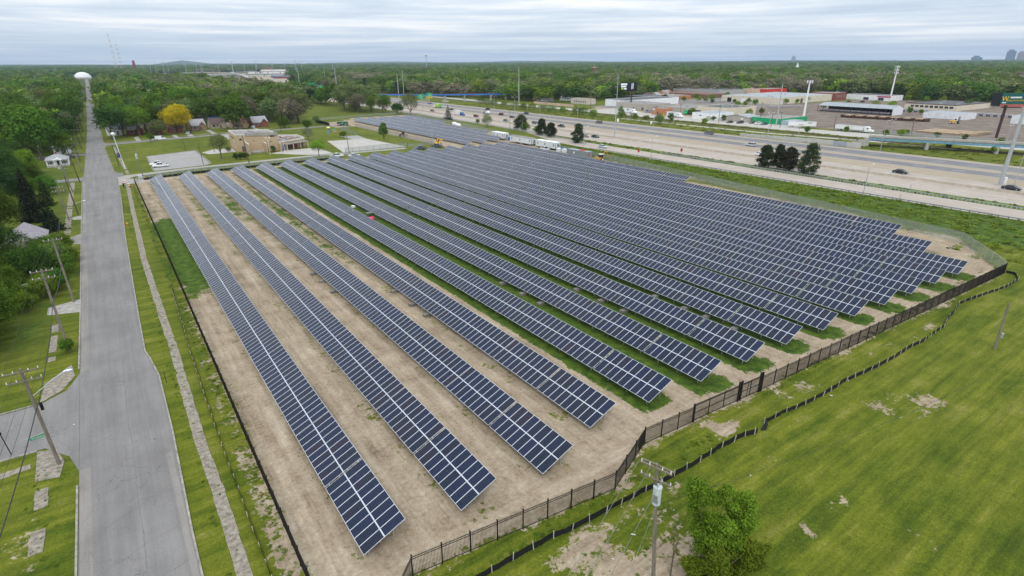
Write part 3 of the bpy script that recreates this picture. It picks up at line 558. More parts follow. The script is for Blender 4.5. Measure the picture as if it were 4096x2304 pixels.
# chain link
def chain_mat():
    m=bpy.data.materials.new('chain_link'); m.use_nodes=True; t=m.node_tree; t.nodes.clear(); n_=t.nodes.new; k=t.links.new
    o=n_('ShaderNodeOutputMaterial'); d=n_('ShaderNodeBsdfPrincipled'); tr=n_('ShaderNodeBsdfTransparent'); mx=n_('ShaderNodeMixShader')
    d.inputs['Base Color'].default_value=(.36,.40,.38,1); d.inputs['Roughness'].default_value=.6; d.inputs['Metallic'].default_value=.3
    g=n_('ShaderNodeNewGeometry'); sp=n_('ShaderNodeSeparateXYZ'); k(g.outputs['Position'],sp.inputs[0])
    s=M_('ADD',sp.outputs[0],sp.outputs[1],tree=t)
    a=M_('ABSOLUTE',M_('SUBTRACT',M_('FRACT',M_('MULTIPLY',M_('ADD',s,sp.outputs[2],tree=t),14,tree=t),tree=t),.5,tree=t),tree=t)
    b=M_('ABSOLUTE',M_('SUBTRACT',M_('FRACT',M_('MULTIPLY',M_('SUBTRACT',s,sp.outputs[2],tree=t),14,tree=t),tree=t),.5,tree=t),tree=t)
    w=M_('MAXIMUM',M_('GREATER_THAN',a,.37,tree=t),M_('GREATER_THAN',b,.37,tree=t),tree=t)
    k(w,mx.inputs[0]); k(tr.outputs[0],mx.inputs[1]); k(d.outputs[0],mx.inputs[2]); k(mx.outputs[0],o.inputs[0]); MATS['chain_link']=m; return m
CHAIN=chain_mat()
def chain_fence(pts,label,h=2.1,sp_=3.0,pm_=None,name='chain_link_fence',mesh=True,mm_=None,rp=.035,rails=(1,)):
    pm_=pm_ or STEEL; root=ob(name,None); tag(root,label,'fence')
    pb=MB(); pb.cyl(0,0,0,h,rp,n=6); PB=pb.mesh('post',pm_); f=MB(); rl=MB()
    for (a,b),(c,d) in zip(pts[:-1],pts[1:]):
        l=math.hypot(c-a,d-b); n=max(1,round(l/sp_))
        for k in range(n+(1 if (c,d)==pts[-1] else 0)): ob('post',PB,root,(a+(c-a)*k/n,b+(d-b)*k/n,0))
        for q in rails: rl.tube([(a,b,h*q-.02),(c,d,h*q-.02)],.022,4)
        f.quad((a,b,.03),(c,d,.03),(c,d,h-.05),(a,b,h-.05))
    part(rl,'rail',pm_,root)
    if mesh: part(f,'wire_mesh',mm_ or CHAIN,root)
    return root
chain_fence([(129.3,25.9),(132,27.5),(145.3,37.6),(146.2,44),(155.8,115),(160.5,150),(163,192),(168.6,232),(174.8,262),(183,330),(188,372),(191,402),(189,410)],'grey chain-link fence with many posts between the solar rows and the freeway ramp',h=2.3)
chain_fence([(12,244.9-4.3),(40,243.5),(102,240.6),(128,236)],'dark chain-link fence along the far end of the solar rows',h=1.5,pm_=BLACKM,sp_=3.4) if 0 else None
chain_fence([(5.3,222.8),(6.4,228.6),(24,233.4),(45,234.2),(78,234),(84,236)],'low dark fence along the far end of the first rows',h=1.3,pm_=BLACKM,sp_=2.6,name='wire_fence')
chain_fence([(84.6,243.9),(113.8,243.6)],'brown chain-link fence in front of the concrete lot',h=2.3,pm_=RUST,sp_=3.2)
chain_fence([(114.4,243.7),(121,242),(127.6,244.5)],'short chain-link fence by the grass next to the lift',h=1.6,pm_=BLACKM)
chain_fence([(127.4,344),(128.2,281),(128.4,244.5)],'brown fence of close posts beside the small far solar field',h=2.0,pm_=RUST,sp_=2.6,rails=(1,.1),mm_=CHAIN,rp=.05)
chain_fence([(118,398),(140,404),(168,410),(189,410)],'dark wire fence along the meadow behind the small solar field',h=1.6,pm_=BLACKM,sp_=3.5)
chain_fence([(113,303),(113,330),(121,336)],'overgrown wire fence behind the asphalt patch',h=1.8,pm_=RUST)
chain_fence([(186,200),(192.5,262),(195.5,300),(195.5,400)],'thin low wire fence on the ramp verge below the pines',h=1.2,sp_=6) 
chain_fence([(337.4,-20),(337.4,150)],'chain-link fence along the lumber yard',h=2.0,sp_=3.5)
chain_fence([(163.5,60),(169,100),(171,140)],'row of thin bare posts on the grass bank above the fence',h=1.9,mesh=False,name='post_fence') if 0 else None
bf=thing('privacy_fence','black panel fence beside the green container','fence',116.4,359)
for k in range(9):
    mb=MB(); mb.box(-.05,.05,k*3,k*3+2.94,.1,2.0); part(mb,'fence_panel',BLACK,bf)
# silt fences: low black cloth on wooden stakes
def silt(pts,label,h=.62,seed=1):
    root=ob('silt_fence',None); tag(root,label,'silt fence'); r=random.Random(seed); mb=MB(); sb=MB(); sb.box(-.03,.03,-.03,.03,-.1,h+.22); SB=sb.mesh('stake',mat('pale_stake',(.50,.46,.38),.8,var=.15)); pv=None
    for (a,b),(c,d) in zip(pts[:-1],pts[1:]):
        l=math.hypot(c-a,d-b); n=max(1,round(l/1.9))
        for k in range(n):
            x_,y_=a+(c-a)*k/n+r.uniform(-.05,.05),b+(d-b)*k/n+r.uniform(-.05,.05); o=ob('stake',SB,root,(x_,y_-.045,0)); o.rotation_euler=(r.uniform(-.12,.12),r.uniform(-.12,.12),0)
            for s in range(3):
                t=(k+s/3)/n; X,Y=a+(c-a)*t,b+(d-b)*t; hh=h*(1-(.14 if s else 0)*r.random()); off=.07*r.uniform(-1,1) if s else 0; q=[(X,Y+off,-.05),(X,Y+off+.02,hh)]
                if pv: mb.add([pv[0],q[0],q[1],pv[1]],[(0,1,2,3)]); mb.add([(p[0],p[1]+.02,p[2]) for p in (pv[0],q[0],q[1],pv[1])],[(3,2,1,0)])
                pv=q
    part(mb,'fabric',FABR,root); return root
silt([(10,26.9),(17,26.9),(23.0,26.7),(24.9,26.4),(28.5,26.2),(30.3,26.1),(33.3,25.9),(37.1,25.7),(40.7,25.6),(44.4,25.7),(48.0,25.4),(49.1,25.0),(50.2,25.0)],'black silt fence in front of the picket fence, behind the transformer pole',h=.60)
silt([(51.7,25.5),(55.6,25.2),(57.0,24.9),(62.1,24.5),(67.7,24.5),(71.2,24.1),(74.8,23.8),(78.6,23.6),(84.2,23.6),(85.9,23.3),(89.4,23.3)],'black silt fence running through the mown grass past the gate',seed=3,h=.52)
silt([(90.0,23.4),(94.8,23.4),(97.2,24.0),(101.9,24.5),(106.4,25.3),(110.1,24.9),(113.5,24.4),(117.2,23.8),(122,23.2),(127.6,23.3),(130.4,24.4),(130.6,26.4)],'winding black silt fence in the field near the far fence corner',seed=4,h=.45)
silt([(3.0,20),(3.0,38),(2.9,50),(2.95,62),(3.2,80),(3.5,95),(4.0,112)],'low black silt fence leaning along the sidewalk grass',seed=5,h=.38)
silt([(8,226.9),(24,229.9),(60,231),(75,231.2)],'black silt fence behind the far end of the first rows',seed=6,h=.75)
mb=MB(); mb.add([(50.2,25.0,0),(51.3,25.2,.05),(51.6,25.4,1.0),(50.9,25.0,.75),(50.6,24.6,.1),(51.2,24.8,.5)],[(0,1,3),(1,2,3),(0,3,4),(4,3,5),(5,3,2)]); o=part(mb,'torn_cloth',FABR,None); tag(o,'torn flap of black cloth hanging where the silt fence breaks','cloth')
# ------------------------------------------------------------------ trees and plants
def leaf_mesh(name,lobes,n,size,seed,flat=.35,inner=.3,mats=None,up_bias=0.15,elong=1.0):
    """leaf-sized faces spread through the outer shell of many overlapping lobes (cx,cy,cz,rx,ry,rz)"""
    rs=np.random.RandomState(seed); Lb=np.array(lobes,float); w=(Lb[:,3]*Lb[:,4]*Lb[:,5])**(2/3); w/=w.sum()
    li=rs.choice(len(Lb),n*2,p=w); d=rs.normal(size=(n*2,3)); d/=np.linalg.norm(d,axis=1)[:,None]
    d[:,2]=np.where((d[:,2]<-.25)&(rs.rand(n*2)<.6),-d[:,2],d[:,2])
    rad=np.where(rs.rand(n*2)<inner,rs.uniform(.45,.9,n*2),rs.uniform(.80,1.28,n*2))
    bump=1+.22*np.sin(d[:,0]*7+li)*np.cos(d[:,1]*6+li*2.3)+.1*np.sin(d[:,2]*9+li)
    C=Lb[li,:3]; Rr_=Lb[li,3:]; p=C+d*Rr_*(rad*bump)[:,None]
    keep=np.ones(n*2,bool)
    for j in range(len(Lb)):
        q=((p-Lb[j,:3])/Lb[j,3:]); keep&=~((np.einsum('ij,ij->i',q,q)<.42)&(li!=j))
    idx=np.where(keep&(p[:,2]>.1))[0][:n]; p=p[idx]; d=d[idx]; li=li[idx]; k=len(idx)
    nrm=d+rs.normal(size=(k,3))*flat*1.6; nrm[:,2]+=up_bias; nrm/=np.linalg.norm(nrm,axis=1)[:,None]
    a=np.cross(nrm,rs.normal(size=(k,3))); a/=np.linalg.norm(a,axis=1)[:,None]+1e-9; b=np.cross(nrm,a)
    s=size*rs.uniform(.55,1.25,k)[:,None]
    V=np.stack([p-a*s*.5*elong,p+b*s*.42,p+a*s*.5*elong+nrm*s*.12,p-b*s*.42],1).reshape(-1,3)
    me=bpy.data.meshes.new(name); me.vertices.add(4*k); me.vertices.foreach_set('co',V.ravel().astype(np.float32))
    me.loops.add(4*k); me.loops.foreach_set('vertex_index',np.arange(4*k,dtype=np.int32)); me.polygons.add(k)
    me.polygons.foreach_set('loop_start',np.arange(0,4*k,4,dtype=np.int32)); me.polygons.foreach_set('loop_total',np.full(k,4,np.int32))
    lt=np.random.RandomState(seed+1).rand(len(Lb)); t=lt[li]*.6+rs.rand(k)*.4
    at=me.attributes.new('tint','FLOAT','POINT'); at.data.foreach_set('value',np.repeat(t,4).astype(np.float32))
    me.materials.append(FOL); me.update(); return me
def round_lobes(h,w,n,seed,base=.28,squash=1):
    rs=random.Random(seed); c0=h*(base+1)/2; L=[(0,0,c0,w*.27,w*.27,h*(1-base)*.33)]
    for i in range(n):
        a=2*PI*i*.618+rs.uniform(-.3,.3); t=(i+.5)/n; el=(t*1.5-.42)*1.15+rs.uniform(-.15,.15); el=max(-.5,min(1.35,el))
        rr=w*.5*rs.uniform(.42,.84)*math.cos(el); zz=c0+h*(1-base)*.5*rs.uniform(.50,.86)*math.sin(el)*squash
        q=w*rs.uniform(.12,.22); L.append((rr*math.cos(a),rr*math.sin(a),zz,q,q,q*rs.uniform(.75,1.0)))
    return L
def trunk_mesh(name,h,w,seed,r0=.28,limbs=5,top=.72,m=None,base=.28):
    rs=random.Random(seed); mb=MB(); b=h*base
    mb.tube([(0,0,-.2),(rs.uniform(-.1,.1),rs.uniform(-.1,.1),b*.6),(rs.uniform(-.2,.2),rs.uniform(-.2,.2),b*1.1),(rs.uniform(-.4,.4),rs.uniform(-.4,.4),h*top)],[r0*1.25,r0,r0*.8,r0*.2],6)
    for i in range(limbs):
        a=2*PI*i/limbs+rs.uniform(-.4,.4); z=b*rs.uniform(.8,1.5); q=w*.5*rs.uniform(.5,.8)
        mb.tube([(0,0,z),(q*.45*math.cos(a),q*.45*math.sin(a),z+h*.16),(q*math.cos(a),q*math.sin(a),z+h*rs.uniform(.28,.42))],[r0*.5,r0*.32,r0*.08],5)
    return mb.mesh(name,m or BARK)
def spruce_mesh(name,h,w,n_wh,seed,size=.35,per=9,gap=0,dens=26,start=.06):
    rs=random.Random(seed); P=[];Nn=[]
    rn=np.random.RandomState(seed)
    for i in range(n_wh):
        t=i/(n_wh-1); z=h*(start+(1-start)*t); rad=w*.5*(1-t)**.85*rs.uniform(.82,1.1)+.15; nb=max(4,int(per*(1-t*.5)))
        for k in range(nb):
            a=2*PI*(k+rs.random()*.7)/nb+i*1.3; rl=rad*rs.uniform(.75,1.1)
            m=max(4,int(dens*rl/ (w*.5)))
            u_=rn.uniform(.15,1,m)**.8; dro=-.34*u_*rl*(1-t*.6)+.14*u_**3*rl
            wd=rn.normal(size=m)*.13*rl*(1.1-u_)
            P.append(np.stack([u_*rl*math.cos(a)-wd*math.sin(a),u_*rl*math.sin(a)+wd*math.cos(a),z+dro+rn.normal(size=m)*.10],-1))
    p=np.concatenate(P); k=len(p); nrm=rn.normal(size=(k,3))*.5; nrm[:,2]+=.9; nrm[:,:2]+=p[:,:2]/(w*.5); nrm/=np.linalg.norm(nrm,axis=1)[:,None]
    a=np.cross(nrm,rn.normal(size=(k,3))); a/=np.linalg.norm(a,axis=1)[:,None]; b=np.cross(nrm,a); s=size*rn.uniform(.6,1.3,k)[:,None]
    V=np.stack([p-a*s*.6,p+b*s*.35,p+a*s*.6-[0,0,.1],p-b*s*.35],1).reshape(-1,3)
    me=bpy.data.meshes.new(name); me.vertices.add(4*k); me.vertices.foreach_set('co',V.ravel().astype(np.float32)); me.loops.add(4*k); me.loops.foreach_set('vertex_index',np.arange(4*k,dtype=np.int32)); me.polygons.add(k)
    me.polygons.foreach_set('loop_start',np.arange(0,4*k,4,dtype=np.int32)); me.polygons.foreach_set('loop_total',np.full(k,4,np.int32))
    at=me.attributes.new('tint','FLOAT','POINT'); at.data.foreach_set('value',np.repeat(rn.rand(k),4).astype(np.float32)); me.materials.append(FOL); me.update(); return me
def pine_lobes(h,w,seed,n=16):
    rs=random.Random(seed); L=[]
    for i in range(n):
        t=(i+.6)/n; z=h*(.07+.90*t); rad=w*.5*(1-t)**.5*min(1,.55+t*2)*rs.uniform(.5,1.0); a=i*2.4+rs.uniform(-.4,.4); q=w*rs.uniform(.13,.20)
        L.append((rad*math.cos(a),rad*math.sin(a),z,q,q,q*.62))
    L.append((0,0,h*.93,w*.12,w*.12,h*.07)); return L
G1=(.130,.200,.020); G2=(.086,.150,.020); G3=(.055,.104,.022); G4=(0.145,0.196,0.065); BR=(0.225,0.203,0.131); OL=(0.167,0.203,0.072); YG=(0.196,0.283,0.032); YEL_=(.58,.50,.02); COP=(0.232,0.167,0.065); SPR=(0.038,0.052,0.032); PINC=(.055,.075,.034); SIL=(0.174,0.232,0.123)
TREES={}
def proto(key,crown,trunk,col): TREES[key]=(crown,trunk,col)
VAR=[]
for i,(h,w,nl,nq,sz,c) in enumerate([(13,11,17,2600,.62,G1),(14,12,19,2800,.66,G2),(12,9.5,15,2200,.60,G3),(15,13,20,2900,.68,OL),(12,10,15,2000,.55,BR),(11,10,15,2200,.60,YG),(14,11,17,2400,.62,G4),(13,12,18,2400,.60,G2),(10,8,12,1700,.55,G3),(13,11,16,1900,.52,BR)]):
    c=tuple(q*.98 for q in c); VAR.append((leaf_mesh('crown',round_lobes(h,w,nl,40+i,base=.16),nq,sz,70+i,inner=.22 if i in(4,9) else .3),trunk_mesh('trunk',h,w,i,.26,4,base=.2),c,h,w))
def nf_(me,c,i):
    me.materials[0]=foliage('far_leaves_%s'%['bright','mid','dark','olive','budding','deep','lime','soft','shade','bare'][i],tuple(q*1.0 for q in c)); return me
NFAR=[(nf_(leaf_mesh('crown',round_lobes(h*1.08,w*1.25,11,140+i,base=.05),520,1.35,170+i,flat=.25),c,i),c) for i,(h,w,c) in enumerate([(13,12,G1),(14,12,G2),(12,10,G3),(14,13,OL),(12,11,BR),(13,12,G2),(12,10,YG),(13,12,G4),(11,10,G3),(13,12,BR)])]
def tree(v,u,crown,trunk,col_,label,name='leafy_tree',cat='tree',s=1,group=None,rz=None,z=0,sx=None):
    t=thing(name,label,cat,v,u,z,rnd.uniform(0,6) if rz is None else rz,group)
    t.scale=(sx or s,sx or s,s); c=ob('crown',crown,t); c.color=tuple(col_)+(1,)
    if trunk: ob('trunk',trunk,t)
    return t
def big(v,u,h,w,col,label,seed,n=9000,size=.34,nl=26,base=.14,name='leafy_tree',r0=.3,limbs=6,flat=.4,inner=.3,cat='tree',tb=None,elong=1):
    return tree(v,u,leaf_mesh('crown',round_lobes(h,w,nl,seed,base=base),n,size,seed+3,flat=flat,inner=inner,elong=elong),trunk_mesh('trunk',h,w,seed,r0,limbs,base=tb or base+.04) if r0 else None,col,label,name,cat)
# single trees that the picture tells apart
FG=(.130,.200,.020)
def stems(v,u,label,spec,seed,col,n,size,name='leafy_tree',cat='tree'):
    r=random.Random(seed); L=[]; mb=MB()
    for (dx,dy,h,w,b) in spec:
        tx,ty=dx*1.5+r.uniform(-.2,.2),dy*1.5+r.uniform(-.2,.2); mb.tube([(dx*.2,dy*.2,-.1),(dx*.8,dy*.8,h*.45),(tx,ty,h*.95)],[.07,.05,.015],5)
        for k in range(11):
            t=b+(1-b)*(k+.5)/11; rad=w*.5*(math.sin(PI*min(1,.25+t*.72))**.8); a=r.uniform(0,6.28); q=w*r.uniform(.11,.24)
            L.append((dx*.2+(tx-dx*.2)*t+rad*.75*math.cos(a),dy*.2+(ty-dy*.2)*t+rad*.75*math.sin(a),h*t,q,q,q*r.uniform(.7,1.2)))
            if k%3==0: mb.tube([(dx*.8*t,dy*.8*t,h*t*.85),(L[-1][0],L[-1][1],L[-1][2])],[.03,.01],4)
    t=thing(name,label,cat,v,u); c=ob('crown',leaf_mesh('crown',L,n,size,seed,flat=.8,inner=.4),t); c.color=tuple(col)+(1,); part(mb,'stem',BARK,t); return t
stems(31.0,17.6,'tall multi-stemmed bright green tree right of the transformer pole, foreground',[(-.7,.5,7.6,3.0,.25),(.8,.1,6.6,3.5,.15),(2.0,-.6,5.6,3.4,.1),(.1,-.6,5.0,3.2,.1),(2.6,-.2,4.6,2.8,.1)],5,FG,42000,.16)
stems(29.6,16.6,'low leafy sapling clump at the foot of the foreground tree',[(0,0,3.0,2.8,.0),(1.6,-.9,3.3,2.8,.0),(-1.0,.4,2.3,2.0,0),(3.0,-1.2,2.6,2.4,0)],15,(.16,.24,.025),20000,.16,'bush','bush')
stems(28.0,18.6,'thin nearly bare sapling between the pole and the foreground tree',[(0,0,5.0,.7,.5),(.3,.2,3.4,.5,.4)],25,(.2,.2,.08),500,.12,'sapling','sapling')
if 0: big(34.2,16.2,7.4,4.0,(0.130,0.260,0.023),'tall upright bright green tree right of the transformer pole, foreground',5,15000,.17,26,.12,r0=.09)
if 0: big(31.2,14.4,3.4,3.6,(0.130,0.260,0.026),'low bushy sapling at the foot of the foreground tree',15,8000,.17,14,.04,name='bush',cat='bush',r0=.05)
if 0: big(36.4,13.6,5.0,3.0,(0.150,0.260,0.023),'leafy right-hand stem of the foreground tree clump',25,8000,.17,16,.1,r0=.06)
big(-21.5,92,9.5,8,G3,'dark leafy tree at the left edge beside the side street lawn',31,14000,.26)
big(-19.5,104,6.5,7.5,G2,'dense green bush mass left of the white utility cabinets',32,12000,.24,base=.02)
big(-16.4,128,5.5,8.0,(0.058,0.130,0.023),'wide dark green thicket in front of the derelict house',33,14000,.24,base=.0,name='thicket',cat='bush',r0=.1)
big(-13.2,136,4.2,6.0,(0.111,0.156,0.033),'olive shrub thicket by the street kerb below the driveway',34,10000,.22,base=.0,name='thicket',cat='bush',r0=.1)
big(-12.2,121,3.4,4.0,(0.065,0.143,0.023),'small dark bush thicket touching the kerb',35,7000,.2,base=.0,name='thicket',cat='bush',r0=.06)
big(-22.5,140,9.5,9,G3,'tall dark tree at the left edge above the derelict house',36,14000,.28)
big(-24,165,12,10,G2,'mid green tree at the left edge left of the big spruce',37,14000,.3)
big(-26,195,13,11,(0.052,0.117,0.039),'bluish green maple at the left edge behind the spruce',38,14000,.32)
big(-28,232,13,12,G3,'dark leafy tree left of the white bungalow',39,12000,.34)
big(-24.5,262,9,7.5,G1,'green tree between the spruce and the white bungalow',40,9000,.32)
big(-17.5,218,5.5,6.5,(0.091,0.163,0.026),'leafy green bush behind the dark spruce near the lawn',41,8000,.28,base=0)
big(-15.2,305,10,10,G1,'bright green tree behind the white bungalow roof',42,9000,.36)
big(-21,330,13,13,G3,'dark tree behind and left of the bungalow',43,9000,.4)
big(-31,352,15,15,OL,'broad olive tree at the left edge behind the maples',44,9000,.45)
big(-26,392,14.5,15,COP,'copper brown tree left of the street',45,9000,.45)
big(-15,380,13,12,(0.195,0.221,0.117),'pale silvery green willow-like tree left of the street',46,9000,.42)
big(-16.5,344,8.5,9,G3,'dark round tree beside the side street houses',47,8000,.36)
big(9.5,379,17,17,(0.098,0.195,0.029),'very large bright green tree on the right side of the street corner',48,15000,.48,34,base=.14,r0=.5,limbs=7)
big(16.5,374,15.5,13,G1,'large green tree right beside the corner giant',49,11000,.45,base=.16,r0=.4)
big(25.5,370,7.5,9,OL,'low olive tree between the corner trees and the yellow tree',50,7000,.36)
big(36.2,376,14.6,14.5,YEL_,'bright golden yellow tree in front of the far houses',51,13000,.44,30,base=.12,r0=.4)
big(19.4,343.5,4.0,3.8,(0.117,0.247,0.026),'small round green tree beside the white van',52,3000,.26,10,base=.1,r0=.1)
big(37.9,260,9.6,7.8,(0.169,0.202,0.072),'thin-leaved tree with a dark trunk left of the tan brick building',53,4200,.26,24,base=.3,r0=.26,limbs=9,inner=.6,flat=.6)
big(72.3,241.5,6.2,6.6,(0.195,0.299,0.029),'bright young green tree on the lot corner behind the solar rows',54,5000,.27,14,base=.34,r0=.16)
big(85,298,6.0,6.6,(0.195,0.215,0.111),'pale grey-green small tree behind the brick building',55,3200,.26,16,base=.12,r0=.12)
big(99.5,349,5.8,5.8,G2,'dark round bush tree beside the playground',56,5000,.3,12,base=.02,r0=.1)
big(105.5,389,14,12,(0.156,0.176,0.052),'tall half-bare tree with ivy base at the meadow edge',57,7000,.4,22,base=.2,r0=.35,inner=.45)
big(102,392,7,5.5,G3,'dark ivy clump below the half-bare meadow tree',58,4000,.34,10,base=0,r0=.1)
big(112.5,372,5.5,5,OL,'small brownish tree left of the black panel fence',59,3000,.3,10,base=.2,r0=.12)
big(91.5,366,5,9,G2,'dark bushes beside the red brick house',60,5000,.3,12,base=0,r0=.1,name='bush',cat='bush')
big(114.5,483,13.5,10.5,(0.026,0.065,0.023),'dark round evergreen tree at the meadow corner',61,7000,.45,16,base=.02)
big(116.5,276,9.0,5.0,(0.098,0.189,0.029),'slender green tree in front of the small solar field',62,6500,.28,18,base=.0,r0=.14)
big(103.5,299,3,4,G1,'small green bush on the asphalt patch edge',63,2500,.26,8,base=0,name='bush',cat='bush',r0=.05)
big(60.6,268.2,2.6,2.6,G2,'green shrub against the tan brick building beside the fin wall',64,2600,.22,8,base=0,name='bush',cat='bush',r0=.05)
big(44.0,279,2.4,2.6,(0.143,0.182,0.065),'sparse shrub at the left wall of the tan building',65,1500,.22,8,base=0,name='bush',cat='bush',r0=.05)
for x_,y_ in ((42.3,253.6),(44.0,253.2),(45.7,252.6)): big(x_,y_,2.7,2.6,G3,'clipped dark hedge in front of the tan brick building',66,2600,.22,8,base=0,name='hedge',cat='hedge',r0=.05)['group']='hedge blocks in front of the tan building'
for (x_,y_,h_,w_,c_,l_) in [(193,402,15.5,14,OL,'tall tree with pale forked trunk behind the small solar field'),(184,428,13.5,12,G2,'bushy green tree third from the right in the meadow tree line'),(178,441,12.5,11,G1,'green tree in the middle of the meadow tree line'),(169,452,11.5,10,(.13,.16,.07),'pale weeping tree in the meadow tree line'),(182,521,16,13,(.09,.15,.02),'tallest round green tree in the meadow tree line'),(189,506,9,8,(.03,.06,.015),'dark small tree beside the tallest meadow tree'),(173,577,12.5,12,(.02,.045,.02),'dark evergreen at the left end of the meadow tree line'),(178,566,11,10,(.03,.045,.03),'grey-green dark tree second from the left in the meadow line'),(184,570,10,10,(.035,.025,.025),'dark purple-leaved tree in the meadow line'),(186.5,412,8,9,G3,'dark shrub tree under the forked tree by the solar field')]:
    big(x_,y_,h_,w_,c_,l_,int(x_*7+y_),6500,.42,20,base=.06,r0=.3)
for i,(x_,y_,h_,w_,c_) in enumerate([(-24.5,112,9,8,G3),(-23,124,8,8,G2),(-29,150,12,10,G2),(-33,178,13,11,G1),(-34,208,13,11,G3),(-36,240,13,12,G2),(-21,200,9,7,G2),(-23.5,216,10,8,G3),(-27,248,11,9,G1),(-38,272,13,12,OL),(-30,284,11,10,G3),(-24,150,8,7,G3),(-26,100,9,8,G2),(-22,238,7,6,G2)]):
    big(x_,y_,h_,w_,c_,'leafy tree in the mass at the left edge, %s'%['behind the utility cabinets','just past the cabinets','behind the derelict house','left of the tall spruce','left of the lawn','left of the bungalow side street','between the spruce and maples','behind the spruce tip','beside the bungalow hedge','behind the bungalow','close behind the bungalow wall','pressed against the derelict roof','nearest the side street lawn','low behind the spruce lawn'][i],500+i,7500,.27,20,base=.05)
for i,(x_,y_,h_,w_,c_) in enumerate([(-14.5,142,4.6,6,G2),(-12.0,146,3.2,4.5,G1),(-11.6,130,3.4,4.4,G2),(-14,117,3.6,5,G1),(-18.5,114,5,6,G2),(-19.5,135,5.5,7,G3),(-19,121,5.5,6,G2),(-16.5,112,3,4,G1),(-21,106,6.5,7,G3),(-20,98.5,4.6,5.4,G2),(-21.5,100,6,6,G2),(-23.5,96,7,7,G3),(-11.3,138,2.8,4,G1),(-13,152.5,2.6,3.4,G1)]):
    big(x_,y_,h_,w_,c_,'green thicket left of the street, %s'%['below the derelict wall','at the derelict lot corner by the kerb','at the kerb between driveway and thicket','right behind the blue cabinet','behind the white cabinet','left of the wide dark thicket','left behind the cabinets','just below the cabinets','at the left edge above the lawn','at the lawn edge','second at the lawn edge','nearest on the left edge','spilling over the kerb','on the driveway edge by the roof'][i],700+i,7500,.2,16,base=.0,name='thicket',cat='bush',r0=.07)
# conifers
def conifer(v,u,h,w,n,label,seed,col=SPR,size=.3,per=9,dens=24):
    t=thing('spruce_tree',label,'spruce',v,u); c=ob('crown',spruce_mesh('crown',h,w,n,seed,size,per,dens=dens),t); c.color=tuple(col)+(1,)
    mb=MB(); mb.tube([(0,0,-.1),(0,0,h*.5),(0,0,h*.97)],[.022*h,.013*h,.03],6); part(mb,'trunk',BARK,t); return t
conifer(-18.6,181,13.2,7.4,26,'tall dark spruce left of the street, the largest conifer',1,(.030,.034,.022),.34,13,60)
conifer(-14.6,168,6.2,6.4,13,'low broad dark spruce touching the street beside the tall one',2,(.022,.036,.022),.30,12,60)
conifer(-16.8,200,7.5,4.5,14,'small green conifer behind the tall spruce',6,(.035,.06,.02),.30,10,34)
conifer(194.7,348,9.2,7.4,15,'dark spruce beside the freeway above the small solar field',3,(.03,.045,.03),.5,9,30)
conifer(-24,560,16,10,15,'dark spruce standing out of the wood left of the street',4,(.018,.026,.024),.8,9,30)
conifer(-17,640,15,8,14,'second dark spruce in the wood left of the street',5,(.025,.04,.025),.8,9,30)
conifer(39.5,369,5.2,4.0,9,'small blue-grey spruce in front of the red brick porch',7,(.035,.05,.042),.35,8,20)
def pine(v,u,h,w,label,seed,col=PINC):
    h*=1.02; w*=1.05; L=pine_lobes(h,w,seed,26); t=thing('pine_tree',label,'pine',v,u,0,rnd.uniform(0,6)); c=ob('crown',leaf_mesh('crown',L,9000,.30,seed,flat=.7,inner=.35,elong=1.3),t); c.color=tuple(col)+(1,)
    mb=MB(); mb.tube([(0,0,-.1),(.1,0,h*.5),(0,.1,h*.93)],[.2,.14,.04],6)
    for q in L[:14]: mb.tube([(0,0,q[2]*.9),(q[0]*.5,q[1]*.5,q[2]*.93),(q[0],q[1],q[2])],[.07,.05,.02],4)
    part(mb,'trunk',BARK,t); return t
pine(196.4,115.0,7.6,6.0,'left of four pines beside the freeway ramp',1); pine(197.0,110.4,8.4,4.6,'second from left of four pines beside the freeway ramp',2)
pine(196.6,105.8,7.8,6.2,'third pine with brown bare lower branches by the ramp',3,(.045,.042,.026)); pine(195.2,98.0,9.8,7.0,'right and tallest of four pines beside the freeway ramp',4)
pine(186.5,206.8,8.4,6.4,'single pine on the verge right of the white office trailers',5); pine(191.2,241,8.2,6.2,'pine with open crown above the middle office trailer',6); pine(190.0,231.5,6.8,6.0,'lower pine leaning right of the open-crowned pine',7)
pine(197.5,268,7.6,8.6,'broad dark pine above the first office trailer',8)
big(192,246,4.6,5.4,(0.130,0.221,0.026),'bright green shrub left of the open-crowned pine',71,3200,.26,10,base=0,name='bush',cat='bush',r0=.08)
big(194,259,5.2,5.4,(0.111,0.221,0.039),'fresh green small tree in front of the broad pine',72,3200,.26,10,base=0,r0=.08)
big(190.6,293,7.0,7.2,(0.195,0.221,0.111),'pale budding tree on the verge behind the white trailer',73,3600,.28,16,base=.08,r0=.14)
big(192.6,307,3.4,3.2,(0.104,0.156,0.039),'small round sapling on the verge by the freeway',74,1500,.24,8,base=.2,r0=.06)
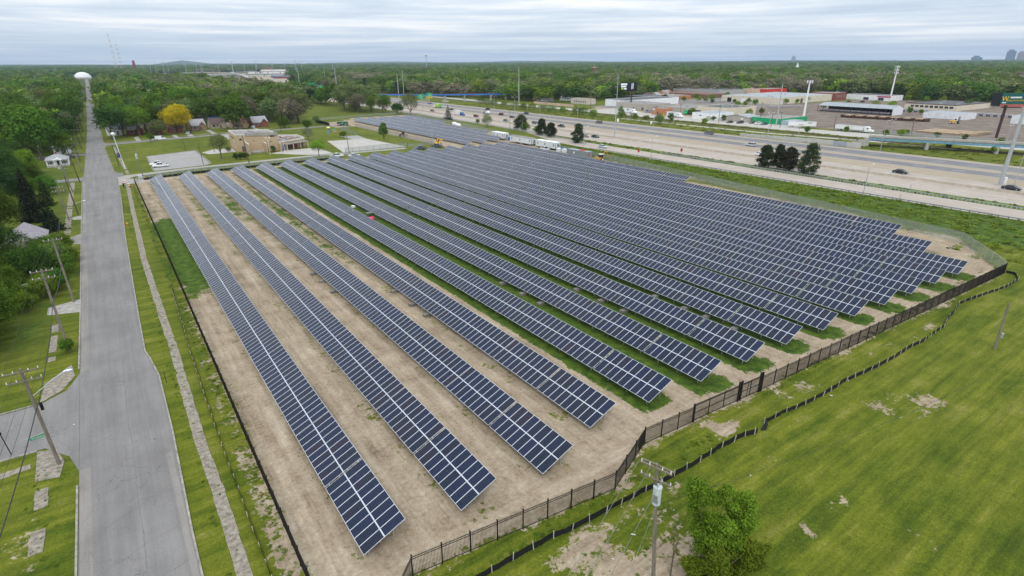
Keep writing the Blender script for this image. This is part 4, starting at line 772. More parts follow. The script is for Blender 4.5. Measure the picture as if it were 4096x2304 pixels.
# shrubs along the far side of the freeway
for i,(x_,y_,h_,w_) in enumerate([(288,432,4.5,9),(290,418,5,8),(287,398,6,9),(288,388,4,7),(287,375,5,11),(288,362,4.5,9),(287,350,4.2,10),(289,338,4,8),(288,322,5,9),(287,314,5.5,10),(288,305,4,7),(296,455,5,8),(299,470,5,8),(292,268,4,6),(296,262,3,6),(298,252,3,7),(297,285,3.5,7),(287,243,6,8),(292,238,7,5)]):
    t=big(x_,y_,h_,w_,[G2,G1,OL][i%3],'low green shrub clump on the grass beyond the freeway lanes' ,300+i,1700,.36,9,base=0,name='shrub',cat='shrub',r0=.08); t['group']='shrubs beyond the freeway'
for i,(x_,y_,h_) in enumerate([(308,297,6),(300,219,4),(309,160,3.6),(325,128,3.5),(330,123,4),(331,150,3),(360,228,6.5),(466,232,6),(460,330,4),(466,342,5),(470,352,5),(476,318,4),(300,92,3),(301,76,3),(338,98,3),(337,84,3),(490,205,8),(327,232,3),(329,226,4),(334,250,3),(345,262,4),(352,268,5),(386,252,6),(388,236,5),(395,262,6),(402,270,5),(412,276,4),(430,284,6),(445,287,5),(462,288,6),(500,282,5),(520,283,4),(470,300,6),(480,345,7),(488,352,6),(484,366,7),(510,350,6),(526,352,5),(540,370,6),(612,296,7),(606,312,8),(622,330,8),(630,350,8),(618,232,7),(628,226,8),(600,210,7),(596,196,7),(604,176,7),(610,156,8),(524,206,6),(478,176,5),(476,168,4),(341,64,4),(339,110,3),(340,124,3),(500,198,7),(570,170,7),(588,158,6),(430,380,6),(458,360,5),(505,345,6),(480,300,3),(540,286,6)]):
    t=big(x_,y_,h_,h_*1.0,[G1,YG,G2][i%3],'young green tree or bush growing in the industrial yards',340+i,1000,.42,8,base=.05,name='yard_tree',r0=.08); t['group']='self-sown trees in the industrial yards'
# weeds: clumps along fences, banks and broken kerbs
def weeds(name,pts,size,hgt,n_each,label,col,seed=5):
    rs=np.random.RandomState(seed); P=np.array(pts,float); k=len(P)*n_each; base=np.repeat(P,n_each,0); rad=base[:,2]
    a=rs.uniform(0,2*PI,k); r_=np.sqrt(rs.rand(k))*rad; p=np.stack([base[:,0]+r_*np.cos(a),base[:,1]+r_*np.sin(a),rs.uniform(.0,1,k)*hgt*(1-.6*r_/np.maximum(rad,.01))],-1)
    nrm=rs.normal(size=(k,3))*.6; nrm[:,2]=abs(nrm[:,2])+1.6; nrm/=np.linalg.norm(nrm,axis=1)[:,None]; a_=np.cross(nrm,rs.normal(size=(k,3))); a_/=np.linalg.norm(a_,axis=1)[:,None]; b_=np.cross(nrm,a_); s=size*rs.uniform(.5,1.3,k)[:,None]
    V=np.stack([p-a_*s*.5,p+b_*s*.4,p+a_*s*.5,p-b_*s*.4],1).reshape(-1,3)
    me=bpy.data.meshes.new(name); me.vertices.add(4*k); me.vertices.foreach_set('co',V.ravel().astype(np.float32)); me.loops.add(4*k); me.loops.foreach_set('vertex_index',np.arange(4*k,dtype=np.int32)); me.polygons.add(k)
    me.polygons.foreach_set('loop_start',np.arange(0,4*k,4,dtype=np.int32)); me.polygons.foreach_set('loop_total',np.full(k,4,np.int32))
    at=me.attributes.new('tint','FLOAT','POINT'); at.data.foreach_set('value',np.repeat(rs.rand(len(P)),n_each*4).astype(np.float32)); me.materials.append(FOL); me.update()
    o=ob(name,me,kind='stuff'); o.color=tuple(col)+(1,); tag(o,label,'grass'); return o
rr_=random.Random(3); P=[]
for _ in range(260): P.append((rr_.gauss(4.45,.3),rr_.uniform(34,218),rr_.uniform(.12,.3)))
for _ in range(160): P.append((rr_.uniform(1.0,1.6) if rr_.random()<.5 else rr_.uniform(.3,.6),rr_.uniform(36,215),rr_.uniform(.1,.3)))
for _ in range(90): P.append((rr_.uniform(12,46),rr_.gauss(27.4,.3),rr_.uniform(.15,.35)))
for _ in range(120): P.append((rr_.uniform(57,128),rr_.gauss(28.6,.2),rr_.uniform(.15,.4)))
for _ in range(30): P.append((rr_.uniform(20,36),rr_.uniform(12,24),rr_.uniform(.1,.3)))
for _ in range(40): P.append((rr_.uniform(-13.0,-10.2),rr_.uniform(44,63),rr_.uniform(.1,.3)))
for k_ in range(12): P.append((56+rr_.uniform(-3,3),22.3+rr_.uniform(-1,.8),.8))
for k_ in range(5): P.append((49.5+rr_.uniform(-.8,.8),23.3+rr_.uniform(-.5,.5),.6))
weeds('weeds',P,.10,.14,34,'low rank weeds along the fences and broken pavement',(.10,.17,.02))
P=[]
for _ in range(1300):
    y_=rr_.uniform(-30,240); lo=145+max(0,(y_-38))*.14 if y_<115 else 156+(y_-115)*.09
    if y_<38: lo=134
    P.append((rr_.uniform(lo+1.0,177),y_,rr_.uniform(.6,1.6)))
weeds('bank_grass',P,.42,.75,34,'long tufted grass on the bank between the fence and the ramp',(.155,.195,.024),9)
P=[(rr_.uniform(272,301),rr_.uniform(60,470),rr_.uniform(.6,1.6)) for _ in range(520)]+[(rr_.uniform(191.6,196.4),rr_.uniform(20,214),rr_.uniform(.4,1)) for _ in range(260)]+[(rr_.uniform(306,312),rr_.uniform(60,300),rr_.uniform(.6,1.4)) for _ in range(200)]
weeds('verge_weeds',P,.5,.6,26,'tall grass on the freeway verges',(.14,.185,.022),12)
b_=big(-10.4,90.6,1.9,2.2,G2,'leafy bush at the foot of the leaning street pole',77,2500,.18,8,base=0,name='bush',cat='bush',r0=.04)
# the woods
CLEAR=[[(-17,-200),(4,-200),(4,330),(-17,330)],[(-12.5,300),(3,300),(10,1000),(20,1500),(30,1950),(-38,1950),(-27,1500),(-15,1000)],[(3,-300),(200,-300),(200,384),(3,366)],[(74,380),(112,380),(118,480),(118,560),(168,580),(176,505),(160,450),(185,420),(200,400),(200,360),(74,360)],
 [(186,-300),(300,-300),(300,1300),(186,1300)],[(290,-300),(640,-300),(640,285),(672,360),(672,402),(600,404),(550,460),(505,440),(440,425),(400,425),(345,440),(345,520),(300,640)],[(-45,286),(-10,286),(-10,300),(-45,300)],[(-60,60),(-11,60),(-11,300),(-60,300)],
 [(130,1720),(225,1150),(420,1150),(450,1720),(800,2150),(850,2600),(140,2600)],[(-60,1850),(40,1850),(60,2000),(-60,2000)],[(-60,40),(-12,40),(-12,92),(-60,80)]]
CIRC=[(36,376,15),(48,392,13),(59,396,13),(70,392,13),(82,390,12),(24,378,10),(10,384,11),(4,392,10),(92,384,9),(-17,285,12),(-15,322,7),(-16,343,6),(-26,392,9),(-15,380,8),(366,452,7),(388,450,6),(372,474,6),(400,600,6),(414,594,6),(358,594,18),(374,402,9),(640,405,7),(5,388,7),(14,378,6),(36,380,8),(48,395,9),(60,393,9),(72,386,9),(82,384,9)]
def clear(x,y):
    c=np.zeros(x.shape,bool)
    for P in CLEAR: c|=inpoly(x,y,P)
    for a,b,r in CIRC: c|=np.hypot(x-a,y-b)<r
    return c
rs=np.random.RandomState(5)
def cand(r0,r1,sp):
    n=int(r1/sp)+1; ii,jj=np.meshgrid(np.arange(-n,n+1),np.arange(-n,n+1)); x=ii.ravel()*sp+rs.uniform(-.46,.46,ii.size)*sp; y=jj.ravel()*sp+rs.uniform(-.46,.46,ii.size)*sp
    d=np.hypot(x,y); az=np.degrees(np.arctan2(x,y)); k=(d>r0)&(d<=r1)&(az>-13)&(az<84); x,y=x[k],y[k]; k=~clear(x,y); return x[k],y[k]
x,y=cand(60,1500,12.0); az=np.degrees(np.arctan2(x,y)); vis=(az>-9.5)&(az<79.5); d=np.hypot(x,y)
order=np.argsort(d+np.where(vis,0,1e6)); near=order[:225]; rest=order[225:]
# brownish budding trees gather in belts, as in the photograph
def kind_at(a,b,r):
    q=mnoise.noise(Vector((a*.006,b*.006,2)))+ (.35 if (60<a<200 and 560<b<1000) else 0)+(.25 if (a>560 and d_(a,b)<1200) else 0)
    if a<20: q-=.25
    if q>.34: return [4,9,6,3,4,9,7][int(r*7)]
    if q>.10: return [3,4,6,7,3,1,0][int(r*7)]
    if q<-.25: return [0,2,8,1,5,2,0][int(r*7)]
    return [0,1,2,3,7,1,6][int(r*7)]
def d_(a,b): return math.hypot(a,b)
KN=['bright green','mid green','dark green','olive green','grey-brown budding','yellow-green','soft green','deep green','dark round','brownish half-bare']
for i in near:
    a,b=float(x[i]),float(y[i]); k=kind_at(a,b,rs.rand()); cr_,tk,col,h_,w_=VAR[k]
    area='left of the straight street' if a<0 else ('behind the far houses' if b>a*1.5 and a<130 else ('beyond the freeway houses' if a<560 else 'behind the industrial yards'))
    t=tree(a,b,cr_,tk,col,'%s tree in the wood %s'%(KN[k],area),s=rnd.uniform(.98,1.42),sx=rnd.uniform(1.15,1.65),group='%s trees in the wood %s'%(KN[k],area))
SRC=[]
for k in range(len(NFAR)):
    # one real tree of each far kind stands in the wood; the far wood repeats it
    i=rest[k*7]; t=thing('leafy_tree','%s tree far out in the wood'%KN[k],'tree',float(x[i]),float(y[i]),0,rnd.uniform(0,6),'%s trees far out in the wood'%KN[k])
    c=ob('crown',NFAR[k][0],t); c.color=tuple(NFAR[k][1])+(1,); SRC.append(c)
pts=[];ix=[];sc_=[];rt2=[]
def addp(x,y,smul,cut=None):
    for a,b in zip(x,y):
        a=float(a);b=float(b); pts.append((a,b,-.3)); ix.append(kind_at(a,b,rs.rand())); q=rs.uniform(.62,1.25)*smul; sc_.append((q*rs.uniform(.9,1.15),q*rs.uniform(.9,1.15),q*rs.uniform(.8,1.1)/max(1,smul**.75))); rt2.append(rs.uniform(0,6.28))
used=set(int(rest[k*7]) for k in range(len(NFAR))); keep=[i for i in rest if int(i) not in used]
addp(x[keep],y[keep],1.36)
X,Y=cand(1500,3200,15); addp(X,Y,1.45)
X,Y=cand(3200,5200,26); addp(X,Y,2.4)
X,Y=cand(5200,8600,48); addp(X,Y,4.2)
me=bpy.data.meshes.new('far_woodland'); me.vertices.add(len(pts)); me.vertices.foreach_set('co',np.array(pts,np.float32).ravel())
me.attributes.new('kind_index','INT','POINT').data.foreach_set('value',np.array(ix,np.int32)); me.attributes.new('size','FLOAT_VECTOR','POINT').data.foreach_set('vector',np.array(sc_,np.float32).ravel()); me.attributes.new('turn','FLOAT','POINT').data.foreach_set('value',np.array(rt2,np.float32)); me.update()
fwood=ob('far_woodland',me,kind='stuff'); tag(fwood,'unbroken green wood running out to the horizon','woodland')
ng=bpy.data.node_groups.new('scatter_trees','GeometryNodeTree'); ng.interface.new_socket('Geometry',in_out='INPUT',socket_type='NodeSocketGeometry'); ng.interface.new_socket('Geometry',in_out='OUTPUT',socket_type='NodeSocketGeometry')
gi=ng.nodes.new('NodeGroupInput'); go=ng.nodes.new('NodeGroupOutput'); ip=ng.nodes.new('GeometryNodeInstanceOnPoints'); jn=ng.nodes.new('GeometryNodeJoinGeometry')
for c in reversed(SRC):
    oi=ng.nodes.new('GeometryNodeObjectInfo'); oi.inputs['Object'].default_value=c; oi.inputs['As Instance'].default_value=True; oi.transform_space='ORIGINAL'; ng.links.new(oi.outputs['Geometry'],jn.inputs[0])
def na(nm,ty):
    a=ng.nodes.new('GeometryNodeInputNamedAttribute'); a.data_type=ty; a.inputs[0].default_value=nm; return a.outputs['Attribute']
mp=ng.nodes.new('GeometryNodeMeshToPoints'); ng.links.new(gi.outputs[0],mp.inputs[0]); ng.links.new(mp.outputs[0],ip.inputs['Points']); ng.links.new(jn.outputs[0],ip.inputs['Instance']); ip.inputs['Pick Instance'].default_value=True
ng.links.new(na('kind_index','INT'),ip.inputs['Instance Index']); ng.links.new(na('size','FLOAT_VECTOR'),ip.inputs['Scale'])
cx=ng.nodes.new('ShaderNodeCombineXYZ'); ng.links.new(na('turn','FLOAT'),cx.inputs[2]); ng.links.new(cx.outputs[0],ip.inputs['Rotation']); ng.links.new(ip.outputs[0],go.inputs[0])
md=fwood.modifiers.new('scatter','NODES'); md.node_group=ng
print('far trees',len(pts))
# ------------------------------------------------------------------ buildings
def wallmat(n,c,**k): return mat(n,c,.85,var=k.pop('var',.12),scale=k.pop('scale',.7),bump=k.pop('bump',.1),**k)
W_WHITE=wallmat('white_painted_block',(.80,.80,.80)); W_CREAM=wallmat('cream_stucco',(.66,.59,.47)); W_TAN=wallmat('tan_brick',(.47,.36,.23),var=.14,scale=1.5); W_GREY=wallmat('grey_block',(.42,.38,.33)); W_RED=wallmat('red_brick',(.26,.075,.055),scale=2); W_REDP=wallmat('bright_red_wall',(.60,.06,.05)); W_ORB=wallmat('orange_brick',(.45,.19,.09)); W_GREEN=wallmat('green_painted_wall',(.015,.33,.13)); W_BROWN=wallmat('dark_brown_wall',(.11,.075,.06)); W_PINK=wallmat('pale_pink_wall',(.60,.44,.34)); W_LB=wallmat('pale_blue_metal',(.36,.45,.50)); W_SID=wallmat('pale_siding',(.72,.73,.76)); W_DARK=wallmat('dark_timber',(.05,.045,.042)); W_BR2=wallmat('old_rust_cladding',(.20,.11,.075),var=.3)
RF_DG=mat('dark_felt_roof',(.11,.11,.115),.9,var=.25,scale=.4); RF_G=mat('grey_gravel_roof',(.27,.25,.235),.95,var=.25,scale=.4,bump=.2); RF_LG=mat('pale_metal_roof',(.34,.365,.385),.6,.2,var=.12,scale=.3); RF_BR=mat('brown_shingles',(.25,.13,.085),.9,var=.15,scale=2); RF_GS=mat('grey_shingles',(.33,.33,.34),.9,var=.12,scale=2); RF_DK=mat('plum_shingles',(.12,.08,.08),.9,var=.15,scale=2); RF_BLUE=mat('blue_tarp',(.05,.17,.50),.6,var=.1)
TRIM=mat('pale_trim',(.62,.60,.56),.7,var=.08); DOORM=mat('dull_door',(.13,.10,.09),.7,var=.1); BLUEB=mat('blue_steel',(.03,.16,.50),.5,var=.15,scale=.3); LBLUE=mat('pale_blue_girder',(.17,.32,.42),.6,var=.2)
def opening(root,side,pos,w,z0,z1,kind,X0,X1,Y0,Y1,gm=None):
    """a door or window set 3 mm proud of the wall; side S faces -x, E faces -y (local axes)"""
    t=.05
    def bx(mb,a0,a1,c0,c1,d0,d1):
        if side=='S': mb.box(X0-d1,X0-d0,a0,a1,c0,c1)
        else: mb.box(a0,a1,Y0-d1,Y0-d0,c0,c1)
    o0=(Y0 if side=='S' else X0)+pos
    f=MB(); fr=.09 if kind=='window' else .07
    bx(f,o0-fr,o0+w+fr,z1,z1+fr,0,t); bx(f,o0-fr,o0+w+fr,z0-fr,z0,0,t+.02); bx(f,o0-fr,o0,z0,z1,0,t); bx(f,o0+w,o0+w+fr,z0,z1,0,t)
    if kind=='window': bx(f,o0+w/2-.03,o0+w/2+.03,z0,z1,.012,t-.005)
    fo=part(f,'window' if kind=='window' else ('door' if kind!='gate' else 'roller_door'),TRIM,root)
    g=MB(); bx(g,o0,o0+w,z0,z1,.0,.012); part(g,'pane' if kind=='window' else 'door_leaf',gm or (GLASS if kind=='window' else DOORM),fo)
def block(name,label,v0,v1,u0,u1,h,wm,rm,par=.35,ops=(),skew=0,cat='building',roofbits=0,seed=1,group=None,rz=0,capm=None):
    """flat-roofed block; origin at the corner nearest the camera"""
    root=thing(name,label,cat,v0,u0,0,rz,group); X1,Y1=v1-v0,u1-u0; t=.25
    mb=MB(); mb.box(0,X1,0,Y1,0,h); part(mb,'wall',wm,root)
    r=MB(); r.box(t,X1-t,t,Y1-t,h,h+.06); part(r,'roof',rm,root)
    if par:
        p=MB(); p.box(-.02,X1+.02,-.02,t,h,h+par); p.box(-.02,X1+.02,Y1-t,Y1+.02,h,h+par); p.box(-.02,t,t,Y1-t,h,h+par); p.box(X1-t,X1+.02,t,Y1-t,h,h+par); part(p,'parapet',capm or wm,root)
    for (s,p,w,z0,z1,k,*g) in ops: opening(root,s,p,w,z0,z1,k,0,X1,0,Y1,g[0] if g else None)
    rs_=random.Random(seed)
    for _ in range(roofbits):
        a,b=rs_.uniform(.1,.85)*X1,rs_.uniform(.05,.9)*Y1; s=rs_.uniform(.5,1.6); q=MB(); q.box(a,a+s,b,b+s*1.3,h+.06,h+.06+rs_.uniform(.5,1.2)); part(q,'roof_vent' if s<1 else 'air_handler',STEEL,root)
    return root
def gable(name,label,v,u,w,d,h,rh,wm,rm,axis='y',rz=0,over=.35,ops=(),chim=None,cat='house',group=None,hip=0,porch=None,found=None):
    """house; origin at the near corner, front wall S faces -x, side wall E faces -y; axis = direction of the ridge"""
    root=thing(name,label,cat,v,u,0,rz,group); mb=MB(); mb.box(0,w,0,d,0,h)
    if axis=='y': mb.add([(0,0,h),(w,0,h),(w/2,0,h+rh),(0,d,h),(w,d,h),(w/2,d,h+rh)],[(0,1,2),(4,3,5)]) if not hip else None
    else: mb.add([(0,0,h),(0,d,h),(0,d/2,h+rh),(w,0,h),(w,d,h),(w,d/2,h+rh)],[(1,0,2),(3,4,5)]) if not hip else None
    part(mb,'wall',wm,root)
    if found: f=MB(); f.box(-.04,w+.04,-.04,d+.04,0,.55); part(f,'foundation',found,root)
    r=MB(); o=over; th=.12
    def slab(a,b,c,e): 
        r.add([a,b,c,e]+[(p[0],p[1],p[2]+th) for p in (a,b,c,e)],[(3,2,1,0),(4,5,6,7),(0,1,5,4),(1,2,6,5),(2,3,7,6),(3,0,4,7)])
    if hip:
        if axis=='x': A,B=(hip,d/2,h+rh),(w-hip,d/2,h+rh)
        else: A,B=(w/2,hip,h+rh),(w/2,d-hip,h+rh)
        c=[(-o,-o,h-.05),(w+o,-o,h-.05),(w+o,d+o,h-.05),(-o,d+o,h-.05)]
        r.add(c+[A,B],[(0,1,5,4),(2,3,4,5),(3,0,4),(1,2,5),(3,2,1,0)] if axis=='x' else [(1,2,5,4),(3,0,4,5),(0,1,4),(2,3,5),(3,2,1,0)])
    elif axis=='y':
        k=rh*o/(w/2); slab((-o,-o,h-k),(w/2,-o,h+rh),(w/2,d+o,h+rh),(-o,d+o,h-k)); slab((w/2,-o,h+rh),(w+o,-o,h-k),(w+o,d+o,h-k),(w/2,d+o,h+rh))
    else:
        k=rh*o/(d/2); slab((-o,-o,h-k),(w+o,-o,h-k),(w+o,d/2,h+rh),(-o,d/2,h+rh)); slab((-o,d/2,h+rh),(w+o,d/2,h+rh),(w+o,d+o,h-k),(-o,d+o,h-k))
    ro=part(r,'roof',rm,root)
    if chim: q=MB(); q.box(chim[0],chim[0]+.7,chim[1],chim[1]+.7,h*.7,h+rh+.9); part(q,'chimney',W_RED,ro)
    for (s,p,w_,z0,z1,k_,*g) in ops: opening(root,s,p,w_,z0,z1,k_,0,w,0,d,g[0] if g else None)
    if porch:
        (py,pw,pd,pz)=porch; q=MB(); q.box(-pd,0,py,py+pw,0,.45); q.box(-pd-.5,-pd,py+pw*.35,py+pw*.65,0,.25); part(q,'porch_floor',CONC,root)
        q=MB(); q.add([(-pd-.25,py-.25,pz),(0.2,py-.25,pz),(0.2,py+pw+.25,pz),(-pd-.25,py+pw+.25,pz),(-pd-.25,py+pw/2,pz+.8),(.6,py+pw/2,pz+.8)],[(0,1,5,4),(2,3,4,5),(3,0,4),(3,2,1,0),(1,2,5)]); part(q,'porch_roof',rm,root)
        for a in (py+.06,py+pw-.14): q=MB(); q.box(-pd+.02,-pd+.12,a,a+.1,.45,pz); part(q,'porch_post',WHITE,root)
    return root
# houses left of the street (fronts face the street or the side street, local S turned to face -y by rz)
DKS=mat('dark_shutter',(.02,.02,.04),.6)
h=thing('bungalow','small white bungalow with dark shutters and grey hip roof on the side street corner','house',-19.8,277.2,0,0)
mb=MB(); mb.box(0,6.9,0,8.6,.6,2.75); part(mb,'wall',W_SID,h)
mb=MB(); mb.box(-.04,6.94,-.04,8.64,0,.75); part(mb,'foundation',W_GREY,h)
mb=MB(); c=[(-.35,-.35,2.7),(7.25,-.35,2.7),(7.25,8.95,2.7),(-.35,8.95,2.7),(3.45,3.2,4.5),(3.45,5.4,4.5)]; mb.add(c,[(1,2,5,4),(3,0,4,5),(0,1,4),(2,3,5),(3,2,1,0)]); ro=part(mb,'roof',RF_GS,h)
mb=MB(); mb.box(3.2,3.8,4.2,4.8,4.0,5.2); part(mb,'chimney',W_RED,ro)
mb=MB(); mb.add([(2.2,-1.6,2.72),(4.9,-1.6,2.72),(3.55,-1.6,3.45),(2.2,1.3,2.9),(4.9,1.3,2.9),(3.55,2.4,3.45)],[(0,1,2),(0,2,5,3),(1,4,5,2),(0,3,4,1)]); part(mb,'porch_roof',WHITE,h)
for a in (2.3,4.7): mb=MB(); mb.box(a,a+.1,-1.5,-1.4,.4,2.72); part(mb,'porch_post',WHITE,h)
mb=MB(); mb.box(2.3,4.8,-1.5,-.05,0,.45); mb.box(3.4,4.3,-2.0,-1.5,0,.25); part(mb,'porch_floor',CONC,h)
for p_ in (.95,5.25):
    opening(h,'E',p_,.85,1.15,2.3,'window',0,6.9,0,8.6)
    for s_ in (-.48,.99): mb=MB(); mb.box(p_+s_,p_+s_+.34,-.05,-.005,1.1,2.35); part(mb,'shutter',DKS,h)
opening(h,'E',3.3,.7,.75,2.4,'door',0,6.9,0,8.6,GLASS)
sheet('front_path',[(-16.4,270.5),(-15.6,270.5),(-15.8,275.6),(-16.6,275.6)],.045,SIDE)
gable('derelict_house','derelict house with pale grey sagging roof and broken vents, half swallowed by bushes',-21.5,146,6.8,11,2.6,2.2,wallmat('dirty_white_wall',(.45,.43,.38),var=.3),mat('mauve_grey_shingles',(.30,.27,.29),.9,var=.2,scale=1.2),axis='y',ops=[('E',1.2,.9,1,2,'window'),('E',4.2,.9,1,2,'window')],chim=None)
for a,b in ((-18.9,152),(-18.4,150)):
    q=MB(); q.box(0,.5,0,.35,4.3,4.75); o=part(q,'roof_vent',BLACK,None,loc=(a,b,-.15)); o.parent=bpy.data.objects['derelict_house']; o.location=(a+21.5,b-146,-.35)
gable('house','pale blue-grey house with white garage roof left of the street',-19,318,6,8,3,1.8,W_SID,RF_GS,axis='x',ops=[('E',1,1,1,2.2,'window'),('E',3.5,.9,.2,2.2,'door')])
gable('house','pinkish brick house glimpsed between the trees left of the street',-17.5,340,5,8,3.2,2.2,wallmat('pink_brick',(.38,.22,.19)),RF_GS,axis='x')
gable('house','small red brick house further up the left side of the street',-15.5,470,5,8,3.2,2.0,W_RED,RF_BR,axis='x',ops=[('E',1.5,1,1,2,'window')])
# far row of houses, fronts facing the near side street (-y)
def cottage(v,u,label,wm,rm,w=9,d=9,h=2.9,rh=3.2,dorm=True,chim=True,tarp=False,dl=0.8):
    root=thing('cottage',label,'house',v,u,0,R(6)); mb=MB(); mb.box(0,w,0,d,0,h); mb.add([(0,0,h),(0,d,h),(0,d/2,h+rh),(w,0,h),(w,d,h),(w,d/2,h+rh)],[(1,0,2),(3,4,5)]); part(mb,'wall',wm,root)
    r=MB(); o=.3; k=rh*o/(d/2)
    for (y0,y1,z0,z1) in ((-o,d/2,h-k,h+rh),(d/2,d+o,h+rh,h-k)):
        P=[(-o,y0,z0),(w+o,y0,z0),(w+o,y1,z1),(-o,y1,z1)]; r.add(P+[(a,b,c+.12) for a,b,c in P],[(3,2,1,0),(4,5,6,7),(0,1,5,4),(1,2,6,5),(2,3,7,6),(3,0,4,7)])
    ro=part(r,'roof',rm,root)
    if tarp: q=MB(); q.box(-.2,w*.7,d/2-.5,d/2+.4,h+rh+.05,h+rh+.18); part(q,'blue_tarp',RF_BLUE,ro)
    if chim: q=MB(); q.box(w-1.0,w-.3,d/2-.2,d/2+.5,h,h+rh+1.0); part(q,'chimney',wm,ro)
    if dorm:
        a,b=w*.5,w*.97; m=(a+b)/2; q=MB(); q.add([(a,-.9,0),(b,-.9,0),(b,-.9,h*.95),(m,-.9,h+1.9),(a,-.9,h*.95),(a,.1,0),(b,.1,0),(b,1.4,h*.95),(m,2.6,h+1.9),(a,1.4,h*.95)],[(0,1,2,3,4),(1,6,7,2),(5,0,4,9)]); part(q,'front_gable',wm,root)
        q=MB(); 
        for (x0,z0,x1,z1) in ((a-.3,h*.95-.25,m,h+2.0),(m,h+2.0,b+.3,h*.95-.25)):
            P=[(x0,-1.15,z0),(x1,-1.15,z1),(x1,2.7,z1),(x0,2.7 if 0 else 1.4,z0)]; q.add(P+[(e,f,g+.1) for e,f,g in P],[(3,2,1,0),(4,5,6,7),(0,1,5,4),(1,2,6,5),(2,3,7,6),(3,0,4,7)])
        part(q,'gable_roof',rm,root)
        g=MB(); g.box(m-.35,m+.35,-.96,-.905,h+.1,h+.9); part(g,'window',GLASS,root)
        f=MB(); f.box(a+.35,a+1.15,-.98,-.905,.2,2.2); part(f,'door',DOORM,root)
    opening(root,'E',.8,1.5,1.0,2.2,'window',0,w,0,d); opening(root,'E',w*.5-1.2,.8,.9,2.2,'window',0,w,0,d)
    return root
cottage(65.2,381,'tan brick cottage with brown roof, between the plum-roofed and the red brick houses',W_TAN,RF_BR,8.4,8)
cottage(76.4,379.5,'red brick cottage with pale grey roof at the right end of the far houses',W_RED,RF_GS,8.8,8,chim=False)
cottage(54.5,388,'tan cottage with dark plum roof and blue tarp along the ridge',wallmat('tan_siding',(.42,.36,.27)),RF_DK,8.4,8,tarp=True)
cottage(43.5,383,'brick cottage with pale grey roof beside the golden tree',wallmat('brown_brick',(.30,.19,.13)),RF_GS,7.5,8,chim=False)
cottage(31.5,378,'red brick cottage under the golden tree',W_RED,RF_DK,7,8,chim=False)
cottage(21,377,'dark brick cottage with driveway under the corner trees',W_RED,RF_DK,7,7,chim=False); cottage(12,381,'shaded brick cottage under the corner giant tree',W_RED,RF_GS,7,7,chim=False); cottage(2.8,384,'pale cottage with white porch at the street corner under the trees',W_SID,RF_GS,7,7,chim=False)
block('garage','small pink-roofed garage behind the plum-roofed cottage',63.2,65.0,392,397,2.6,W_SID,RF_BR,par=0)
# tan brick school-like building: tall hall, low wing, porch
b=thing('brick_hall','abandoned tan brick hall with flat roof, fin walls and a low collapsing wing','building',47.4,277.3,0,R(-1)); H=7.1
mb=MB(); mb.box(0,16.5,-6,20.0,0,H) if 0 else mb.add([(0,0,0),(16.3,-7.5,0),(16.3,12,0),(.6,20,0),(0,0,H),(16.3,-7.5,H),(16.3,12,H),(.6,20,H)],[(0,1,5,4),(1,2,6,5),(2,3,7,6),(3,0,4,7),(4,5,6,7)]); part(mb,'wall',W_TAN,b)
mb=MB(); mb.add([(.4,.3,H+.03),(15.9,-6.9,H+.03),(15.9,11.8,H+.03),(.9,19.5,H+.03)],[(0,1,2,3)]); ro=part(mb,'roof',RF_G,b)
def pb(mb,a,c,w,z0,z1):
    dx,dy=c[0]-a[0],c[1]-a[1]; l=math.hypot(dx,dy); ex,ey=-dy/l*w/2,dx/l*w/2; mb.prism([(a[0]-ex,a[1]-ey),(c[0]-ex,c[1]-ey),(c[0]+ex,c[1]+ey),(a[0]+ex,a[1]+ey)],z0,z1)
mb=MB(); pb(mb,(0,.1),(4,-1.75),.3,H,H+.35); pb(mb,(16.2,-7.3),(16.2,12),.3,H,H+.5); pb(mb,(.15,.3),(.75,19.8),.3,H,H+.5); pb(mb,(.7,19.9),(16.2,12.1),.3,H,H+.5); part(mb,'parapet',TRIM,b)
mb=MB(); pb(mb,(3.9,-1.9),(16.25,-7.6),.34,H-.35,H+1.0); part(mb,'concrete_band',CONCD,b)
mb=MB(); mb.tube([(9.8,2,H+.35),(8.3,14,H+.35)],.38,8); part(mb,'roof_duct',RF_LG,ro)
def on(mb,t0,t1,z0,z1,p0=(0,0),p1=(16.3,-7.5),d=.04):
    q=[(p0[0]+(p1[0]-p0[0])*t,p0[1]+(p1[1]-p0[1])*t) for t in (t0,t1)]; dx,dy=q[1][0]-q[0][0],q[1][1]-q[0][1]; l=math.hypot(dx,dy); ex,ey=dy/l*d,-dx/l*d
    mb.prism([(q[0][0]+ex,q[0][1]+ey),(q[1][0]+ex,q[1][1]+ey),q[1],q[0]],z0,z1)
for t0,t1,z0,z1,nm in ((.09,.15,4.9,5.6,'window'),(.12,.19,.1,2.3,'door'),(.82,.92,6.1,6.7,'window'),(.80,.83,3.9,4.3,'vent'),(.41,.44,4.3,4.7,'vent')):
    mb=MB(); on(mb,t0,t1,z0,z1); part(mb,nm,DOORM if nm!='window' else GLASS,b)
for t0 in (.16,.30,.44,.58): mb=MB(); on(mb,1-t0-.07,1-t0,4.9,5.9,(.6,20),(0,0)); part(mb,'window',GLASS,b)
mb=MB(); on(mb,.72,.76,3.6,4.7,(.6,20),(0,0),.12); part(mb,'wall_lamp',WHITE,b)
for a,c,hh,l in (((3.4,-1.7),(3.0,-12.6),4.3,'fin_wall'),((10.4,-4.9),(10.2,-12),4.0,'fin_wall')):
    mb=MB(); pb(mb,a,c,.35,0,hh); part(mb,l,W_TAN,b); mb=MB(); pb(mb,a,c,.45,hh,hh+.12); part(mb,'coping',TRIM,b)
mb=MB(); mb.box(3.8,9.9,-9.5,-3,0,.5); part(mb,'loading_dock',CONCD,b)
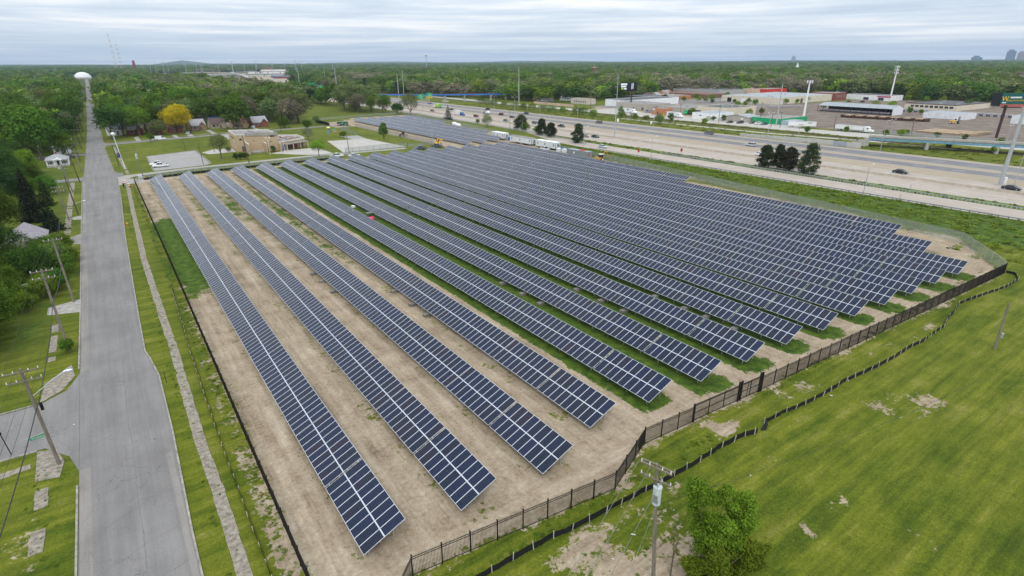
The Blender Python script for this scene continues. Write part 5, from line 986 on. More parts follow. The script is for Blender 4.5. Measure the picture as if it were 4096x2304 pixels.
# low wing
mb=MB(); P0=[(16.3,-7.8),(29.6,-.5),(29.6,13),(18.5,20),(16.3,12)]; mb.prism(P0,0,3.5); part(mb,'wing_wall',W_TAN,b)
mb=MB(); mb.add([(16.8,-6.9,3.53),(29.2,0,3.53),(29.2,12.8,3.53),(18.6,19.3,3.53),(16.8,12,3.53)],[(0,1,2,3,4)]); part(mb,'wing_roof',mat('burnt_roof',(.11,.075,.065),.95,var=.6,scale=.6,col2=(.30,.26,.23)),b)
mb=MB(); pb(mb,(29.5,-.5),(29.5,13),.35,3.5,4.2); pb(mb,(29.5,13),(18.5,20),.35,3.5,4.2); pb(mb,(16.4,-7.7),(29.5,-.5),.35,3.5,4.05); part(mb,'wing_parapet',TRIM,b)
r5=random.Random(4)
for _ in range(12): q=MB(); x_,y_=r5.uniform(18,28),r5.uniform(0,11); q.box(x_,x_+r5.uniform(.6,1.6),y_,y_+.5,3.55,3.55+r5.uniform(.15,.45)); part(q,'roof_debris',TRIM if r5.random()<.5 else W_RED,b)
mb=MB(); mb.prism([(19.2,-9.6),(30.6,-3.2),(29.6,-.7),(18.6,-6.9)],2.5,2.72); part(mb,'porch_roof',RF_G,b)
for t in (0,.28,.62,.97):
    x_,y_=19.3+11.2*t,-9.4+6.3*t; q=MB(); q.box(x_-.12,x_+.12,y_-.12,y_+.12,0,2.5); part(q,'porch_column',W_CREAM,b)
mb=MB(); pb(mb,(16.3,-7.6),(16.0,-12.3),.35,0,3.6); part(mb,'fin_wall',W_TAN,b)
for t0,t1,m in ((.12,.20,BLUEB),(.28,.5,W_BROWN),(.5,.68,W_RED),(.78,.9,DOORM)): mb=MB(); on(mb,t0,t1,.1,2.2,(16.3,-7.8),(29.6,-.5)); part(mb,'door',m,b)
# industrial side of the freeway
block('workshop','long white painted workshop with dark roof behind the black billboard',368.8,438,348,374,5.3,W_WHITE,RF_DG,par=.25,ops=[('E',10,4,0.1,3.2,'gate',WHITE)],rz=R(2)) 
block('workshop','beige low workshop between the white workshop and the orange brick office',352,378,312,347,4.6,W_GREY,RF_G,par=.3,ops=[('S',3,2.5,.1,2.4,'gate'),('S',14,1.4,.1,2.2,'door'),('E',8,4,.1,3,'gate')],rz=R(-4),roofbits=3)
block('workshop','low grey gravel-roofed workshop behind the orange brick office',350,385,274,300,4.2,W_GREY,RF_G,par=.3,rz=R(-3),roofbits=4,seed=2)
block('brick_office','orange brick office with a small white sign plate',333,340.5,277.5,290,4.4,W_ORB,RF_G,par=.2,ops=[('S',6.2,1.2,.1,2.3,'door',GLASS),('E',1,1.2,1,2,'window')])
q=MB(); q.box(-.08,-.01,9.2,11.6,3.0,4.4); part(q,'sign_plate',mat('pale_sign',(.55,.6,.68),.6),bpy.data.objects['brick_office'])
block('dark_shed','dark red lean-to with pale roof beside the parked green truck',352,368,262,272,3.6,W_BROWN,RF_LG,par=0)
block('workshop','low white garage block with a grey roller door',328,351,233.5,250,4.1,W_WHITE,RF_LG,par=.15,ops=[('S',1.2,3.6,.1,2.5,'gate',W_GREY),('S',9,1.5,2.4,3,'window')])
block('workshop','taller cream workshop with air handlers on its roof',352,384,240,266,6.0,W_CREAM,RF_DG,par=.4,roofbits=9,seed=5,rz=R(-3))
g=gable('tan_workshop','tan gabled workshop with a small white sign, left end of the green-walled building',334.5,212,13,16,3.0,1.3,W_GREY,RF_LG,axis='x',ops=[('S',3.5,1.6,1.5,2.4,'window',WHITE)],cat='building')
block('green_workshop','long green painted workshop with grey roof beside the freeway frontage',337.6,369,192.6,211.6,3.2,W_GREEN,RF_G,par=.12,rz=0,ops=[('S',16,1.6,.1,2.3,'door',W_GREEN)])
block('blue_shed','pale blue metal end shed attached beyond the green wall',338.5,352,185.5,192.4,2.5,W_LB,RF_LG,par=0)
block('warehouse','very long cream warehouse with pale roof behind the lumber yard',491,582,285,343,5.7,W_CREAM,RF_LG,par=.15,ops=[('S',47,4.6,.1,4,'gate',BLACK),('S',32,4.6,.1,4,'gate',WHITE),('E',5,4,.1,3.2,'gate',WHITE),('E',36,4,.1,4,'gate',DOORM)],rz=R(-1),roofbits=5,seed=8)
block('brick_annex','red brick annex at the right end of the cream warehouse',583,605,281.5,305,6.6,W_RED,RF_G,par=.2,ops=[('E',3+i*3.2,1.8,3,4.6,'window') for i in range(6)])
block('factory','long grey factory wall with dark roofline behind the ruined sheds',554,598,390,456,6.2,mat('grey_panel',(.40,.39,.38),.8,var=.1),RF_DG,par=.3,rz=R(-3),roofbits=4)
block('rusty_shed','rusty brown clad sheds along the foot of the grey factory',520,550,380,445,3.8,W_BR2,W_BR2,par=0,rz=R(-3))
block('factory_end','pale pink end wall block of the grey factory',599.5,608,376,392,6.8,W_PINK,RF_G,par=.2)
block('red_building','bright red painted building behind the warehouse',627,668,380,400,5.6,W_REDP,RF_G,par=.3,rz=R(-2))
block('flat_hall','low flat-roofed hall with a pink fascia at the back of the yards',612,634,244,286,4.6,W_WHITE,RF_DG,par=.25,rz=R(-5),ops=[('S',20,5,.3,2.6,'window'),('S',6,5,.3,2.6,'window')])
q=MB(); q.box(-.3,-.05,-.2,12,3.1,4.4); part(q,'fascia',mat('pink_fascia',(.45,.10,.15),.7),bpy.data.objects['flat_hall'])
block('flat_hall','wide grey flat-roofed hall with a row of dark windows, right rear of the yards',528,590,164,200,3.9,W_CREAM,RF_DG,par=.5,capm=W_BROWN,rz=R(-4),ops=[('S',2+i*3.4,2.4,1.6,3.2,'window') for i in range(9)],roofbits=5,seed=4)
gable('burnt_shed','dark timber shed with a steep broken gable beside the white workshop',446,366,12,14,4.0,3.0,W_DARK,RF_G,axis='x',ops=[('S',4,2,.2,2.4,'door')],cat='shed')
block('open_shed','long flat shed roof on posts behind the burnt shed',440,470,383,420,4.0,W_DARK,RF_DG,par=0)
block('orange_shed','small orange-red brick shed behind the burnt gable',480,500,385,402,3.8,W_ORB,RF_G,par=0)
block('small_block','white block building with a row of dark windows across the freeway',364.8,374,392.5,416.5,4.5,wallmat('stained_white_wall',(.58,.50,.46),var=.2),RF_G,par=.3,ops=[('S',3+i*3,1.5,1.4,2.8,'window',GLASS) for i in range(6)])
block('brick_flats','long two storey red brick flats beyond the blue footbridge',351,366,584,606,5.4,W_RED,RF_G,par=0,ops=[('S',1.5+i*3,1.4,a,a+1.3,'window') for i in range(7) for a in (.9,3.4)])
RW=thing('retaining_wall','long pale concrete retaining wall beside the far carriageway','wall',272.2,116,0)
for k in range(10): mb=MB(); mb.box(0,.6,k*6,k*6+5.96,0,1.2+.16*(9-k) if k>3 else 2.2); part(mb,'wall_panel',mat('grey_wall_concrete',(.50,.49,.46),.85,var=.1) if k!=1 else mat('blue_grey_patch',(.33,.36,.42),.85),RW)
GW=thing('garden_wall','tan concrete wall in front of the small white block','wall',335.2,379,0)
for k in range(14): mb=MB(); mb.box(0,.3,k*4,k*4+3.96,0,2.0); part(mb,'wall_panel',W_PINK,GW)
# gabled metal shed and white shed in the lumber yard
s=thing('storage_shed','long grey metal storage shed with open front posts in the lumber yard','shed',452,177,0,0)
mb=MB(); mb.add([(0,0,4.4),(17,0,4.4),(8.5,0,6.6),(0,52,4.4),(17,52,4.4),(8.5,52,6.6)],[(0,3,5,2),(1,2,5,4),(0,2,1),(3,4,5)]); part(mb,'roof',RF_LG,s)
mb=MB(); mb.box(0,17,0,.3,0,4.4); mb.add([(0,-.01,4.4),(17,-.01,4.4),(8.5,-.01,6.5)],[(0,1,2)]); part(mb,'end_wall',W_SID,s)
mb=MB(); mb.box(16.7,17,.3,52,0,4.4); part(mb,'back_wall',W_DARK,s)
for k in range(14): mb=MB(); mb.box(0,.25,k*4,k*4+.25,0,4.4); part(mb,'post',RUST,s)
block('white_shed','low white metal shed beside the yellow forklift',455,473,134.8,159,3.6,W_SID,RF_LG,par=0)
block('white_shed','white metal building at the right edge of the lumber yard',452,470,86,111,4.6,W_SID,RF_LG,par=0,ops=[('E',3,4,.1,3.4,'gate')])
# houses beyond the freeway, seen between trees
r6=random.Random(12)
HM=[W_SID,W_RED,W_TAN,W_SID,W_PINK]; RM=[RF_GS,RF_BR,RF_DK,RF_DG,RF_GS]
HN=['white sided','red brick','tan brick','pale sided','pinkish']; RN=['grey','brown','plum','dark','grey']
for i,(x_,y_) in enumerate([(362,448),(384,446),(368,470),(396,596),(410,590),(428,588),(440,470),(446,476),(392,560),(470,412),(486,418),(505,428),(518,432),(530,440),(620,400),(640,405),(600,420),(560,470),(372,640),(385,650),(398,668),(410,700),(420,730),(352,690),(430,640),(640,300),(660,300)]):
    k=r6.randrange(5); j=r6.randrange(5)
    gable('house','%s house with %s roof %s'%(HN[k],RN[j],'among the trees beyond the far carriageway' if x_<450 and y_>440 else 'behind the industrial yards'),x_,y_,r6.uniform(7,9),r6.uniform(8,11),r6.uniform(3,4.2),r6.uniform(2.2,3.2),HM[k],RM[j],axis=r6.choice('xy'),ops=[('S',1.5,1.2,1,2.2,'window'),('S',4.5,1.2,1,2.2,'window'),('E',1.5,1.1,1,2.2,'window')],group='%s houses with %s roof %s'%(HN[k],RN[j],'among the trees beyond the far carriageway' if x_<450 and y_>440 else 'behind the industrial yards'))
# ------------------------------------------------------------------ bridges, signs, masts
def text_mesh(s,size,m,name='lettering',parent=None,loc=(0,0,0),rot=(0,0,0),align='CENTER'):
    cu=bpy.data.curves.new(name,'FONT'); cu.body=s; cu.size=size; cu.align_x=align; cu.align_y='CENTER'; cu.extrude=.01; cu.resolution_u=2
    o=bpy.data.objects.new(name,cu); COL.objects.link(o); dg=bpy.context.evaluated_depsgraph_get(); me=bpy.data.meshes.new_from_object(o.evaluated_get(dg)); bpy.data.objects.remove(o)
    me.name=name; me.materials.clear(); me.materials.append(m); o=ob(name,me,parent,loc); o.rotation_euler=rot; return o
SG=mat('sign_green',(.01,.30,.13),.5,var=.03); SGT=mat('sign_white',(.82,.85,.85),.5,var=0); SGY=mat('sign_yellow',(.85,.55,.02),.5,var=0); FACE=(PI/2,0,-PI/2+PI) 
BLB=thing('road_bridge','pale concrete road bridge with blue girder crossing right of the lumber yard','bridge',281.5,117,-.2,math.atan2(-48.6,22))
Lb=62
mb=MB(); mb.box(0,Lb*3,0,9,4.1,4.5); part(mb,'deck',CONCD,BLB)
for k in range(31): mb=MB(); mb.box(k*6,k*6+5.93,-.25,.0,4.4,5.25); part(mb,'parapet_panel',CONC,BLB)
mb=MB(); mb.box(0,Lb*3,-.12,.25,3.1,4.1); part(mb,'girder',LBLUE,BLB)
mb=MB(); 
for k in range(62): mb.box(k*3,k*3+.08,-.2,-.12,5.25,6.3)
mb.box(0,Lb*3,-.2,-.13,6.25,6.32); part(mb,'railing',STEEL,BLB)
for k,x_ in enumerate((22,46,70,94)):
    for y_ in (.6,3.6,6.6):
        mb=MB(); mb.cyl(x_,y_,0,3.0,.75,n=10); part(mb,'pier',CONC,BLB)
    mb=MB(); mb.box(x_-.7,x_+.7,-.1,7.6,2.6,3.1); part(mb,'pier_cap',CONC,BLB)
mb=MB(); mb.box(-1.5,.3,0,9,0,4.1); mb.box(-4,-1.5,0,.5,0,3.2); mb.box(-6.5,-4,0,.5,0,2.2); mb.box(-9,-6.5,0,.5,0,1.2); part(mb,'abutment',CONC,BLB)
# blue footbridge over the freeway
fb=thing('footbridge','bright blue footbridge crossing the freeway behind the overhead signs','bridge',188,600,0,0)
PTS=[(0,-34,5.6),(52,-56,6.2),(93,-92,6.2),(130,-104,5.8),(168,-100,4.6)]
mb=MB()
for p,q in zip(PTS[:-1],PTS[1:]):
    d=Vector(q)-Vector(p); n=Vector((-d.y,d.x,0)).normalized()*1.6
    mb.add([tuple(Vector(p)-n),tuple(Vector(q)-n),tuple(Vector(q)+n),tuple(Vector(p)+n)]+[tuple(Vector(a)+Vector((0,0,1.1))) for a in (Vector(p)-n,Vector(q)-n,Vector(q)+n,Vector(p)+n)],[(3,2,1,0),(4,5,6,7),(0,1,5,4),(1,2,6,5),(2,3,7,6),(3,0,4,7)])
part(mb,'girder',BLUEB,fb)
mb=MB()
for p,q in zip(PTS[:-1],PTS[1:]):
    d=Vector(q)-Vector(p); n=Vector((-d.y,d.x,0)).normalized()
    for s in (-1.4,1.4): mb.tube([tuple(Vector(p)+n*s+Vector((0,0,1.5))),tuple(Vector(q)+n*s+Vector((0,0,1.5)))],.15,4)
part(mb,'hand_rail',RUST,fb)
for (x_,y_) in ((24,-44),(93,-92),(112,-98),(140,-103),(160,-101)): mb=MB(); mb.box(x_-.7,x_+.7,y_-.7,y_+.7,0,5.2); mb.box(x_-.9,x_+.9,y_-1.8,y_+1.8,5.0,5.7) ; part(mb,'pier',CONC,fb)
mb=MB(); mb.box(91,96,-94.5,-89.5,0,1.4); part(mb,'pier_foot',CONC,fb)
def gantry(v,u,label,signs,posts,hh=8.5):
    g=thing('overhead_sign',label,'road sign',v,u)
    for p_ in posts: mb=MB(); mb.cyl(p_,0,0,hh+1,.22,n=8); part(mb,'post',STEEL,g)
    if len(posts)>1:
        mb=MB(); mb.tube([(posts[0],0,hh-.6),(posts[-1],0,hh-.6)],.12,4); mb.tube([(posts[0],0,hh+.6),(posts[-1],0,hh+.6)],.12,4)
        for k in range(int((posts[-1]-posts[0])/2)): mb.tube([(posts[0]+k*2,0,hh-.6),(posts[0]+k*2+1,0,hh+.6),(posts[0]+k*2+2,0,hh-.6)],.06,4)
        part(mb,'truss',STEEL,g)
    for (a,w_,z0,h_,lines,yel) in signs:
        mb=MB(); mb.box(a,a+w_,-.25,-.15,z0,z0+h_); s=part(mb,'sign_panel',SG,g)
        if yel: mb=MB(); mb.box(a,a+w_,-.29,-.25,z0,z0+h_*.25); part(mb,'exit_only_strip',SGY,s)
        n=len(lines)
        for i,t_ in enumerate(lines): text_mesh(t_,h_*.26,SGT if not(yel and i==n-1) else BLACK,'lettering',s,(a+w_/2,-.30,z0+h_*(.95-(i+.62)/(n+.15))),(PI/2,0,0))
    return g
gantry(216,430,'two green overhead signs on tall posts in front of the blue footbridge',[(-3,6.3,8.9,3.8,['WEST','Southfield','Fwy'],False),(5,5.6,9.4,4.0,['M-39','Southfield','EXIT ONLY'],True)],[1.2,7.4],8)
gantry(200,780,'far green overhead sign at the left end of the freeway',[(30,10,9,3.6,['Local','Lanes'],False)],[18,44],9); gantry(220,720,'far overhead sign truss right of the tree line',[(6,5,8,3.4,['EXIT'],False),(34,4,9,3,['96'],False)],[0,44],8.5)
# high masts, monopoles, light poles
def mast(v,u,h,r0,label,top='plain',r1=None,m=None,name='pole',cat='pole',group=None,lean=0):
    t=thing(name,label,cat,v,u,group=group); mb=MB(); mb.tube([(0,0,-.2),(lean*.5,0,h/2),(lean,0,h)],[r0,(r0+(r1 or r0*.4))/2,r1 or r0*.4],8); part(mb,'shaft',m or STEEL,t)
    mb=MB(); mb.box(-r0*1.6,r0*1.6,-r0*1.6,r0*1.6,0,.25); part(mb,'base',CONC,t)
    if top=='arms':
        for z_,l_ in ((h*.93,1.7),(h*.80,1.9),(h*.68,1.7)): mb=MB(); mb.tube([(0,0,z_),(-l_,0,z_+.25)],.09,5); part(mb,'insulator_arm',m or STEEL,t)
    if top=='cell':
        for z_ in ((h-.6,) if h<28 else (h-.8,h-3.6,h-6.3)):
            mb=MB(); mb.tube([(-1.5,-.9,z_),(1.5,-.9,z_),(0,1.6,z_),(-1.5,-.9,z_)],.06,4); part(mb,'antenna_frame',STEEL,t)
            for q in (-1.5,-.9,.9,1.5): mb=MB(); mb.box(q-.16,q+.16,-1.15,-.95,z_-.9,z_+1.0); part(mb,'antenna',WHITE,t)
            for q in (-.2,.4): mb=MB(); mb.box(q,q+.3,1.5,1.7,z_-.9,z_+1.0); part(mb,'antenna',WHITE,t)
    if top=='lamp' or top=='twin':
        for s in ((1,) if top=='lamp' else (1,-1)):
            mb=MB(); mb.tube([(0,0,h-.1),(s*.7,0,h+.35),(s*1.9,0,h+.5)],[.06,.05,.04],5); a=part(mb,'lamp_arm',STEEL,t); mb=MB(); mb.box(s*2.2-.42,s*2.2+.42,-.16,.16,h+.42,h+.58); part(mb,'lamp_head',WHITE,a)
    return t
mast(225.5,53,31,.62,'very tall thick grey mast rising out of the frame at the right edge','plain',.3)
q=MB(); q.box(.7,1.9,-.9,.1,.3,2.3); q.box(.8,1.8,-.95,-.9,1.2,2.0); part(q,'equipment_box',WHITE,bpy.data.objects['pole'])
mast(217.4,212.8,30.5,.26,'tall slender grey utility monopole in the freeway median',r1=.12,top='arms'); mast(327.6,448,31,.5,'tall thick grey transmission pole by the shrubs beyond the freeway',r1=.25,top='arms')
mast(333,192,23.5,.42,'leaning tall grey transmission pole in front of the green workshop',r1=.18,top='arms'); mast(368.8,195,24.5,.75,'white cell phone tower with one ring of antennas beside the green workshop','cell',.42,WHITE,'cell_tower','cell tower')
mast(622.9,248.5,31,.85,'tallest white cell phone tower with three rings of antennas behind the yards','cell',.45,WHITE,'cell_tower','cell tower')
for i,(x_,y_,h_) in enumerate([(268,585,26),(300,640,28),(262,760,30),(255,900,30),(330,1010,30)]): mast(x_,y_,h_,.5,['far tall pole right of the forked tree','far tall pole between the houses and the blue bridge','tall far pole above the tree line, second from left','tall far pole beside the overhead sign truss','thin tall pole far beyond the meadow'][i],r1=.2,top='arms')
for i,(x_,y_,h_,tp,lb) in enumerate([(212.4,113,13,'plain','thin light pole standing on the median barrier above the white car'),(271.5,160,12,'twin','light pole on the far shoulder left of the retaining wall'),(273,108,12,'lamp','light pole on the far shoulder by the bridge'),(229,50.4,10.4,'plain','thin pole with a red flag near the big mast'),
 (175.6,71.2,8.4,'lamp','curved street lamp on the bank beside the ramp guardrail'),(176.5,152,8.4,'lamp','arched street lamp beside the ramp below the freeway'),(181.5,197,8.2,'lamp','street lamp beside the silver car on the ramp'),(269.5,300,12,'plain','light pole on the far shoulder near the grey van'),(269,232,12,'plain','light pole beside the yellow diamond sign'),(252,350,12,'twin','light pole between the carriageways right of the shrubs'),(252,320,11,'twin','light pole between the carriageways near the shrubs'),(290.3,234.6,10.9,'lamp','light pole behind the yellow diamond sign'),(346,84,7.5,'twin','grey light pole beside the brown billboard post'),(336.4,130,7.2,'twin','light pole in front of the white trailer truck'),(270,404,10,'twin','light pole in the grass near the footbridge pier')]): mast(x_,y_,h_,.13,lb,tp,.07,name='light_pole',cat='light pole')
q=MB(); q.add([(0,-.02,5.3),(.7,-.02,5.6),(.1,-.02,7),(0,.02,5.3),(.7,.02,5.6),(.1,.02,7)],[(0,1,2),(5,4,3),(0,3,4,1),(1,4,5,2)]); part(q,'flag',RED,bpy.data.objects['light_pole.003'])
# billboards
TEAL=mat('billboard_teal',(.012,.11,.095),.6,var=.03); BRD=mat('billboard_dark',(.012,.014,.024),.6,var=.05); BPOST=mat('brown_steel',(.07,.03,.028),.6,var=.1); SALM=mat('faded_red',(.42,.12,.10),.7)
b=thing('billboard','green billboard with yellow lettering on a thick brown post','billboard',364,93,0,R(0))
mb=MB(); mb.cyl(0,0,0,15.6,.62,n=10); part(mb,'post',BPOST,b)
mb=MB(); mb.prism([(-1.2,2.2),(-.6,2.6),(8.4,-3.9),(8.0,-4.5)],15.2,21.0); f=part(mb,'board_face',TEAL,b)
an=math.atan2(-6.7,9.2)
mb=MB(); mb.prism([(-1.35,1.95),(-1.2,2.15),(8.05,-4.55),(7.9,-4.75)],14.6,15.9); part(mb,'lower_apron',SALM,b)
mb=MB(); mb.prism([(-1.2,2.4),(-.6,2.8),(4.2,6.8),(3.7,7.2)],14.8,21); part(mb,'rear_face',BRD,b); mb=MB(); mb.box(-1,7,-1,1.5,14.3,14.6,rz=an); part(mb,'catwalk',BLACK,b)
c0=Vector((3.35,-1.2,0)); nrm=Vector((math.sin(an),-math.cos(an),0))*.12
def bt(s,sz,dx,z_,m): text_mesh(s,sz,m,'lettering',f,tuple(Vector((3.4,-1.15,z_))+Vector((math.cos(an),math.sin(an),0))*dx+nrm),(PI/2,0,an))
bt('W',3.2,-4.0,18.4,SGY); bt('DEALS IN MOTION',1.02,1.3,17.6,SGY)
def strokes(dx0,dx1,z0,z1,n,m):
    mb=MB()
    for k in range(n):
        a=dx0+(dx1-dx0)*k/n; b_=a+(dx1-dx0)/n*.8; p0=Vector((3.4,-1.15,0))+Vector((math.cos(an),math.sin(an),0))*a; p1=Vector((3.4,-1.15,0))+Vector((math.cos(an),math.sin(an),0))*b_
        mb.prism([tuple((p0+nrm)[:2]),tuple((p1+nrm)[:2]),tuple((p1+nrm*.4)[:2]),tuple((p0+nrm*.4)[:2])],z0,z1)
    part(mb,'illegible_print',m,f)
strokes(-1.6,4.0,18.7,19.4,9,SGT); strokes(-5.0,-3.0,16.4,16.9,4,SGT)
b=thing('billboard','black double billboard with white and green panels on a dark post','billboard',365.8,341.5,0,0)
mb=MB(); mb.cyl(0,0,0,13.6,.62,n=10); part(mb,'post',BPOST,b)
mb=MB(); mb.prism([(-7.2,7.2),(-6.8,7.6),(3.6,-2.2),(3.2,-2.6)],13.6,20.0); f=part(mb,'board_face',BRD,b); an=math.atan2(-9.8,10.4)
mb=MB(); mb.prism([(3.2,-2.6),(3.7,-2.3),(7.6,5),(7.0,5.2)],13.6,20.0); part(mb,'side_face',BRD,b)
mb=MB(); mb.prism([(-7,6.4),(-6.4,7),(3.2,-2.9),(2.7,-3.3)],13.2,13.5); part(mb,'catwalk',BLACK,b)
nrm=Vector((math.sin(an),-math.cos(an),0))*.10; e_=Vector((math.cos(an),math.sin(an),0)); o_=Vector((-2.25,2.1,0))
for dx,w_,z0,z1,m in ((-3.6,5.2,17.9,19.4,SGT),(-3.8,4.2,16.3,17.5,SGT),(-4.8,1.7,14.6,15.9,mat('lime_panel',(.45,.60,.03),.6)),(-2.4,2.2,14.6,15.8,SGT),(2.8,.5,14.9,19.4,SGT),(3.8,.6,15.2,19.6,SGT)):
    p0=o_+e_*(dx-w_/2)+nrm; p1=o_+e_*(dx+w_/2)+nrm; mb=MB(); mb.prism([tuple(p0[:2]),tuple(p1[:2]),tuple((p1-nrm*.3)[:2]),tuple((p0-nrm*.3)[:2])],z0,z1); part(mb,'printed_panel',m,f)
for i,(x_,y_,h_,s_,lb) in enumerate([(300,760,17,4,'dark panel sign on a black post behind the meadow tree line'),(282,620,16,3.6,'second dark panel sign on a black post nearer the flats'),(420,1900,18,9,'far dark billboard by the flyover')]):
    t=thing('tall_sign',lb,'sign',x_,y_); mb=MB(); mb.cyl(0,0,0,h_-3,.4,n=8); part(mb,'post',BLACK,t); mb=MB(); mb.box(-s_/2,s_/2,-.3,.3,h_-5,h_); part(mb,'board_face',BRD,t)
# small road signs
def rsign(v,u,label,shape,m,h=2.4,sz=.9,two=False,txt=None,rz=0,postm=None):
    t=thing('road_sign',label,'road sign',v,u,0,rz)
    for q in ((-.3,.3) if two else (0,)): mb=MB(); mb.cyl(q,0.05,0,h,.045,n=5); part(mb,'post',postm or STEEL,t)
    mb=MB()
    if shape=='diamond': mb.add([(0,0,h-sz),(sz,0,h),(0,0,h+sz),(-sz,0,h),(0,-.03,h-sz),(sz,-.03,h),(0,-.03,h+sz),(-sz,-.03,h)],[(0,1,2,3),(7,6,5,4)])
    elif shape=='oct': mb.tube([(0,-.03,h),(0,0,h)],sz,8)
    else: mb.box(-sz,sz,-.03,0,h-sz*1.1,h+sz*1.1)
    p_=part(mb,'sign_panel',m,t)
    if txt: text_mesh(txt,sz*.8,SGT if m is not SGT else BLACK,'lettering',p_,(0,-.05,h),(PI/2,0,0))
    return t
rsign(289.5,242,'yellow diamond warning sign beyond the freeway','diamond',SGY,4.6,1.3); rsign(275,239,'small white sign under the yellow diamond','rect',SGT,1.6,.8); rsign(269.8,262,'small white sign on the far shoulder','rect',SGT,1.6,.9)
rsign(192.5,150,'red and white no entry sign between the ramp and the freeway','oct',RED,2.6,.75,True); rsign(179,161,'second red sign on the near side of the ramp','rect',RED,2.2,.55,True); rsign(1.7,336.5,'red stop sign at the far side street corner','oct',RED,2.3,.42,txt='STOP')
rsign(193.8,66,'back of a two-post sign on the strip beside the median','rect',STEEL,1.9,.02,True); rsign(176.6,62,'two bare sign posts by the ramp guardrail','rect',STEEL,2.0,.02,True)
# guardrails
def guard(v,u0,u1,label,sp_=2.0,side=-1):
    t=thing('guardrail',label,'guardrail',v,u0); pbm=MB(); pbm.box(-.09,.09,-.08,.08,0,.72); PBm=pbm.mesh('post',STEEL if side>0 else mat('dark_post',(.10,.11,.12),.7))
    for k in range(int((u1-u0)/sp_)): ob('post',PBm,t,(side*-.12,k*sp_,0))
    for k in range(int((u1-u0)/8)):
        mb=MB(); y0,y1=k*8,k*8+8-.03; pr=[(0,.42),(-.07,.48),(0,.57),(-.07,.66),(0,.74)]
        P=[(side*.10*-1*0+x_*1,y0,z_) for x_,z_ in pr]+[(x_,y1,z_) for x_,z_ in pr]; mb.add(P,[(i,i+1,6+i,5+i) for i in range(4)]+[(5+i,6+i,i+1,i) for i in range(4)]); part(mb,'rail',STEEL,t,loc=(side*.02,0,0))
guard(177.1,-80,190,'steel guardrail with dark posts along the near edge of the ramp'); guard(191.1,-80,160,'continuous steel guardrail between the ramp and the grass strip',1.0,1)
# ------------------------------------------------------------------ utility poles with wires
INS=mat('white_insulator',(.75,.74,.70),.4)
def upole(v,u,h,label,arms=1,lean=(0,0),m=None,rz=0,trans=False,lamp=False,r=.15,arm_l=2.6):
    t=thing('utility_pole',label,'utility pole',v,u,0,rz); mb=MB(); mb.tube([(0,0,-.2),(lean[0]*.5,lean[1]*.5,h/2),(lean[0],lean[1],h)],[r*1.15,r,r*.75],8); part(mb,'shaft',m or WOOD,t)
    for k in range(arms):
        z_=h-.3-k*.95; f_=z_/h; mb=MB(); x0,y0=lean[0]*f_,lean[1]*f_
        mb.box(x0-arm_l/2,x0+arm_l/2,y0-.16,y0-.06,z_-.06,z_+.06); mb.tube([(x0-.6,y0-.12,z_),(x0,y0-.1,z_-.6)],.02,4); mb.tube([(x0+.6,y0-.12,z_),(x0,y0-.1,z_-.6)],.02,4); a=part(mb,'crossarm',m or WOOD,t)
        for q in (-.46,-.2,.2,.46): mb=MB(); mb.cyl(x0+q*arm_l,y0-.11,z_+.06,z_+.26,.05,.035,6); part(mb,'insulator',INS,a)
    if trans:
        z_=h-2.6; mb=MB(); mb.cyl(-.48,-.1,z_-.75,z_+.75,.30,n=14); mb.cyl(-.48,-.1,z_+.75,z_+.83,.33,.28,14); mb.tube([(-.48,-.1,z_-.75),(-.48,-.1,z_-.86)],[.28,.2],10); a=part(mb,'transformer',mat('transformer_grey',(.55,.60,.62),.4,var=.08),t)
        mb=MB(); 
        for q in range(6): mb.box(-.50+q*.07-.15,-.47+q*.07-.15,-.46,-.40,z_-.45,z_+.2)
        part(mb,'cooling_fin',STEEL,a); mb=MB(); mb.cyl(-.40,-.30,z_+.8,z_+1.1,.04,n=6); part(mb,'bushing',INS,a)
    if lamp:
        z_=h*lamp[0]; mb=MB(); mb.tube([(lean[0]*lamp[0],lean[1]*lamp[0],z_),(lamp[1]*.6,lamp[2]*.6,z_+.5),(lamp[1],lamp[2],z_+.6)],.045,5); a=part(mb,'lamp_arm',STEEL,t); mb=MB(); mb.ball(lamp[1],lamp[2],z_+.55,.42,.18,.12); part(mb,'lamp_head',mat('pale_lamp',(.70,.76,.85),.3),a)
    return t
PA=upole(-10.7,62.4,11.0,'wooden pole with two crossarms and street name sign at the near corner',2,(-.15,-.3),lamp=(.72,2.7,2.6),arm_l=2.7)
mb=MB(); mb.cyl(.28,.1,6.2,7.0,.13,n=8); part(mb,'splice_case',BLACK,PA)
mb=MB(); mb.tube([(0,0,3.9),(-1.6,-.5,3.95)],.03,4); a=part(mb,'sign_bracket',STEEL,PA)
mb=MB(); mb.box(-1.35,-.1,-.02,.02,3.5,3.78,rz=.2); s=part(mb,'sign_panel',SG,PA); text_mesh('Winthrop',.26,SGT,'lettering',s,(-.72,-.165,3.64),(PI/2,0,.2))
upole(-10.3,90.6,11.7,'leaning wooden pole with two crossarms standing in a small bush',2,(-.2,1.6),arm_l=2.5); upole(-10.0,111.5,10.5,'wooden pole with a crossarm beside the cracked driveway',1,(-.35,2.6))
upole(-9.8,183,9.6,'dark pole with twin street lamp beside the lawn',0,(-.6,2.3),DWOOD,lamp=(.28,2.0,.8)); upole(-11.6,177,8.6,'grey pole with crossarm beside the broken sidewalk',2,(-.5,.5),arm_l=2.4)
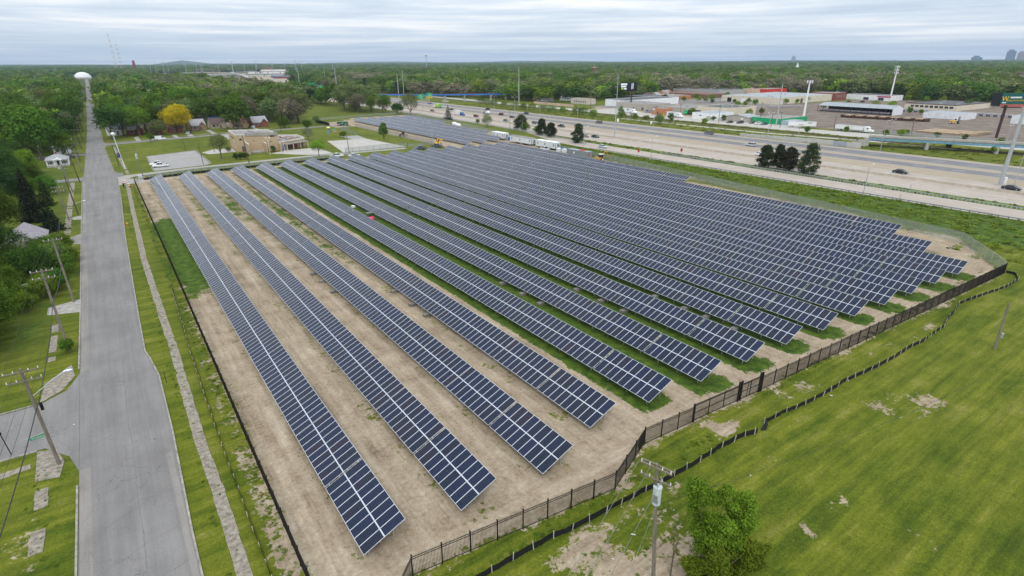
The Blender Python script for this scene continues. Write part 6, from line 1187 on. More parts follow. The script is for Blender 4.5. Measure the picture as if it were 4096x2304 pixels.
upole(-9.6,235.5,11.2,'dark leaning pole at the side street corner with a green sign',0,(-1.0,1.8),DWOOD); upole(-11.3,218,8.3,'grey pole with crossarm on the lawn corner',2,(-.9,.8)); upole(-9.4,262,7.2,'short grey pole on the grass past the bungalow',1,(-.3,.6)); upole(-9.7,290,7.0,'dark pole beyond the bungalow',1,(-.5,1),DWOOD)
upole(-9.2,330,9,'dark pole past the second side street',1,(-.5,1),DWOOD); upole(-9.0,372,9,'pole in the row up the street, sixth from the corner',1,(-.4,.8),DWOOD); upole(-8.7,420,9.5,'pole in the row up the street by the pale tree',2,(-.3,.6),DWOOD); upole(-8.6,470,9.5,'pole in the row up the street by the red house',2,(-.2,.4))
for k in range(6): upole(-8.4+k*.3,530+k*75,10,'distant pole in the receding row beside the straight street',2,(0,0),arm_l=2.6,r=.2)['group']='distant street poles'
upole(-13.2,34.5,10.2,'pole at the bottom left corner with only its crossarms in the picture',2,(0,0),arm_l=3.2)
T1=upole(26.4,18.9,10.9,'foreground wooden pole carrying a grey transformer',2,(-.75,-.1),trans=True,rz=R(-74),arm_l=2.35,r=.15)
mb=MB(); mb.box(-1.95,.45,.06,.16,10.54,10.66); a=part(mb,'crossarm',WOOD,T1)
upole(92.6,16.7,6.6,'weathered pole standing alone in the mown field',0,(.5,.3),r=.15); q=MB(); q.box(.1,.4,-.35,-.1,1.7,2.4); part(q,'meter_box',STEEL,bpy.data.objects[[o.name for o in bpy.data.objects if o.name.startswith('utility_pole')][-1]])
upole(43.5,234.3,11.2,'dark wooden pole in front of the tan brick hall',0,(-.6,1.6),DWOOD); upole(85.8,242.6,9.6,'wooden pole at the front of the concrete lot',0,(-.2,.3)); upole(130.3,249.5,8.7,'thin grey pole beside the yellow lift',0,(0,.2),STEEL,r=.09)
upole(2.7,265.9,7.7,'dark leaning pole on the lawn beside the siren',0,(-.6,1.6),DWOOD); upole(8.3,231.3,10.0,'wooden pole with a transformer cluster beside the site entrance',0,(-.6,1.2),WOOD,trans=True); upole(29.3,297,5.4,'thin dark post at the back edge of the parking lot',0,(-.3,.6),DWOOD,r=.09)
upole(29.5,248.3,8.2,'dark lamp post at the right front of the parking lot',0,(-.2,.8),DWOOD,r=.1); upole(39,283,8.5,'dark thin pole behind the thin-leaved tree',0,(-.3,.5),DWOOD,r=.1); upole(93,362,9,'dark pole right of the red brick cottage',0,(-.2,.3),DWOOD,r=.12); upole(83.5,344,8.5,'lamp post with white head behind the low wing',0,(0,0),DWOOD,r=.1)
for i,(x_,y_,h_) in enumerate([(328.6,260.3,8.9),(316,220.2,10.7),(319.5,187.1,10),(322,183,9),(342.1,208.4,12),(340,121.8,7.4),(335.5,158.8,7.6),(326.5,348,9),(330,410,9),(332,505,9),(186.2,263,11.5),(178.5,241,9)]):
    upole(x_,y_,h_,['dark pole in front of the grey yard wall','dark pole left of the white parked trailer','short pole in front of the green wall','second short pole in front of the green wall','dark pole behind the tan gabled workshop','dark pole right of the lumber yard fence','dark pole between the two long trailers','leaning pole behind the white semi truck','pole by the tan garden wall','pole left of the red brick flats','grey wooden pole behind the first office trailer','wooden pole between the first two office trailers'][i],1 if i<10 else 0,(0,.3),DWOOD if i<10 else WOOD,r=.13)
lp=thing('twin_lamp','white pole with four globe lamps in front of the tan brick hall','lamp post',57,259.6); mb=MB(); mb.cyl(0,0,0,6.8,.09,.06,8); part(mb,'shaft',WHITE,lp)
for q in (-.9,-.55,.55,.9): mb=MB(); mb.ball(q,0,7.0,.2,.2,.24); part(mb,'globe',WHITE,lp)
lp=thing('globe_lamp','white pole with one globe lamp by the porch of the hall','lamp post',63.7,261.7); mb=MB(); mb.cyl(0,0,0,6.8,.08,.06,8); part(mb,'shaft',WHITE,lp); mb=MB(); mb.ball(-.3,0,7.0,.26,.26,.26); part(mb,'globe',WHITE,lp)
# warning siren with solar panel
s=thing('siren_pole','white leaning siren pole with a solar panel on the lawn','siren',4.2,256.9); mb=MB(); mb.tube([(0,0,-.1),(-.5,.5,6),(-1.0,1.0,12)],[.2,.16,.13],8); part(mb,'shaft',mat('pale_steel',(.62,.66,.70),.4),s)
mb=MB(); mb.ball(-1.0,1.0,12.7,.75,.75,.62,10); mb.cyl(-1.0,1.0,12.0,12.5,.3,n=8); part(mb,'siren_horn',WHITE,s); mb=MB(); mb.add([(-1.6,-.3,4.2),(-.6,-.3,4.2),(-.3,.5,5.9),(-1.3,.5,5.9)],[(0,1,2,3),(3,2,1,0)]); part(mb,'solar_module',PM,s); mb=MB(); mb.box(-.9,-.3,-.1,.1,3.9,4.0); part(mb,'bracket',STEEL,s)
bp=thing('black_post','thin black lamp post at the left picture edge','post',-14.7,67); mb=MB(); mb.tube([(0,0,0),(-.3,.2,3.4)],.05,6); part(mb,'shaft',BLACK,bp); mb=MB(); mb.ball(-.22,.15,2.6,.12,.12,.2); part(mb,'band',BLACK,bp)
# overhead wires, each a hanging cable
WB=mat('wire',(.03,.03,.032),.6); WL=mat('bare_aluminium_wire',(.20,.20,.18),.5)
def wire(a,b,sag,label,r=.018,m=None,group=None,n=14):
    P=[tuple(Vector(a).lerp(Vector(b),i/n)-Vector((0,0,4*sag*(i/n)*(1-i/n)))) for i in range(n+1)]; mb=MB(); mb.tube(P,r,4,cap=False); o=part(mb,'wire',m or WB,None,smooth=True); tag(o,label,'wire',group); return o
PT=[(-13.2,34.5,10),(-10.85,62.1,10.8),(-10.5,92.2,11.4),(-10.3,114,10.2)]
for k in range(3):
    for q in (-1.2,-.5,.5,1.2): wire((PT[k][0]+q,PT[k][1]-.1,PT[k][2]),(PT[k+1][0]+q,PT[k+1][1]-.1,PT[k+1][2]-.1),.5,'thin wire strung between the poles along the left of the street',.013,group='wires along the street poles')
    wire((PT[k][0]+.15,PT[k][1],PT[k][2]*.62),(PT[k+1][0]+.1,PT[k+1][1],PT[k+1][2]*.62),.55,'thick black telephone cable along the left of the street',.045,group='telephone cables along the street')
for k,(a,b) in enumerate((((-10.3,114,7.6),(-11.9,177.4,7.4)),((-11.9,177.4,8),(-12,218.6,7.8)),((-12,218.6,8),(-9.7,262.5,7)),((-10,113.8,10.2),(-10.2,185.2,9.4)),((-10.2,185,9.2),(-10.4,237.2,11)),((-10.4,237.2,10.8),(-10,291,7)))): wire(a,b,.7,'cable between the poles further up the street',.03,group='cables further up the street')
wire((-10.6,237.2,9.6),(8.0,232,9.5),.9,'cable crossing the street at the far end of the first row',.04)
for q in (-1.2,-.3,.8): wire((26.0+q*.3,19.6-q*.95,10.7),(-8+q*.3,6-q,11.2),.8,'pale wire from the transformer pole towards the bottom left',.016,WL,'wires from the transformer pole')
wire((26.3,19.3,7.4),(70,13,5.0),.9,'low wire from the transformer pole across the field',.014,WB); wire((26.3,19.2,8.0),(-8,3,8.2),1,'lower pale wire from the transformer pole',.016,WL)
# ------------------------------------------------------------------ vehicles (local +y is the front)
PAINTS={}
def cpaint(n,c,r=.25,me=.1):
    if n not in PAINTS: PAINTS[n]=mat('car_paint_'+n,c,r,me,var=.03,spec=.6)
    return PAINTS[n]
TYRE=mat('tyre',(.018,.018,.018),.85,var=.1); CHROME=mat('headlight_glass',(.75,.77,.8),.2,.2,var=0); TAIL=mat('tail_light',(.35,.01,.01),.3,var=0)
def loft(mb,secs,m=None,cap=True):
    n=len(secs[0]); b=[]
    for s in secs: b+=s
    mb.add(b,[(i*n+j,i*n+(j+1)%n,(i+1)*n+(j+1)%n,(i+1)*n+j) for i in range(len(secs)-1) for j in range(n)]+([tuple(range(n))[::-1],tuple(range((len(secs)-1)*n,len(secs)*n))] if cap else []),m)
CM={}
def car_meshes(kind):
    if kind in CM: return CM[kind]
    L_,Wd={'sedan':(4.7,1.8),'suv':(4.7,1.9),'pickup':(5.5,1.95),'van':(5.4,2.0),'minivan':(5.0,1.95)}[kind]; hw=Wd/2
    if kind=='sedan': body=[(-2.35,.45,.80),(-2.3,.35,.93),(-1.5,.30,.98),(1.1,.30,.95),(2.1,.32,.80),(2.35,.42,.62)]; cab=[(-1.75,.96,-1.05,1.40),(1.25,.95,.35,1.42)]
    elif kind=='suv': body=[(-2.3,.5,1.0),(-2.25,.42,1.08),(-1.2,.38,1.08),(1.0,.38,1.06),(2.1,.4,.95),(2.3,.5,.75)]; cab=[(-2.2,1.05,-1.95,1.68),(1.2,1.05,.55,1.70)]
    elif kind=='pickup': body=[(-2.7,.6,1.05),(-2.65,.5,1.08),(-.9,.5,1.08),(1.2,.48,1.10),(2.5,.5,1.02),(2.72,.6,.8)]; cab=[(-.9,1.06,-.7,1.75),(1.3,1.08,.75,1.76)]
    elif kind=='van': body=[(-2.65,.5,1.25),(-2.6,.4,1.3),(0,.38,1.3),(1.5,.4,1.2),(2.5,.45,1.0),(2.68,.5,.75)]; cab=[(-2.6,1.28,-2.45,2.05),(1.9,1.12,1.1,2.05)]
    else: body=[(-2.45,.5,1.05),(-2.4,.4,1.1),(-1,.36,1.1),(1.2,.36,1.05),(2.2,.4,.9),(2.45,.5,.7)]; cab=[(-2.35,1.06,-2.1,1.68),(1.6,1.02,.7,1.70)]
    mb=MB(); loft(mb,[[(-hw*k,y,z0+.0),(hw*k,y,z0),(hw,y,(z0+z1)/2),(hw*.93,y,z1),(-hw*.93,y,z1),(-hw,y,(z0+z1)/2)] for (y,z0,z1),k in zip(body,(.85,.95,1,1,.97,.82))])
    B=mb
    (ya,za,yb,zb),(yc,zc,yd,zd)=cab
    g=MB(); t=.80
    g.add([(-hw*.90,ya,za-.04),(hw*.90,ya,za-.04),(hw*.90,yc,zc-.04),(-hw*.90,yc,zc-.04),(-hw*t,yb,zb),(hw*t,yb,zb),(hw*t,yd,zd),(-hw*t,yd,zd)],[(3,2,1,0),(4,5,6,7),(0,1,5,4),(1,2,6,5),(2,3,7,6),(3,0,4,7)])
    r=MB(); r.add([(x*1.0,y,z) for z in (0,.06) for x,y in ((-hw*t-.01,yb-.02),(hw*t+.01,yb-.02),(hw*t+.01,yd+.02),(-hw*t-.01,yd+.02))],[(3,2,1,0),(4,5,6,7),(0,1,5,4),(1,2,6,5),(2,3,7,6),(3,0,4,7)]); r.v=[(x,y,z+(zb+zd)/2) for x,y,z in r.v]
    # pillars
    for s in (-1,1):
        for (p,q) in (((s*hw*.9,ya,za-.03),(s*hw*t,yb,zb)),((s*hw*.9,yc,zc-.03),(s*hw*t,yd,zd)),((s*hw*.91,(ya+yc)/2-.1,(za+zc)/2-.03),(s*(hw*t+.01),(yb+yd)/2-.1,(zb+zd)/2))): r.tube([p,q],.05,4)
    if kind in('van',): 
        for s in (-1,1): r.add([(s*hw*.915,ya,za),(s*hw*.915,.7,za-.03),(s*(hw*t+.02),.5,zb),(s*(hw*t+.02),yb,zb)],[(0,1,2,3),(3,2,1,0)])
    bed=None
    if kind=='pickup': bed=MB(); bed.box(-hw*.8,hw*.8,-2.55,-1.0,1.085,1.10)
    w=MB(); w.tube([(-.11,0,0),(.11,0,0)],.34,12); rim=MB(); rim.tube([(-.125,0,0),(.125,0,0)],.19,8)
    fl=MB(); fy=body[-1][0]; 
    for s in (-1,1): fl.box(s*hw*.62-.17,s*hw*.62+.17,fy-.12,fy+.01,.62,.76)
    tl=MB(); ry=body[0][0]
    for s in (-1,1): tl.box(s*hw*.75-.14,s*hw*.75+.14,ry-.01,ry+.08,.72,.92)
    CM[kind]=(B,g,r,bed,w.mesh('tyre',TYRE),rim.mesh('rim',STEEL),fl.mesh('headlight',CHROME),tl.mesh('tail_light',TAIL),(hw-.12,1.42 if kind!='pickup' else 1.75),{}); return CM[kind]
def car(kind,v,u,rz,pn,pc,label,name=None,group=None,z=0):
    B,g,r,bed,W_,RI,FL,TL,(wx,wy),cache=car_meshes(kind); p=cpaint(pn,pc)
    if pn not in cache: cache[pn]=(B.mesh('body',p,True) if 0 else B.mesh('body',p),r.mesh('roof',p))
    t=thing(name or {'sedan':'car','suv':'suv','pickup':'pickup_truck','van':'van','minivan':'minivan'}[kind],label,{'pickup':'pickup','suv':'suv'}.get(kind,'van' if 'van' in kind else 'car'),v,u,z,rz,group)
    ob('body',cache[pn][0],t); ob('roof',cache[pn][1],t)
    if 'G' not in cache: cache['G']=g.mesh('window',GLASS)
    ob('window',cache['G'],t)
    if bed:
        if 'bed' not in cache: cache['bed']=bed.mesh('cargo_bed',BLACK)
        ob('cargo_bed',cache['bed'],t)
    for sx in (-1,1):
        for sy in (-1,1): w=ob('wheel',W_,t,(sx*wx,sy*wy,.34)); ob('rim',RI,w)
    ob('headlight',FL,t); ob('tail_light',TL,t); return t
N_=0; S_=PI   # heading +y (away) / -y (towards the right of the picture)
DK=('black',(.015,.016,.02)); WT=('white',(.78,.79,.80)); RD=('maroon',(.16,.02,.03)); GN=('dark_green',(.015,.05,.045)); SV=('silver',(.45,.48,.50)); GY=('grey',(.16,.15,.16)); BLU=('blue',(.02,.08,.30)); NV=('navy',(.04,.06,.10))
for kind,v,u,rz,(pn,pc),lb in [('sedan',256.5,493,N_,BLU,'blue car far up the asphalt carriageway left of the green box truck'),('sedan',218.4,415.4,S_,RD,'maroon car on the near lanes left of the spruce'),('sedan',237.1,417,S_,DK,'dark car half hidden behind the spruce top'),
 ('minivan',219.9,352.3,S_,RD,'maroon minivan following the car transporter truck'),('suv',259.7,398.5,N_,DK,'black suv on the far lanes above the tow truck'),('suv',242,353.5,N_,RD,'dark red suv on the middle lanes right of the tow truck'),('sedan',236.4,331.2,S_,GN,'low dark green sports car below the dark red suv'),
 ('sedan',218.9,314,S_,('teal',(.03,.16,.15)),'teal green sedan on the near lanes left of the pines'),('suv',260.4,347.2,N_,NV,'dark navy car on the far lanes beside the light pole'),('suv',223.6,288.6,S_,('slate',(.12,.16,.18)),'slate grey suv just left of the open-crowned pine'),('pickup',224.9,264.5,S_,DK,'black pickup with pale load between the pines on the near lanes'),
 ('minivan',257.9,266.9,N_,GY,'brownish grey minivan alone on the far lanes'),('sedan',204.3,221.2,S_,GY,'grey car half hidden behind the single pine'),('sedan',206.8,216.0,S_,GN,'dark green sedan right of the single pine'),('sedan',184.2,187.4,S_,('pale_silver',(.45,.52,.53)),'pale silver car on the ramp below the street lamp'),
 ('pickup',264,189.1,N_,GY,'dark grey pickup on the far lanes above the silver suv'),('suv',241.2,149.7,N_,SV,'silver suv on the asphalt lanes left of the thin pole'),('sedan',219.8,131.4,S_,WT,'white sedan beside the median behind the four pines'),('sedan',222.1,79.9,S_,DK,'black sedan alone on the near carriageway'),('sedan',219.4,48.6,S_,DK,'black sedan at the right picture edge passing the big mast'),
 ('van',342,301.1,R(60),('blue_grey',(.22,.26,.33)),'blue-grey van parked by the orange brick office'),('sedan',323.8,217.7,R(75),DK,'black car parked in front of the tan gabled workshop, leftmost'),('suv',325.9,211.8,R(75),DK,'black suv parked by the corner of the green wall'),('sedan',331.6,207,R(80),('brown',(.12,.06,.05)),'brown car parked close against the green wall'),
 ('suv',330.3,202.2,R(80),WT,'white suv parked in front of the green wall'),('sedan',330.2,198,R(80),GN,'dark car parked right of the white suv at the green wall'),
 ('van',23.8,346.2,R(-82),WT,'white panel van driving on the far side street'),('sedan',39.1,366.5,R(170),SV,'silver car on the driveway beside the golden tree'),('sedan',75.9,378,R(175),WT,'white car in the driveway between the last two cottages'),
 ('pickup',15.4,252.6,R(88),WT,'nearer white pickup on the parking lot'),('pickup',14.9,257.2,R(86),WT,'farther white pickup with dark bed on the parking lot'),('pickup',77.5,234.4,R(-85),WT,'white pickup parked behind the far end of the solar rows'),('sedan',84,232.2,R(-80),WT,'white car peeking over the solar row by the lot fence'),
 ('pickup',124.2,234,R(-100),NV,'dark blue pickup parked below the yellow lift'),('pickup',115,232.6,R(80),NV,'dark blue pickup with tool box behind the solar rows'),('pickup',158.6,197.3,R(-8),WT,'white pickup parked under the last office trailer'),('sedan',-13.8,300.5,R(90),DK,'dark car parked behind the bungalow'),
 ('sedan',570,262,R(40),DK,'dark car in the yard of the pink-fascia hall'),('suv',574,252,R(40),DK,'second dark car in the yard of the pink-fascia hall'),('sedan',455,96,R(30),WT,'white car at the right picture edge by the white metal building')]:
    car(kind,v,u,rz,pn,pc,lb)
TR={}
def wheels(t,pos,r=.5,n='wheel'):
    if r not in TR: mb=MB(); mb.tube([(-.15,0,0),(.15,0,0)],r,12); q=MB(); q.tube([(-.165,0,0),(.165,0,0)],r*.55,8); TR[r]=(mb.mesh('tyre',TYRE),q.mesh('rim',WHITE))
    for x_,y_ in pos: w=ob(n,TR[r][0],t,(x_,y_,r)); ob('rim',TR[r][1],w)
def semi(v,u,rz,label,L_=13,cab=True,boxm=WHITE,h=3.5,marks=(),axf=True,cabm=WHITE):
    t=thing('semi_truck' if cab else 'semi_trailer',label,'truck' if cab else 'trailer',v,u,0,rz); mb=MB(); mb.box(-1.2,1.2,-L_,0,1.05,h); b=part(mb,'trailer_box',boxm,t)
    mb=MB(); mb.box(-1.25,1.25,-L_-.02,.02,1.0,1.12); mb.box(-1.25,1.25,-L_-.02,.02,h-.08,h+.03); part(mb,'edge_rail',STEEL,b)
    for (s,y0,y1,z0,z1,m) in marks: mb=MB(); mb.box(s*1.2-.01 if s>0 else -1.215,s*1.2+.015 if s>0 else -1.2,y0,y1,z0,z1); part(mb,'printed_logo',m,b)
    wheels(t,[(sx*1.0,y_) for sx in (-1,1) for y_ in (-L_+1.3,-L_+2.6)])
    if cab:
        mb=MB(); loft(mb,[[(-1.15,y_,.6),(1.15,y_,.6),(1.15,y_,z_),(-1.15,y_,z_)] for y_,z_ in ((.6,3.2),(2.4,3.2),(2.9,2.7),(3.3,1.75),(4.8,1.5),(5.0,1.1))]); part(mb,'cab',cabm,t)
        mb=MB(); mb.box(-1.0,1.0,2.88,3.05,1.85,2.6,rz=0); mb.box(-1.17,1.17,2.0,2.7,1.9,2.6); part(mb,'window',GLASS,t); wheels(t,[(sx*1.0,y_) for sx in (-1,1) for y_ in (-.9,.2,4.1)])
    else: mb=MB(); mb.box(-.6,-.5,-2.6,-2.4,0,1.05); mb.box(.5,.6,-2.6,-2.4,0,1.05); part(mb,'landing_leg',STEEL,t)
    return t
LG=mat('logo_grey',(.25,.27,.30),.6,var=.2); semi(327.6,304.5,R(180-6),'white semi truck with grey logos parked below the black billboard',12.5,marks=[(1,-11,-8.6,2.3,3.1,LG),(1,-4.4,-2.2,1.9,3.2,LG),(1,-1.8,-1.2,2.6,3.2,LG)])
semi(327.5,262,R(180-6),'white semi truck half behind the bright shrubs near the yellow sign',9)
semi(337,170,R(180+32),'long white semi trailer in front of the green workshop',14.5,False,marks=[(1,-4.2,-2.2,2.6,3.1,LG),(1,-9,-6.5,1.6,1.9,LG)])
semi(336,143.5,R(180+1),'long white trailer truck parked left of the road bridge',14.5,h=3.2)
semi(332.5,230,R(90),'white trailer backed up beside the low garage block, seen end on',8,False)
semi(352.8,274,R(120),'small green and white truck cab parked behind the orange office',2.5,cabm=W_GREEN)
t=semi(240,449,N_,'bright green box truck driving on the asphalt lanes',7.5,boxm=mat('lime_box',(.14,.55,.06),.5,var=.05),marks=[(-1,-6.5,-1.0,1.5,3.2,mat('yellow_print',(.60,.70,.10),.5))])
# vehicle transporter and tow truck
t=thing('car_transporter','truck with an empty open white rack driving beside the overhead sign post','truck',215.3,366,0,S_); mb=MB(); mb.box(-1.2,1.2,-9,0,.9,1.15); part(mb,'flatbed',STEEL,t)
for y_ in np.arange(-8.8,.2,1.1): mb=MB(); mb.tube([(-1.15,y_,1.1),(-1.15,y_,4.0),(1.15,y_,4.0),(1.15,y_,1.1)],.07,4); part(mb,'rack_frame',WHITE,t)
mb=MB(); 
for z_ in (1.9,3.0,4.0): mb.box(-1.2,-1.1,-8.9,.1,z_,z_+.08); mb.box(1.1,1.2,-8.9,.1,z_,z_+.08)
part(mb,'rack_rail',WHITE,t); mb=MB(); loft(mb,[[(-1.1,y_,.6),(1.1,y_,.6),(1.1,y_,z_),(-1.1,y_,z_)] for y_,z_ in ((.5,2.8),(2.0,2.8),(2.6,1.8),(3.9,1.5),(4.1,1.0))]); part(mb,'cab',cpaint('blue',(.02,.08,.30)),t); mb=MB(); mb.box(-1.12,1.12,1.2,2.0,1.8,2.5); part(mb,'window',GLASS,t); wheels(t,[(sx,y_) for sx in (-1,1) for y_ in (-7.5,-6.4,-.4,3.2)])
t=thing('tow_truck','grey flatbed tow truck with raised white load on the middle lanes','truck',237.5,366,0,N_); mb=MB(); mb.box(-1.1,1.1,-4,1,.8,1.1); part(mb,'flatbed',STEEL,t); mb=MB(); loft(mb,[[(-1,y_,.5),(1,y_,.5),(1,y_,z_),(-1,y_,z_)] for y_,z_ in ((1,2.3),(2,2.3),(2.6,1.4),(3.4,1.2))]); part(mb,'cab',cpaint('grey_green',(.2,.26,.24)),t)
mb=MB(); loft(mb,[[(-.8,y_,1.3),(.8,y_,1.3),(.8,y_,z_),(-.8,y_,z_)] for y_,z_ in ((-3.8,1.9),(-2.5,2.7),(-1,2.7),(.2,1.8))]); part(mb,'load',WHITE,t); wheels(t,[(sx*.9,y_) for sx in (-1,1) for y_ in (-2.6,2.4)],.42)
# site trailers
CORR=mat('corrugated_white',(.66,.69,.70),.6,var=.05); TEALW=mat('dark_teal_fabric',(.03,.06,.08),.6)
def office(v,u,rz,label,L_=12,roofm=WHITE):
    t=thing('office_trailer',label,'trailer',v,u,0,rz); mb=MB(); mb.box(0,3.0,0,L_,.75,3.3); part(mb,'body',CORR,t); mb=MB(); mb.box(-.08,3.08,-.08,L_+.08,3.3,3.42); part(mb,'roof',roofm,t)
    mb=MB(); 
    for x_ in (0,2.92): 
        for y_ in (0,L_-.08): mb.box(x_-.02,x_+.1,y_-.02,y_+.1,.75,3.3)
    mb.box(-.02,3.02,-.02,.02,.72,.84); part(mb,'corner_trim',BLACK,t)
    for p_ in (1.0,L_*.5,L_-2.0): opening(t,'S',p_,.6,1.7,2.6,'window',0,3,0,L_)
    for p_ in (L_*.28,L_*.72): opening(t,'S',p_,.8,.85,2.8,'door',0,3,0,L_,CORR)
    mb=MB(); mb.box(.9,1.9,-.55,-.02,1.5,2.9); a=part(mb,'air_conditioner',STEEL,t); mb=MB(); mb.tube([(1.4,-.56,2.2),(1.4,-.6,2.2)],.28,10); part(mb,'fan',BLACK,a)
    mb=MB(); mb.box(.3,2.7,L_*.3,L_*.7,.1,.7); part(mb,'chassis',BLACK,t); wheels(t,[(x_,y_) for x_ in (.2,2.8) for y_ in (L_*.42,L_*.5)],.38); return t
office(163.4,236.0,R(2),'first white office trailer, leftmost, with white roof',10.8); office(161.8,211.5,R(1),'middle office trailer with dark grey roof',17,RF_G); office(161.6,193.8,R(1),'last white office trailer with white roof and wall air conditioner',14)
def toilet(v,u,label,m,cap=WHITE):
    t=thing('portable_toilet',label,'portable toilet',v,u); mb=MB(); mb.box(0,1.1,0,1.1,.1,2.1); part(mb,'cabin',m,t); mb=MB(); mb.add([(0,0,2.1),(1.1,0,2.1),(1.1,1.1,2.1),(0,1.1,2.1),(.2,.55,2.4),(.9,.55,2.4)],[(0,1,5,4),(2,3,4,5),(3,0,4),(1,2,5)]); part(mb,'roof',cap,t); mb=MB(); mb.box(-.03,-.005,.2,.9,.2,1.95); part(mb,'door',m,t)
toilet(164.6,233.2,'blue portable toilet between two office trailers',BLUEB); toilet(165.4,231.2,'dark grey portable toilet with white cap between two office trailers',mat('dark_grey_plastic',(.08,.09,.10),.6))
t=thing('storage_container','long grey storage container with a red tarp and round white mark on it','container',157.2,168.3,0,R(1)); mb=MB(); mb.box(0,2.6,0,12,.1,2.7); part(mb,'body',mat('container_grey',(.22,.25,.26),.6,var=.06),t); mb=MB(); mb.box(-.03,2.63,-.03,12.03,2.7,2.78); part(mb,'roof',RF_LG,t); mb=MB(); mb.box(.4,2.2,3.0,5.6,2.78,2.98); part(mb,'tarp',mat('red_tarp',(.45,.05,.05),.7,var=.2),t)
mb=MB(); mb.tube([(-.005,8,1.7),(-.03,8,1.7)],.42,12); part(mb,'round_mark',WHITE,t); mb=MB(); mb.box(.4,1.1,-.03,-.005,1.3,2.1); part(mb,'door_sign',RED,t)
for q in (.6,1.3,2.0): mb=MB(); mb.tube([(q,-.04,.2),(q,-.04,2.6)],.03,4); part(mb,'lock_bar',STEEL,t)
for i,(x_,y_,m,l_) in enumerate([(159.8,189.5,WHITE,'white crate beside the last office trailer'),(161.0,187.4,BLUEB,'blue tarp covered crate beside the last office trailer'),(160.2,186.0,CORR,'pale metal crate nearest the grey container')]):
    t=thing('crate',l_,'crate',x_,y_); mb=MB(); mb.box(0,1.5,0,1.4,.1,1.5); part(mb,'box',CORR,t); mb=MB(); mb.add([(-.05,-.05,1.5),(1.55,-.05,1.5),(1.55,1.45,1.5),(-.05,1.45,1.5),(.5,.6,1.85),(1.0,.8,1.8)],[(0,1,5,4),(2,3,4,5),(3,0,4),(1,2,5)]); part(mb,'cover',m,t)
for i,(x_,y_) in enumerate([(180.3,312),(178,303.5)]):
    t=thing('white_tank',['white plastic tank behind the small solar field, farther one','white plastic tank behind the small solar field, nearer one'][i],'tank',x_-1.5,y_); mb=MB(); mb.ball(0,0,1.2,1.1,3.0,1.1,10); part(mb,'tank',WHITE,t); mb=MB(); mb.box(-.8,.8,-2.6,2.6,0,.4); part(mb,'frame',STEEL,t)
